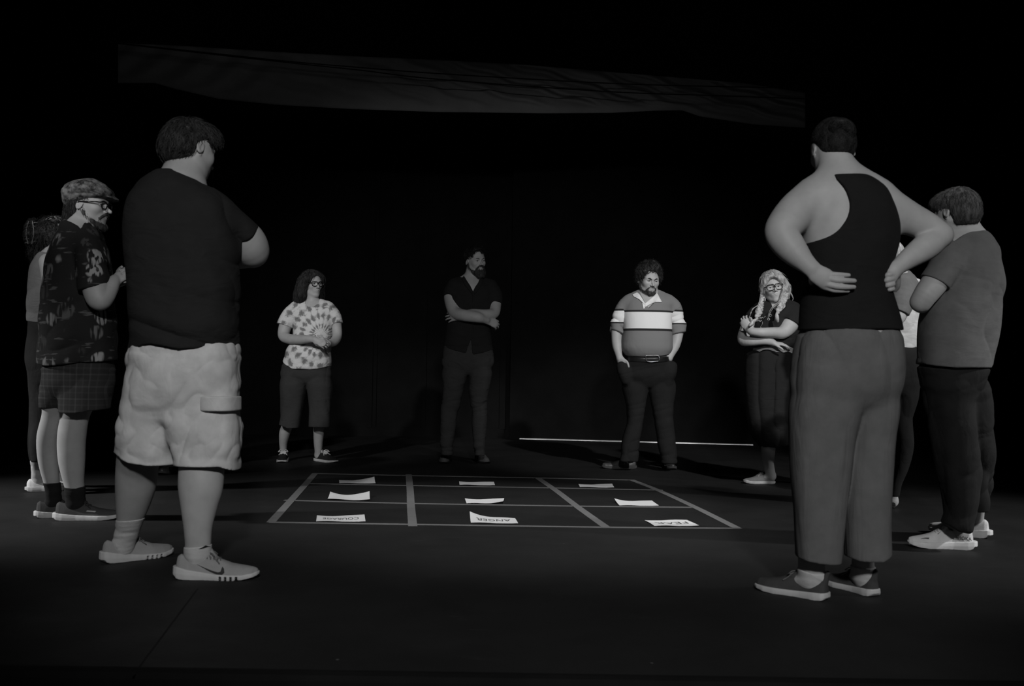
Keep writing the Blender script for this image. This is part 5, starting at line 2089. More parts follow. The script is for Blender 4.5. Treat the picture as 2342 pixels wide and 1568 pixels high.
    l2 = bd.loft([(815, 1084, 1112, .07), (850, 1073, 1126, .105), (880, 1072, 1121, .095), (915, 1075, 1115, .08), (932, 1078, 1114, .075), (980, 1079, 1113, .068), (1010, 1082, 1111, .06), (1042, 1085, 1111, .056)], n=2.3, rd=.01)
    t.add(hips, .02).add(l1, .02).add(l2, .012)
    bd.bottoms(t, torso, (1070, 780), [lg1, lg2], .008)
    zk = bd.pt(1070, 928)[2]
    za = bd.pt(1070, 1025)[2]
    t.disp(.009, (4, 4, 26), 3, rotm('Y', 10), ridge=True, fn=lambda x, y, z: np.clip(1 - np.abs(z - f32(zk)) / .10, 0, 1) + np.clip(1 - np.abs(z - f32(za)) / .11, 0, 1))
    t.disp(.004, (5, 5, 10), 7, rotm('Y', 20), ridge=True)
    bd.part('jeans', t, M['denim'], .005)


def person_rugby():
    bd = Body('person', 'person in a rugby shirt with a broad white chest band, hands in pockets', 'person', 1480, 1078, 8.3)
    put_shoe(bd, 'casual', (1455, 1071), (1385, 1071), length=.30)
    lg1 = leg(bd, [(1455, 860, 0, 22), (1453, 920, 0, 16), (1449, 980, 0, 13), (1440, 1035, 0, 11), (1440, 1048, 0, 10)], .9)
    put_shoe(bd, 'casual', (1521, 1066), (1556, 1081), length=.30)
    lg2 = leg(bd, [(1512, 860, 0, 22), (1516, 920, 0, 16), (1521, 980, 0, 13), (1527, 1035, 0, 11), (1529, 1052, 0, 10)], .9)
    torso = bd.loft([(668, 1464, 1504, .05), (676, 1446, 1522, .085), (688, 1432, 1538, .115), (705, 1426, 1536, .135), (730, 1426, 1534, .15, -.01), (755, 1426, 1534, .16, -.02), (780, 1422, 1535, .17, -.03),
                     (800, 1422, 1534, .17, -.03), (812, 1428, 1528, .16, -.02), (822, 1430, 1530, .145), (840, 1424, 1540, .14)], n=2.4)
    bd.fd.add(torso, .03, -.012)
    aL = bd.chain([(1440, 690, 0, 14), (1428, 702, 0, 15), (1418, 722, .0, 14), (1411, 748, .0, 12.5), (1410, 768, -.01, 12), (1411, 790, -.04, 11), (1415, 810, -.07, 8), (1417, 820, -.08, 7)])
    aR = bd.chain([(1528, 690, 0, 14), (1540, 702, 0, 15), (1547, 722, .0, 14), (1551, 748, .0, 13), (1549, 768, -.01, 12.5), (1544, 790, -.04, 11), (1535, 810, -.07, 8), (1531, 820, -.08, 7)])
    bd.fd.add(aL, .03).add(aR, .03)
    bd.fine.append(hand(bd.fd, bd.pt(1418, 817, -.085), (.25, -.1, -1), (-.5, -.8, 0), (.9, -.35, -.1), size=.17, curl=(.1, .2, .1), tcurl=.0))
    bd.fine.append(hand(bd.fd, bd.pt(1530, 817, -.085), (-.25, -.1, -1), (.5, -.8, 0), (-.9, -.35, -.1), size=.17, curl=(.1, .2, .1), tcurl=.0))
    bd.fd.add(bd.chain([(1484, 690, 0, 22), (1482, 672, 0, 18), (1482, 655, 0, 16), (1482, 640, 0, 15)]), .04)
    bd.fd.add(bd.chain([(1440, 690, 0, 12), (1462, 676, 0, 11), (1506, 676, 0, 11), (1528, 690, 0, 12)]), .04)
    hd = Head(bd.pt(1484, 640, -.02), .245, 14, 13, 2)
    hd.build(bd.fd, 1.04)
    a, b = hd.box(.16)
    bd.fine.append((a, b, .0025))
    bd.body(.006)
    hd.eyes(bd.root, bd.org, (-.3, .15))
    hd.brows(bd.root, bd.org, M['dark_hair'], .018, .018)
    f = Field()
    f.add(hd.ell(0, -.10, .18, .345, .42, .375), .02)
    f.add(hd.ell(0, .03, .45, .22, .25, .15), .08)
    f.add(hd.ell(.32, -.08, .08, .08, .20, .20), .05).add(hd.ell(-.32, -.08, .08, .07, .20, .18), .05)
    f.sub(hd.ell(0, .46, -.04, .36, .40, .42), .02)
    f.sub(hd.ell(.36, .04, -.12, .11, .12, .17), .02)
    f.sub(hd.ell(0, -.2, -.50, .4, .4, .26), .02)
    f.disp(.013, (26, 26, 26), 3).disp(.007, (60, 60, 60), 5)
    hd.hair(f, M['dark_hair'], bd.root, bd.org, .0032, strand=[dict(n=1400, length=.07, rad=.0010, lift=.003, seed=3, curl=1.4, frizz=.012), dict(n=450, length=.06, rad=.0007, lift=.004, seed=9, curl=1.8, frizz=.022, down=-.2)])
    g = Field()
    g.add(hd.ch([(.31, 0, -.02), (.29, .03, -.18), (.21, .15, -.35), (.08, .29, -.45), (0, .32, -.47), (-.08, .29, -.45), (-.21, .15, -.35), (-.29, .03, -.18), (-.31, 0, -.02)], [.02, .042, .068, .078, .080, .078, .068, .042, .02]), .02)
    g.add(hd.ell(0, .32, -.40, .12, .085, .08), .03)
    g.add(hd.ch([(-.14, .295, -.30), (-.085, .37, -.20), (-.02, .405, -.185), (.02, .405, -.185), (.085, .37, -.20), (.14, .295, -.30)], [.026, .024, .018, .018, .024, .026]), .012)
    g.sub(hd.ell(0, .43, -.25, .085, .10, .038), .01)
    g.disp(.004, (60, 60, 40), 3)
    hd.hair(g, M['beard'], bd.root, bd.org, .0025, name='beard', strand=[dict(n=900, length=.020, rad=.0008, lift=.0015, seed=3, frizz=.005)])
    z = lambda py: float(bd.pt(1480, py, -.15)[2])
    M['rugby'] = rugby_mat([(0.0, .19), (z(757), .025), (z(751.5), .74), (z(713.5), .025), (z(708.5), .19)])
    s = Field()
    s.add(torso, .02, .006)
    s.add(bd.chain([(1440, 690, 0, 14), (1462, 677, 0, 14), (1506, 677, 0, 14), (1528, 690, 0, 14)]), .04)
    M['rugby_sleeve'] = rugby_mat([(0.0, .19), (z(739), .025), (z(736), .74), (z(710), .025), (z(706), .19)])
    s.add(Cut(aL.grown(.010), plane(bd.pt(1424, 709, 0), (-.5, 0, -.86))), .025)
    s.add(Cut(aR.grown(.010), plane(bd.pt(1543, 709, 0), (.5, 0, -.86))), .025)
    s.cut(bd.below([(1400, 500), (1450, 590), (1463, 666), (1472, 682), (1478, 692), (1490, 682), (1502, 668), (1508, 620), (1560, 500)], 0, .4))
    s.cut(bd.above([(1380, 700), (1395, 765), (1421, 811), (1440, 815), (1470, 816.5), (1500, 815), (1534, 808), (1560, 765), (1580, 700)]))
    s.disp(.004, (5, 5, 5), 9)
    sh = bd.part('shirt', s, M['rugby'], .0048)
    for arm, pe, pt0, sx in ((aL, bd.pt(1410, 762, 0), bd.pt(1424, 706, 0), -1), (aR, bd.pt(1549, 766, 0), bd.pt(1543, 706, 0), 1)):
        k = Field()
        k.add(Cut(Cut(arm.grown(.0105), plane(pe, (sx * .25, -.30, -.92))), plane(pt0, (-sx * .5, 0, .86))), 0)
        k.add(Cut(Cut(arm.grown(.018), plane(pe + np.array([0, 0, .004]), (sx * .25, -.30, -.92))), plane(pe + np.array([0, 0, .075]), (-sx * .2, .3, .93))), .01)
        k.disp(.010, (4, 4, 18), 3 + sx, rotm('Y', 18 * sx), ridge=True, zhi=(float(bd.pt(1410, 724)[2]), float(bd.pt(1410, 712)[2])))
        bd.part('sleeve', k, M['rugby_sleeve'], .004, parent=sh)
    tris = []
    drape(bd, s, sh, 'collar', [[(1447, 673), (1449, 677), (1462, 684), (1476, 697)], [(1457, 668), (1462, 672), (1468, 681), (1476, 694)]], 'white_trim')
    drape(bd, s, sh, 'collar', [[(1475, 702), (1488, 695), (1500, 690), (1514, 690)], [(1475, 694), (1487, 684), (1497, 675), (1503, 668)]], 'white_trim')
    drape(bd, s, sh, 'placket', [[(1469, 692), (1470, 698), (1471, 703), (1472, 706)], [(1474, 692), (1475, 697), (1475, 701), (1475, 704)]], 'white_trim', .004)
    ck = Field()
    ck.add(bd.chain([(1458, 672, .0, 4.5), (1470, 666, .07, 4.5), (1484, 663, .085, 4.5), (1498, 666, .07, 4.5), (1504, 670, .0, 4.5)], 4), .004)
    bd.part('collar_stand', ck, M['white_trim'], .003, parent=sh)
    t = Field()
    hips = bd.loft([(806, 1432, 1528, .158, -.015), (826, 1428, 1533, .160, -.01), (840, 1420, 1544, .155), (860, 1420, 1545, .14), (888, 1445, 1520, .08)], n=2.4)
    l1 = bd.loft([(842, 1440, 1468, .07), (878, 1423, 1483, .105), (920, 1431, 1477, .09), (960, 1434, 1471, .08), (1000, 1424, 1464, .075), (1055, 1417, 1459, .07)], n=2.3, rd=.01)
    l2 = bd.loft([(842, 1500, 1528, .07), (878, 1482, 1545, .105), (920, 1489, 1541, .09), (960, 1496, 1540, .08), (1000, 1502, 1545, .075), (1060, 1512, 1550, .07)], n=2.3, rd=.01)
    t.add(hips, .02).add(l1, .02).add(l2, .012)
    t.add(bd.chain([(1423, 838, -.085, 13.5), (1427, 850, -.09, 15), (1432, 868, -.08, 12)]), .03).add(bd.chain([(1536, 838, -.085, 13.5), (1532, 850, -.09, 15), (1528, 868, -.08, 12)]), .03)
    bd.bottoms(t, torso, (1480, 822), [lg1, lg2], .010)
    za = bd.pt(1480, 1035)[2]
    t.disp(.008, (4, 4, 20), 3, rotm('Y', 15), ridge=True, fn=lambda x, y, z_: np.clip(1 - np.abs(z_ - f32(za)) / .12, 0, 1) + .35)
    t.cut(bd.below([(1380, 800), (1430, 815), (1470, 818), (1500, 818), (1535, 812), (1560, 800)]))
    bd.part('trousers', t, M['black_trouser'], .005)
    k = Field()
    k.add(hips, 0, .005)
    k.cut(bd.below([(1400, 810), (1430, 816), (1470, 818.5), (1500, 818.5), (1535, 813), (1560, 810)]))
    k.cut(bd.above([(1400, 822), (1430, 826), (1470, 829), (1500, 829), (1535, 825), (1560, 822)]))
    be = bd.part('belt', k, M['leather_belt'], .004)
    r = [bd.pt(a_, b_, -.182) for a_, b_ in ((1477, 813), (1505, 812.5), (1507, 823), (1503, 826), (1480, 826), (1477, 813))]
    V, Q = tubes([Chain(r, np.ones(len(r)), 3).p], .0032, 6, False)
    mesh_obj('belt_buckle', V, Q, M['buckle'], be, bd.org)


def person_braids():
    bd = Body('person', 'person with long blond braids and glasses in a lettered black tee, arms folded', 'person', 1760, 1108, 7.4)
    put_shoe(bd, 'canvas', (1772, 1106), (1700, 1105))
    lg1 = leg(bd, [(1762, 900, 0, 30), (1758, 1000, 0, 18), (1757, 1030, 0, 16), (1758, 1060, 0, 12.5), (1761, 1078, 0, 11.5), (1763, 1088, 0, 11.5)], .9)
    put_shoe(bd, 'canvas', (1872, 1106), (1808, 1117), length=.265)
    lg2 = leg(bd, [(1815, 900, 0, 30), (1845, 1000, 0, 18), (1852, 1030, 0, 16), (1858, 1060, 0, 12.5), (1862, 1078, 0, 11.5), (1864, 1088, 0, 11.5)], .9)
    torso = bd.loft([(688, 1755, 1803, .05), (696, 1742, 1816, .08), (708, 1730, 1826, .105), (725, 1724, 1830, .12), (750, 1722, 1828, .135, -.02), (775, 1724, 1822, .13, -.01), (797, 1724, 1816, .125), (825, 1712, 1828, .13)], n=2.3)
    bd.fd.add(torso, .03, -.012)
    aR = bd.chain([(1812, 708, -.02, 16), (1815, 722, -.06, 19), (1804, 745, -.12, 19), (1790, 760, -.165, 14.5), (1768, 760, -.20, 12), (1742, 760, -.23, 11), (1722, 758, -.22, 9), (1716, 756, -.21, 8)])
    aL = bd.chain([(1740, 708, 0, 15), (1722, 728, -.01, 16), (1707, 750, -.04, 14), (1700, 776, -.09, 13), (1716, 780, -.15, 11), (1745, 778, -.18, 10.5), (1768, 783, -.17, 7.5)])
    bd.fd.add(aR, .025).add(aL, .02)
    bd.fine.append(hand(bd.fd, bd.pt(1717, 757, -.21), (-.5, .25, .75), (-.5, -.8, .0), (.8, -.2, .6), size=.16, curl=(.5, .5, .4), wr=.023))
    bd.fine.append(hand(bd.fd, bd.pt(1764, 783, -.165), (1, .05, -.12), (0, -.25, .95), (-.1, -1, 0), size=.15, curl=(.15, .2, .2), wr=.022))
    bd.fd.add(bd.chain([(1776, 706, 0, 20), (1775, 690, 0, 15), (1772, 672, 0, 15), (1770, 655, 0, 15)]), .04)
    hd = Head(bd.pt(1768, 659, -.02), .222, -6, -2, -10)
    hd.build(bd.fd, 1.06, smile=.012, ears=(0, 0))
    a, b = hd.box(.15)
    bd.fine.append((a, b, .0024))
    bd.body(.0055)
    hd.eyes(bd.root, bd.org, (.1, 0))
    hd.brows(bd.root, bd.org, M['brown_hair'], .010)
    glasses(hd, bd.root, bd.org, M['frame_black'], .122, .098, square=3.2, thick=.0030)
    f = Field()
    f.add(hd.ell(0, -.07, .17, .37, .43, .385), .02)
    f.add(hd.ell(-.06, .0, .36, .25, .30, .20), .06)
    f.add(hd.ch([(-.05, .28, .38), (-.22, .30, .26), (-.34, .18, .08), (-.40, .06, -.12), (-.37, .02, -.32)], [.06, .09, .10, .12, .09]), .05)
    f.add(hd.ch([(0.05, .28, .38), (.22, .26, .26), (.34, .14, .08), (.37, .04, -.12), (.36, .02, -.34)], [.05, .07, .07, .06, .05]), .05)
    f.add(hd.ell(-.30, -.12, -.06, .16, .28, .30), .06)
    f.sub(hd.ell(.02, .44, -.10, .275, .34, .42), .02)
    f.sub(hd.ell(0, -.1, -.56, .28, .4, .22), .02)
    f.disp(.005, (50, 50, 18), 3)
    hd.hair(f, M['blond_hair'], bd.root, bd.org, .003, strand=[dict(n=3000, length=.09, rad=.0011, lift=.0015, seed=3, curl=.1, down=.35, crown=(.05, .22, .46)), dict(n=120, length=.10, rad=.0007, lift=.003, seed=8, curl=.3, frizz=.010)])
    # plaits
    for rows, tail in (([(1797, 668, -.06, 6), (1795, 680, -.11, 6.4), (1790, 690, -.15, 6.4), (1785, 700, -.18, 6.2), (1781, 708, -.2, 5.8), (1776, 716, -.215, 4.4)], [(1776, 716, -.215, 2.6), (1777, 726, -.235, 5), (1779, 735, -.235, 2.5)]),
                       ([(1744, 676, -.08, 4), (1742, 690, -.12, 4.4), (1739, 702, -.16, 6), (1737, 711, -.185, 6.2), (1733, 720, -.205, 6), (1728, 730, -.22, 3.4)], [(1728, 730, -.22, 2.4), (1722, 736, -.235, 4.6), (1715, 744, -.25, 2.6)])):
        k = Field()
        c = bd.chain(rows, 10)
        n = len(c.p)
        L = 0
        P_, R_ = c.p, c.r
        seg = np.linalg.norm(np.diff(P_, axis=0), axis=1)
        cum = np.concatenate([[0], np.cumsum(seg)])
        tot = cum[-1]
        m = int(tot / .0135)
        for i in range(m):
            t_ = (i + .5) / m * tot
            p = np.array([np.interp(t_, cum, P_[:, j]) for j in range(3)])
            r = np.interp(t_, cum, R_)
            d = norm(np.array([np.interp(min(t_ + .01, tot), cum, P_[:, j]) for j in range(3)]) - np.array([np.interp(max(t_ - .01, 0), cum, P_[:, j]) for j in range(3)]))
            sd = norm(np.cross(d, [0, 1, 0]))
            sg = 1 if i % 2 else -1
            ax = norm(d * .8 + sd * sg * -.6)
            bx = norm(np.cross(ax, [0, 1, 0]))
            k.add(Ell(p + sd * sg * r * .42 + np.array([0, -.004 * (1 if i % 3 else 0), 0]), (r * 1.15, r * .60, r * .65), np.array([ax, bx, np.cross(ax, bx)])), .003)
        k.add(bd.chain(tail, 6), .003)
        k.disp(.0012, (150, 150, 60), 3)
        v, q = k.mesh(.0022)
        mesh_obj('braid', v, q, M['blond_hair'], bd.root, bd.org)
    ls = []
    for pts in ([(1792, 655, -.12), (1790, 672, -.16), (1783, 688, -.19), (1768, 700, -.21), (1759, 714, -.22), (1757, 728, -.225)], [(1794, 656, -.12), (1791, 674, -.16), (1785, 690, -.19), (1770, 702, -.21), (1761, 716, -.22), (1756, 730, -.225)],
                [(1741, 668, -.10), (1739, 690, -.14), (1730, 708, -.18), (1727, 720, -.2), (1727, 726, -.2), (1728, 730, -.21)], [(1740, 672, -.1), (1735, 695, -.14), (1722, 706, -.16), (1716, 720, -.17), (1711, 733, -.18), (1708, 742, -.2)],
                [(1805, 662, -.02), (1808, 668, -.02), (1812, 676, -.02), (1814, 682, -.02), (1812, 688, -.02), (1810, 690, -.02)]):
        for j in range(6):
            rg = np.random.default_rng(j + 7)
            c = bd.chain([(a_ + rg.normal() * .6, b_, c_ + rg.normal() * .002, 1) for a_, b_, c_ in pts], 4)
            ls.append(c.p)
    V, Q = tubes(ls, .0011, 4)
    mesh_obj('loose_strands', V, Q, M['blond_hair'], bd.root, bd.org)
    s = Field()
    s.add(torso, .02, .005)
    s.add(bd.chain([(1740, 706, 0, 13), (1758, 695, 0, 11), (1795, 695, 0, 11), (1814, 706, 0, 14)]), .04)
    s.add(Cut(aR.grown(.010), plane(bd.pt(1804, 734, -.10), (-.50, -.1, -.86))), .025)
    s.add(Cut(aL.grown(.009), plane(bd.pt(1716, 737, -.02), (-.45, -.3, -.85))), .025)
    s.cut(bd.below([(1700, 560), (1750, 640), (1760, 690), (1774, 700), (1790, 690), (1800, 640), (1850, 560)], 0, .5))
    s.cut(bd.above([(1690, 795), (1725, 796), (1760, 792), (1790, 793), (1815, 799), (1850, 800)]))
    s.disp(.005, (5, 5, 10), 3, ridge=True)
    sh = bd.part('shirt', s, M['pindot'], .005)
    # hand-lettered words across the chest, partly hidden by the braids
    ch_ = []
    scr = [[(1738, 726), (1740, 723), (1743, 724), (1743, 727), (1740, 728), (1738, 726)], [(1744, 727), (1745, 724), (1746, 727), (1748, 724), (1749, 727)], [(1750, 727), (1752, 724), (1754, 722), (1755, 724)],
           [(1763, 723), (1763, 719), (1766, 718), (1768, 720), (1766, 723), (1763, 722)], [(1758, 731), (1758, 728), (1761, 727), (1763, 729), (1760, 732)],
           [(1733, 734), (1735, 730), (1737, 729), (1736, 734)], [(1737, 734), (1739, 730), (1740, 733), (1743, 731), (1742, 735), (1746, 731)], [(1747, 735), (1746, 740), (1743, 745), (1742, 748), (1744, 748)]]
    tp = []
    for st_ in scr:
        c = bd.chain([(a_, b_, -.155, 1) for a_, b_ in st_], 4)
        p = c.p
        # lay on the chest
        Ys = np.linspace(bd.Y - .22, bd.Y - .05, 70)
        for i in range(len(p)):
            d_ = s.points(np.stack([np.full(70, p[i, 0]), Ys, np.full(70, p[i, 2])], 1))
            hit = np.nonzero(d_ < 0.0035)[0]
            if len(hit):
                p[i, 1] = Ys[hit[0]] - .001
        idx = np.linspace(0, len(p) - 1, 16).astype(int)
        tp.append(p[idx])
    V, Q = tubes(tp, .0019, 5, False)
    mesh_obj('lettering', V, Q, M['logo_white'], sh, bd.org)
    w = Field()
    w.add(torso, .01, .0)
    w.cut(bd.below([(1700, 785), (1850, 785)]))
    w.cut(bd.above([(1700, 808), (1850, 812)]))
    bd.part('undershirt', w, M['white_top'], .004)
    t = Field()
    sk = bd.loft([(799, 1728, 1816, .122), (806, 1712, 1830, .135), (822, 1705, 1840, .15), (860, 1701, 1855, .16), (920, 1704, 1870, .165), (980, 1714, 1885, .16), (1008, 1727, 1890, .14), (1026, 1740, 1890, .10)], n=2.2, rd=.02)
    t.add(sk, .01)
    t.cut(bd.above([(1690, 1010), (1722, 1012), (1745, 1022), (1775, 1024), (1800, 1014), (1830, 1018), (1900, 1024)]))
    t.cut(bd.below([(1690, 802), (1730, 801), (1765, 800), (1790, 802), (1815, 808), (1850, 810)]))
    t.disp(.012, (13, 13, .7), 3, ridge=True)
    t.disp(.005, (20, 20, 2), 5)
    bd.part('skirt', t, M['black_skirt'], .0052)


person_tie_dye()
person_bearded()
person_rugby()
person_braids()


def person_right():
    bd = Body('person', 'person in dark grey tee and pale chunky sneakers, back turned at far right', 'person', 2190, 1255, 4.8)
    put_shoe(bd, 'chunky', (2262, 1231), (2180, 1222), length=.30)
    lg2 = leg(bd, [(2215, 900, .05, 44), (2222, 1000, .08, 40), (2228, 1080, .12, 32), (2232, 1160, .2, 19), (2236, 1195, .2, 13)], .85)
    fm, sm, _ = put_shoe(bd, 'chunky', (2226, 1257), (2076, 1249))
    lg = leg(bd, [(2170, 900, 0, 48), (2180, 1000, 0, 42), (2185, 1080, 0, 34), (2190, 1160, 0, 21), (2192, 1195, 0, 15), (2193, 1215, 0, 13)], .85)
    torso = bd.loft([(528, 2192, 2246, .06, .01), (541, 2178, 2258, .09), (556, 2160, 2265, .115), (590, 2146, 2276, .14), (640, 2128, 2287, .155), (690, 2116, 2284, .165), (760, 2107, 2270, .17), (815, 2104, 2262, .172),
                     (845, 2104, 2258, .172), (900, 2108, 2240, .15)], n=2.35)
    bd.fd.add(torso, .03, -.030)
    aN = bd.chain([(2178, 572, -.06, 30), (2165, 605, -.10, 31), (2142, 640, -.13, 30), (2118, 672, -.14, 27), (2106, 690, -.13, 23)])
    aN2 = bd.chain([(2106, 690, -.13, 22), (2108, 696, -.02, 20), (2112, 690, .10, 16), (2125, 680, .20, 13)])
    aF = bd.chain([(2190, 575, .10, 26), (2150, 620, .16, 25), (2128, 655, .22, 22)])
    aF2 = bd.chain([(2128, 655, .22, 21), (2138, 612, .22, 17), (2152, 572, .2, 13), (2162, 552, .18, 10.5)])
    bd.fd.add(aN, .02).add(aN2, .015).add(aF, .02).add(aF2, .01)
    bd.fine.append(hand(bd.fd, bd.pt(2125, 680, .2), (.5, .5, .2), (-.5, .5, 0), (0, 0, 1)))
    bd.fine.append(hand(bd.fd, bd.pt(2162, 552, .18), (.1, -.1, 1), (-.7, .6, 0), (-.3, -.8, 0), curl=(.6, .8, .6)))
    bd.fd.add(bd.chain([(2216, 570, .0, 42), (2213, 545, .0, 35), (2206, 520, .01, 33), (2196, 490, .02, 34)]), .04)
    bd.fd.add(bd.chain([(2180, 565, 0, 22), (2200, 550, 0, 24), (2235, 550, 0, 24), (2258, 575, 0, 24)]), .05)
    hd = Head(bd.pt(2184, 490, .02), .240, -150, 12, -3)
    hd.build(bd.fd, 1.02)
    a, b = hd.box(.16)
    bd.fine.append((a, b, .003))
    bd.body(.005)
    hd.eyes(bd.root, bd.org)
    f = Field()
    f.add(hd.ell(0, -.08, .15, .34, .43, .38), .02)
    f.add(hd.ell(0, -.24, -.08, .27, .25, .28), .06)
    f.add(hd.ell(0, .26, .30, .24, .20, .14), .06)
    f.sub(hd.ell(0, .44, -.16, .36, .38, .38), .03)
    f.sub(hd.ell(.34, .06, -.20, .13, .20, .25), .02).sub(hd.ell(-.34, .06, -.20, .13, .20, .25), .02)
    f.sub(hd.ell(0, -.20, -.54, .36, .34, .24), .02)
    f.disp(.003, (45, 45, 20), 3)
    hd.hair(f, M['brown_hair'], bd.root, bd.org, .0032, strand=[dict(n=3600, length=.06, rad=.0008, lift=.0015, seed=3, curl=.15, down=.7), dict(n=700, length=.03, rad=.0008, lift=.003, seed=5, curl=.4, frizz=.004)])
    s = Field()
    s.add(torso, .02, .004)
    s.add(bd.chain([(2180, 563, 0, 24), (2200, 550, 0, 24), (2235, 550, 0, 24), (2258, 575, 0, 25)]), .05, .002)
    s.add(Cut(aN.grown(.010), plane(bd.pt(2136, 647, -.12), (-.50, .0, -.87))), .025)
    s.add(Cut(aF.grown(.008), plane(bd.pt(2135, 645, .2), (-.50, .0, -.87))), .025)
    s.cut(bd.below([(2100, 400), (2150, 480), (2156, 566), (2172, 556), (2188, 545), (2205, 537), (2225, 532), (2245, 530), (2256, 530), (2272, 420), (2300, 400)], 0, -.12))
    s.cut(bd.above([(2080, 828), (2104, 832), (2150, 838), (2200, 841), (2240, 843), (2252, 838), (2262, 824), (2290, 800)]))
    s.disp(.016, (4.5, 4.5, 3.2), 3, rotm('Y', 40), ridge=True, fn=lambda x, y, z: np.clip((f32(bd.pt(2200, 650)[2]) - z) / .12, 0, 1) * np.clip(1.3 - (z - f32(bd.pt(2200, 760)[2])) * -6, .3, 1))
    s.disp(.010, (6, 6, 12), 6, rotm('Y', -20), ridge=True, fn=lambda x, y, z: np.clip(1 - np.abs(z - f32(bd.pt(2200, 680)[2])) / .14, 0, 1))
    s.disp(.004, (6, 6, 6), 9)
    bd.part('shirt', s, M['grey_tee'], .0048)
    t = Field()
    hips = bd.loft([(825, 2112, 2250, .145), (850, 2112, 2249, .15), (890, 2116, 2236, .145), (920, 2125, 2225, .12)], n=2.3)
    l1 = bd.loft([(870, 2128, 2215, .12, -.02), (940, 2130, 2222, .125, -.02), (1000, 2142, 2232, .11, -.02), (1060, 2152, 2240, .10, -.02), (1120, 2160, 2238, .09, -.02), (1175, 2163, 2232, .085, -.02), (1198, 2158, 2224, .085, -.02), (1218, 2166, 2220, .07, -.02)], n=2.3, rd=.02)
    l2 = bd.loft([(870, 2150, 2232, .11, .08), (940, 2170, 2228, .10, .10), (990, 2175, 2242, .10, .12), (1060, 2185, 2248, .09, .16), (1120, 2192, 2253, .085, .2), (1185, 2198, 2252, .08, .24), (1200, 2200, 2240, .07, .24)], n=2.3, rd=.02)
    t.add(hips, .02).add(l1, .03).add(l2, .02)
    bd.bottoms(t, torso, (2180, 838), [lg, lg2], .019, -.008)
    t.disp(.008, (3.0, 3.0, 10), 3, rotm('Y', 38), ridge=True)
    t.disp(.003, (6, 6, 18), 6, rotm('Y', 25), ridge=True)
    t.cut(bd.above([(2100, 1190), (2158, 1196), (2178, 1210), (2215, 1219), (2222, 1206), (2232, 1188), (2260, 1182)]))
    bd.part('trousers', t, M['black_trouser'], .005)
    # raised lettering and side mark on the outer side of the near shoe
    tv, tf = text_mesh('HOKA', 1.0, .02)
    tw = tv[:, 0].max() - tv[:, 0].min()
    VV = [sm['surf'](.045 - x / tw * .064, .0565 + y * .023 - x / tw * .004, 1, .0045) for x, y, _ in tv]
    mesh_obj('lettering', VV, tf, M['logo_grey'], fm, (0, 0, 0), False)
    VV = [sm['surf'](.045 + x / tw * .064, .0565 + y * .023 + x / tw * .004, -1, .0045) for x, y, _ in tv]
    mesh_obj('lettering', VV, tf, M['logo_grey'], fm, (0, 0, 0), False)
    tip = [(.245, .045), (.225, .052), (.205, .054)], [(.208, .046), (.228, .047), (.245, .044)]
    flat_mark('side_mark', [tip[0] + tip[1]], sm, 1, 'logo_grey', fm)


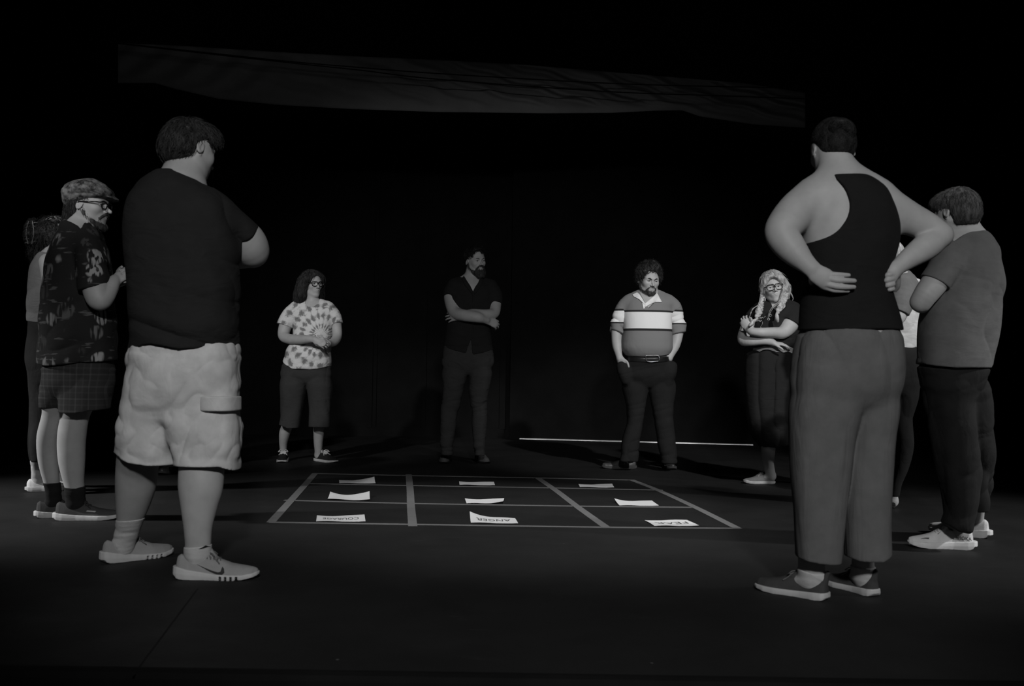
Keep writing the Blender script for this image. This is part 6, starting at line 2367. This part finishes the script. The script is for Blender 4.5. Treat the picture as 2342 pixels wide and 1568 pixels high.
def person_cap():
    bd = Body('person', 'person in a flat cap, printed shirt and plaid shorts, in profile at the left', 'person', 170, 1192, 5.2)
    put_shoe(bd, 'cushioned', (82, 1184), (212, 1176))
    lA = leg(bd, [(135, 900, 0, 40), (124, 945, .02, 26), (112, 1000, .03, 26), (111, 1050, .04, 22.5), (117, 1095, .05, 17.5), (121, 1115, .05, 16), (122, 1140, .05, 15)], .85)
    fB, sB, _ = put_shoe(bd, 'cushioned', (126, 1189), (268, 1186), length=.325)
    lB = leg(bd, [(180, 900, 0, 44), (172, 945, 0, 32), (164, 1000, 0, 31), (164, 1050, 0, 29), (168, 1095, 0, 23), (171, 1115, 0, 21), (172, 1148, 0, 19)], .8)
    torso = bd.loft([(500, 158, 204, .06, .0), (512, 146, 218, .09), (530, 138, 226, .12), (560, 126, 236, .15), (600, 114, 244, .165), (650, 105, 249, .17), (700, 100, 257, .17), (760, 95, 262, .17), (810, 92, 264, .165), (850, 92, 263, .165)], n=2.35)
    bd.fd.add(torso, .03, -.026)
    arm = bd.chain([(196, 548, -.08, 27), (206, 585, -.13, 26), (213, 630, -.16, 27), (221, 664, -.18, 30), (228, 684, -.19, 26), (242, 672, -.17, 22), (257, 650, -.14, 15.5), (262, 641, -.12, 13)])
    arm2 = bd.chain([(205, 548, .10, 26), (225, 600, .15, 27), (236, 652, .14, 24), (248, 662, .06, 20), (262, 646, .0, 14)])
    bd.fd.add(arm, .02).add(arm2, .02)
    bd.fine.append(hand(bd.fd, bd.pt(261, 642, -.11), (.80, .25, .6), (-.2, -.9, .3), (-.4, 0, 1), size=.17, curl=(.7, .9, .6)))
    bd.fine.append(hand(bd.fd, bd.pt(265, 647, -.02), (.7, -.2, .3), (.3, .9, .1), (-.3, 0, 1), size=.17, curl=(.7, .9, .6)))
    bd.fd.add(bd.chain([(184, 545, 0, 38), (188, 518, .0, 30), (194, 497, .0, 28), (200, 475, 0, 28)]), .04)
    bd.fd.add(bd.chain([(192, 555, -.08, 20), (186, 520, -.02, 24), (188, 525, .06, 22)]), .05)
    hd = Head(bd.pt(205, 470, 0), .243, 86, 3, 0)
    hd.build(bd.fd, .97, nose=1.06)
    a, b = hd.box(.16)
    bd.fine.append((a, b, .0028))
    bd.body(.005)
    hd.eyes(bd.root, bd.org)
    hd.brows(bd.root, bd.org, M['brown_hair'])
    glasses(hd, bd.root, bd.org, M['frame_black'], .10, .075)
    f = Field()
    f.add(hd.ell(0, -.10, .10, .33, .39, .32), .02)
    f.add(hd.ell(0, -.26, -.18, .24, .20, .26), .06)
    f.add(hd.ch([(0, -.36, -.25), (.02, -.44, -.48), (0, -.46, -.66)], [.14, .13, .07]), .05)
    f.sub(hd.ell(0, .40, -.16, .36, .38, .38), .03)
    f.sub(hd.ell(.34, .05, -.16, .13, .17, .22), .02).sub(hd.ell(-.34, .05, -.16, .13, .17, .22), .02)
    f.disp(.003, (40, 40, 20), 3)
    hd.hair(f, M['dark_hair'], bd.root, bd.org, .0035, strand=[dict(n=1500, length=.06, rad=.0009, lift=.002, seed=3, curl=.5, frizz=.004)])
    g = Field()
    g.add(hd.ch([(.30, -.02, -.08), (.26, .04, -.22), (.18, .18, -.37), (.06, .31, -.45), (-.06, .31, -.45), (-.18, .18, -.37), (-.26, .04, -.22), (-.30, -.02, -.08)], [.03, .05, .07, .08, .08, .07, .05, .03]), .02)
    g.add(hd.ch([(-.13, .31, -.28), (-.06, .385, -.195), (.06, .385, -.195), (.13, .31, -.28)], [.028, .026, .026, .028]), .012)
    g.sub(hd.ell(0, .43, -.25, .08, .10, .03), .01)
    g.disp(.003, (60, 60, 40), 3)
    hd.hair(g, M['beard'], bd.root, bd.org, .0028, name='beard', strand=[dict(n=600, length=.018, rad=.0008, lift=.0015, seed=3, frizz=.004)])
    # flat cap
    c = Field()
    c.add(hd.ell(0, -.12, .27, .37, .46, .265, rot=-4), .02)
    c.add(hd.ell(0, .15, .31, .31, .34, .15, rot=-15), .08)
    c.add(hd.ell(0, -.34, .10, .30, .17, .22), .08)
    c.cut(Fn(plane(hd.pt(0, -.30, -.08), -(hd.U * 1.0 - hd.Fw * -.0) + hd.Fw * .34)), .02)
    c.add(hd.ell(0, .36, .22, .27, .22, .028, rot=-14), .03)
    c.disp(.004, (14, 14, 14), 3).disp(.005, (6, 6, 26), 5, ridge=True)
    v, q = c.mesh(.0035)
    mesh_obj('flat_cap', v, q, M['tweed'], bd.root, bd.org)
    s = Field()
    s.add(torso, .02, .004)
    s.add(bd.chain([(190, 560, -.09, 26), (183, 524, -.03, 27), (188, 528, .07, 26)]), .05)
    s.add(Cut(bd.chain([(196, 548, -.08, 33), (206, 585, -.13, 36), (213, 630, -.16, 36), (218, 668, -.18, 35)]), plane(bd.pt(217, 661, -.17), (.12, 0, -1))), .02)
    s.add(Cut(bd.chain([(205, 548, .10, 30), (222, 600, .15, 31), (230, 655, .14, 28)]), plane(bd.pt(238, 645, .14), (.12, 0, -1))), .02)
    s.add(bd.chain([(160, 512, .0, 9), (176, 508, -.09, 8), (198, 518, -.10, 8), (212, 530, -.03, 8)], 4), .015)
    s.cut(bd.below([(120, 440), (150, 480), (160, 503), (180, 509), (198, 517), (208, 523), (216, 505), (225, 400)], 0, .1))
    s.cut(bd.above([(60, 828), (92, 832), (130, 838), (180, 834), (230, 828), (264, 824), (300, 820)]))
    s.sub(bd.loft([(824, 106, 250, .145), (880, 106, 250, .145)], n=2.3), .004)
    s.disp(.006, (5, 5, 3), 3, ridge=True, zhi=(bd.pt(180, 600)[2], bd.pt(180, 500)[2]))
    s.disp(.007, (4, 4, 12), 5, rotm('Y', 25), ridge=True)
    bd.part('shirt', s, M['print'], .0048)
    t = Field()
    hips = bd.loft([(815, 106, 254, .14), (850, 103, 257, .15), (885, 104, 256, .145), (915, 125, 235, .11)], n=2.4)
    l1 = bd.loft([(850, 112, 150, .08, .06), (885, 103, 160, .10, .05), (915, 104, 152, .10, .05), (950, 104, 150, .10, .05)], n=2.5, rd=.004)
    l2 = bd.loft([(850, 140, 240, .10, -.03), (885, 132, 256, .12, -.03), (915, 138, 252, .12, -.03), (960, 142, 248, .12, -.03)], n=2.5, rd=.004)
    t.add(hips, .02).add(l1, .01).add(l2, .01)
    bd.bottoms(t, torso, (180, 842), [lA, lB], .010, -.010)
    t.cut(bd.above([(90, 930), (104, 931), (136, 933), (141, 935), (146, 940), (200, 943), (222, 938), (249, 936), (270, 936)]))
    t.sub(bd.loft([(925, 158, 236, .10, -.03), (970, 158, 236, .10, -.03)]), .004)
    t.disp(.006, (7, 7, 5), 3, ridge=True)
    bd.part('shorts', t, M['plaid'], .0045)
    sock(bd, lA, [(121, 1110, .05, 18), (122, 1130, .05, 17), (122, 1148, .05, 17)], 'black_sock', [(90, 1112), (104, 1112), (140, 1105), (160, 1104)])
    sock(bd, lB, [(172, 1118, 0, 23), (172, 1135, 0, 22), (172, 1152, 0, 22)], 'black_sock', [(130, 1118), (146, 1119), (160, 1120), (193, 1112), (220, 1110)])
    bar = [(.150, .052), (.172, .050), (.192, .048)], [(.188, .042), (.168, .044), (.146, .046)]
    flat_mark('side_mark', [bar[0] + bar[1]], sB, -1, 'logo_white', fB)


def person_far_left():
    bd = Body('person', 'person with curly clipped-up hair and pale cropped top, half hidden behind the flat cap', 'person', 92, 1126, 6.25)
    put_shoe(bd, 'trainer', (60, 1124), (148, 1120), length=.26)
    leg_ = leg(bd, [(105, 860, 0, 34), (95, 950, 0, 24), (88, 1020, 0, 19), (86, 1050, 0, 14), (86, 1075, 0, 12), (87, 1095, 0, 12)], .85)
    put_shoe(bd, 'trainer', (96, 1115), (175, 1112), length=.26)
    lg2 = leg(bd, [(125, 860, .05, 34), (120, 950, .1, 24), (115, 1020, .15, 18), (118, 1060, .2, 12), (120, 1090, .2, 12)], .85)
    torso = bd.loft([(572, 100, 146, .06), (582, 90, 156, .09), (600, 78, 165, .11), (640, 69, 166, .115), (690, 67, 160, .115), (730, 66, 156, .11), (760, 70, 160, .12), (800, 66, 170, .135), (840, 67, 170, .13), (880, 80, 160, .11)], n=2.3)
    bd.fd.add(torso, .03, -.008)
    bd.fd.add(bd.chain([(110, 600, -.08, 19), (118, 650, -.12, 18), (128, 690, -.12, 15), (160, 700, -.08, 12), (185, 690, -.05, 8)]), .02)
    bd.fd.add(bd.chain([(110, 600, .10, 18), (125, 650, .14, 17), (135, 690, .12, 14), (165, 700, .05, 12), (188, 692, .0, 8)]), .02)
    bd.fine.append(hand(bd.fd, bd.pt(186, 690, -.05), (1, .2, .2), (0, -1, .1), (0, 0, 1), size=.165, curl=(.6, .7, .5)))
    bd.fine.append(hand(bd.fd, bd.pt(190, 692, .02), (1, -.2, .2), (0, 1, .1), (0, 0, 1), size=.165, curl=(.6, .7, .5)))
    bd.fd.add(bd.chain([(120, 600, 0, 26), (122, 575, 0, 18), (126, 555, 0, 17), (128, 540, 0, 17)]), .04)
    bd.fd.add(bd.chain([(112, 604, -.08, 14), (118, 585, 0, 15), (112, 604, .09, 14)]), .04)
    hd = Head(bd.pt(130, 534, 0), .222, 88, 6, 0)
    hd.build(bd.fd, .98)
    a, b = hd.box(.15)
    bd.fine.append((a, b, .003))
    bd.body(.006)
    hd.eyes(bd.root, bd.org)
    f = Field()
    f.add(hd.ell(0, -.10, .12, .35, .42, .36), .02)
    f.add(hd.ell(0, -.30, -.15, .28, .22, .32), .06)
    f.add(hd.ch([(.05, -.42, -.10), (.05, -.50, -.45), (.02, -.46, -.80), (0, -.44, -1.0)], [.18, .18, .15, .08]), .06)
    f.sub(hd.ell(0, .46, -.14, .30, .34, .40), .03)
    f.add(hd.ell(.3, -.05, 0, .10, .2, .25), .04).add(hd.ell(-.3, -.05, 0, .10, .2, .25), .04)
    f.disp(.014, (22, 22, 22), 3).disp(.006, (60, 60, 50), 5)
    hd.hair(f, M['dark_hair'], bd.root, bd.org, .004, strand=[dict(n=1600, length=.07, rad=.0011, lift=.003, seed=3, curl=1.2, frizz=.012), dict(n=500, length=.06, rad=.0008, lift=.005, seed=4, curl=1.6, frizz=.03)])
    # claw clip holding a twist of hair
    k = Field()
    c0 = bd.pt(78, 534, -.03)
    r = bd.m(1)
    k.add(Ell(c0, (17 * r, 17 * r, 32 * r)), .01)
    k.disp(.012, (30, 30, 30), 3).disp(.006, (70, 70, 70), 6)
    hd.hair(k, M['dark_hair'], bd.root, bd.org, .0035, name='hair_twist', strand=[dict(n=700, length=.05, rad=.0010, lift=.003, seed=3, curl=1.6, frizz=.02)])
    cl = []
    for sx in (-1, 1):
        for i in range(6):
            z = (i - 2.5) * 8.5 * r
            cl.append([c0 + np.array([sx * 3 * r, -17 * r, z]), c0 + np.array([sx * 11 * r, -15 * r, z + sx * 2 * r]), c0 + np.array([sx * 16 * r, -6 * r, z]), c0 + np.array([sx * 14 * r, 4 * r, z])])
        cl.append([c0 + np.array([sx * 4 * r, -18 * r, -26 * r]), c0 + np.array([sx * 8 * r, -19 * r, -8 * r]), c0 + np.array([sx * 8 * r, -19 * r, 8 * r]), c0 + np.array([sx * 4 * r, -18 * r, 26 * r])])
    V, Q = tubes([Chain(p, np.ones(4), 4).p for p in cl], .0038, 6, False)
    mesh_obj('claw_clip', V, Q, M['claw'], bd.root, bd.org)
    s = Field()
    s.add(torso, .02, .005)
    s.add(bd.chain([(112, 604, -.08, 16), (118, 588, 0, 16), (112, 604, .09, 16)]), .04)
    s.cut(bd.below([(60, 560), (95, 575), (120, 580), (150, 590), (200, 590)]))
    s.cut(bd.above([(40, 733), (66, 735), (100, 740), (200, 742)]))
    s.disp(.006, (4, 4, 8), 3, ridge=True)
    bd.part('crop_top', s, M['pale_top'], .005)
    t = Field()
    t.add(bd.loft([(738, 69, 158, .118), (760, 69, 160, .125), (800, 65, 171, .142), (840, 66, 172, .138), (885, 90, 150, .10)], n=2.3), .02)
    t.add(bd.loft([(820, 70, 130, .09), (880, 76, 128, .09), (950, 78, 118, .075), (1020, 70, 108, .065), (1056, 73, 100, .05)], n=2.2, rd=.01), .02)
    t.add(bd.loft([(820, 105, 165, .09, .06), (880, 100, 158, .09, .06), (950, 98, 142, .075, .10), (1020, 98, 136, .065, .15), (1062, 105, 132, .05, .2)], n=2.2, rd=.01), .01)
    bd.bottoms(t, torso, (110, 731), [leg_, lg2], .009)
    t.cut(bd.above([(40, 1056), (200, 1062)]))
    t.disp(.004, (5, 5, 8), 3, ridge=True)
    bd.part('trousers', t, M['black_trouser'], .005)
    sock(bd, leg_, [(86, 1058, 0, 16), (86, 1080, 0, 14.5), (87, 1100, 0, 14)], 'white_sock', [(60, 1054), (70, 1056), (95, 1060), (110, 1060)], .85)
    sock(bd, lg2, [(119, 1058, .2, 14), (120, 1078, .2, 13.5), (120, 1095, .2, 13)], 'white_sock', [(95, 1054), (140, 1060)], .85)


def person_behind_left():
    bd = Body('person', 'person in a pale top almost wholly hidden behind the one in cargo shorts', 'person', 375, 1082, 7.45)
    put_shoe(bd, 'casual', (404, 1076), (364, 1086), length=.29)
    lg1 = leg(bd, [(395, 870, 0, 26), (398, 950, 0, 20), (400, 1010, 0, 15), (401, 1050, 0, 11), (401, 1062, 0, 10)], .9)
    put_shoe(bd, 'casual', (330, 1072), (305, 1082), length=.29)
    lg2 = leg(bd, [(355, 870, 0, 26), (346, 950, 0, 20), (338, 1010, 0, 15), (334, 1050, 0, 11), (333, 1062, 0, 10)], .9)
    torso = bd.loft([(640, 356, 394, .05), (650, 342, 408, .09), (668, 330, 420, .115), (700, 328, 422, .12), (760, 332, 418, .12), (820, 328, 422, .12), (870, 332, 418, .12)], n=2.3)
    bd.fd.add(torso, .03, -.01)
    aL = bd.chain([(335, 668, 0, 15), (322, 690, 0, 15), (313, 708, -.02, 13), (330, 735, -.1, 11), (360, 745, -.16, 8)])
    aR = bd.chain([(415, 668, 0, 15), (426, 700, 0, 14), (428, 735, -.02, 12), (410, 752, -.1, 10), (380, 750, -.16, 8)])
    bd.fd.add(aL, .03).add(aR, .03)
    bd.fine.append(hand(bd.fd, bd.pt(358, 744, -.16), (1, -.1, 0), (0, -1, .2), (0, 0, 1), curl=(.5, .6, .4)))
    bd.fine.append(hand(bd.fd, bd.pt(382, 750, -.17), (-1, -.2, 0), (0, -1, -.2), (0, 0, 1), curl=(.5, .6, .4)))
    bd.fd.add(bd.chain([(375, 658, 0, 20), (375, 640, 0, 14), (375, 620, 0, 13), (375, 605, 0, 13)]), .04)
    hd = Head(bd.pt(376, 600, -.01), .23, 25, 6, 0)
    hd.build(bd.fd, 1.0)
    a, b = hd.box(.15)
    bd.fine.append((a, b, .0035))
    bd.body(.0065)
    hd.eyes(bd.root, bd.org)
    f = Field()
    f.add(hd.ell(0, -.09, .16, .345, .42, .37), .02)
    f.sub(hd.ell(0, .44, -.08, .30, .36, .42), .02)
    f.sub(hd.ell(0, -.2, -.50, .4, .4, .26), .02)
    hd.hair(f, M['dark_hair'], bd.root, bd.org, .0045, strand=[dict(n=700, length=.05, rad=.001, lift=.002, seed=3, curl=.3)])
    s = Field()
    s.add(torso, .02, .006)
    s.add(Cut(aL.grown(.012), plane(bd.pt(314, 722, -.02), (.1, -.2, -1))), .03)
    s.add(Cut(aR.grown(.010), plane(bd.pt(428, 716, 0), (.1, -.2, -1))), .03)
    s.cut(bd.below([(300, 600), (360, 645), (375, 652), (390, 645), (450, 600)], 0, .3))
    s.cut(bd.above([(280, 822), (460, 822)]))
    s.disp(.006, (5, 5, 10), 3, ridge=True)
    bd.part('shirt', s, M['white_top'], .006)
    t = Field()
    t.add(bd.loft([(815, 330, 420, .125), (850, 328, 422, .13), (890, 345, 405, .09)], n=2.3), .02)
    t.add(bd.loft([(850, 336, 372, .09), (890, 330, 376, .10), (950, 326, 366, .08), (1066, 320, 350, .065)], n=2.2, rd=.01), .02)
    t.add(bd.loft([(850, 380, 415, .09), (890, 377, 421, .10), (950, 378, 418, .08), (1066, 386, 416, .065)], n=2.2, rd=.01), .01)
    bd.bottoms(t, torso, (375, 825), [lg1, lg2], .012)
    bd.part('trousers', t, M['black_trouser'], .006)


def person_behind_right():
    bd = Body('person', 'person with fair hair, dark sleeves and white top, between the two turned backs', 'person', 2020, 1160, 6.2)
    put_shoe(bd, 'slipper', (2049, 1161), (1975, 1157), length=.25)
    lg = leg(bd, [(2060, 860, 0, 36), (2055, 950, 0, 25), (2060, 1020, 0, 20), (2046, 1100, 0, 14), (2040, 1130, 0, 12), (2040, 1145, 0, 12)], .85)
    put_shoe(bd, 'slipper', (1990, 1150), (1915, 1146), length=.25)
    lg2 = leg(bd, [(2030, 860, .05, 36), (2010, 950, .1, 25), (2005, 1020, .12, 20), (1995, 1100, .14, 14), (1984, 1130, .15, 12)], .85)
    torso = bd.loft([(622, 2015, 2085, .06), (634, 2005, 2096, .09), (655, 1998, 2102, .115), (700, 1994, 2104, .12), (760, 1992, 2104, .12), (800, 1990, 2104, .125), (850, 1990, 2107, .14)], n=2.3)
    bd.fd.add(torso, .03, -.008)
    arm = bd.chain([(2066, 655, -.09, 25), (2062, 685, -.14, 26), (2052, 712, -.16, 23), (2044, 730, -.17, 20), (2020, 742, -.16, 16), (1995, 735, -.12, 10), (1985, 730, -.1, 9)])
    arm2 = bd.chain([(2060, 655, .11, 24), (2050, 700, .15, 22), (2035, 735, .14, 18), (2005, 742, .08, 14), (1988, 735, .03, 9)])
    bd.fd.add(arm, .02).add(arm2, .02)
    bd.fine.append(hand(bd.fd, bd.pt(1986, 731, -.10), (-1, .2, .1), (0, -1, .1), (0, 0, 1), size=.165, curl=(.5, .6, .4)))
    bd.fine.append(hand(bd.fd, bd.pt(1990, 735, .02), (-1, -.2, .1), (0, 1, .1), (0, 0, 1), size=.165, curl=(.5, .6, .4)))
    bd.fd.add(bd.chain([(2050, 655, 0, 30), (2044, 632, 0, 20), (2034, 610, 0, 18), (2028, 595, 0, 18)]), .04)
    bd.fd.add(bd.chain([(2068, 656, -.09, 18), (2060, 636, 0, 20), (2064, 656, .10, 18)]), .04)
    hd = Head(bd.pt(2020, 588, 0), .225, -92, 4, 0)
    hd.build(bd.fd, .98)
    a, b = hd.box(.15)
    bd.fine.append((a, b, .003))
    bd.body(.0055)
    hd.eyes(bd.root, bd.org)
    f = Field()
    f.add(hd.ell(0, -.10, .14, .35, .41, .37), .02)
    f.add(hd.ch([(0, -.26, .05), (0, -.40, -.35), (.15, -.50, -.60), (.2, -.62, -.72)], [.25, .20, .18, .08]), .06)
    f.sub(hd.ell(0, .44, -.10, .33, .38, .42), .03)
    f.disp(.008, (40, 40, 14), 3)
    hd.hair(f, M['blond_hair'], bd.root, bd.org, .0035, strand=[dict(n=2400, length=.12, rad=.0012, lift=.002, seed=3, curl=.25, down=1.0), dict(n=500, length=.08, rad=.0009, lift=.004, seed=5, curl=1.0, frizz=.02, region=lambda l: l[:, 2] < -.4)])
    s = Field()
    s.add(torso, .02, .005)
    s.cut(bd.below([(1980, 610), (2030, 640), (2060, 632), (2100, 640), (2140, 640)]))
    s.cut(bd.above([(1970, 790), (2060, 802), (2080, 797), (2106, 795), (2140, 795)]))
    s.disp(.008, (6, 6, 8), 3, rotm('Y', -30), ridge=True)
    sh = bd.part('shirt', s, M['white_top'], .005)
    k = Field()
    k.add(Cut(arm.grown(.012), plane(bd.pt(2052, 712, -.16), (-.40, 0, -.92))), .02)
    k.add(Cut(bd.chain([(2076, 652, -.07, 24), (2068, 640, 0, 24), (2066, 652, .09, 24)]), plane(bd.pt(2060, 680, 0), (0, 0, -1))), .03)
    k.sub(bd.chain([(2045, 620, 0, 22), (2048, 634, 0, 22)]), .004)
    k.disp(.004, (8, 8, 20), 3, ridge=True)
    bd.part('sleeve', k, M['grey_tee'], .0045, parent=sh)
    k = Field()
    k.add(Cut(arm2.grown(.010), plane(bd.pt(2048, 705, .15), (-.40, 0, -.92))), .02)
    bd.part('sleeve', k, M['grey_tee'], .006, parent=sh)
    t = Field()
    t.add(bd.loft([(792, 1992, 2103, .128), (830, 1989, 2107, .142), (870, 1992, 2106, .14), (905, 2010, 2085, .11)], n=2.3), .02)
    t.add(bd.loft([(850, 2040, 2095, .10, -.01), (900, 2030, 2098, .11, -.01), (960, 2032, 2084, .085, -.01), (1020, 2038, 2087, .08, -.01), (1070, 2036, 2074, .07, -.01), (1110, 2030, 2058, .055, -.01), (1133, 2028, 2054, .05, -.01)], n=2.2, rd=.01), .02)
    t.add(bd.loft([(850, 1998, 2050, .10, .05), (900, 1995, 2050, .10, .06), (960, 1990, 2035, .08, .08), (1020, 1985, 2030, .075, .10), (1110, 1976, 2006, .055, .14), (1133, 1972, 1998, .05, .15)], n=2.2, rd=.01), .01)
    bd.bottoms(t, torso, (2050, 805), [lg, lg2], .009)
    t.cut(bd.above([(1950, 1131), (2100, 1134)]))
    t.disp(.004, (5, 5, 8), 3, ridge=True)
    bd.part('trousers', t, M['black_trouser'], .005)
    sock(bd, lg, [(2041, 1125, 0, 14), (2040, 1138, 0, 14), (2040, 1150, 0, 14)], 'white_sock', [(2000, 1120), (2080, 1120)], .85, rib=0)
    sock(bd, lg2, [(1983, 1122, 0, 14), (1983, 1138, 0, 14)], 'white_sock', [(1950, 1116), (2020, 1116)], .85, rib=0)


person_right()
person_cap()
person_far_left()
person_behind_left()
person_behind_right()
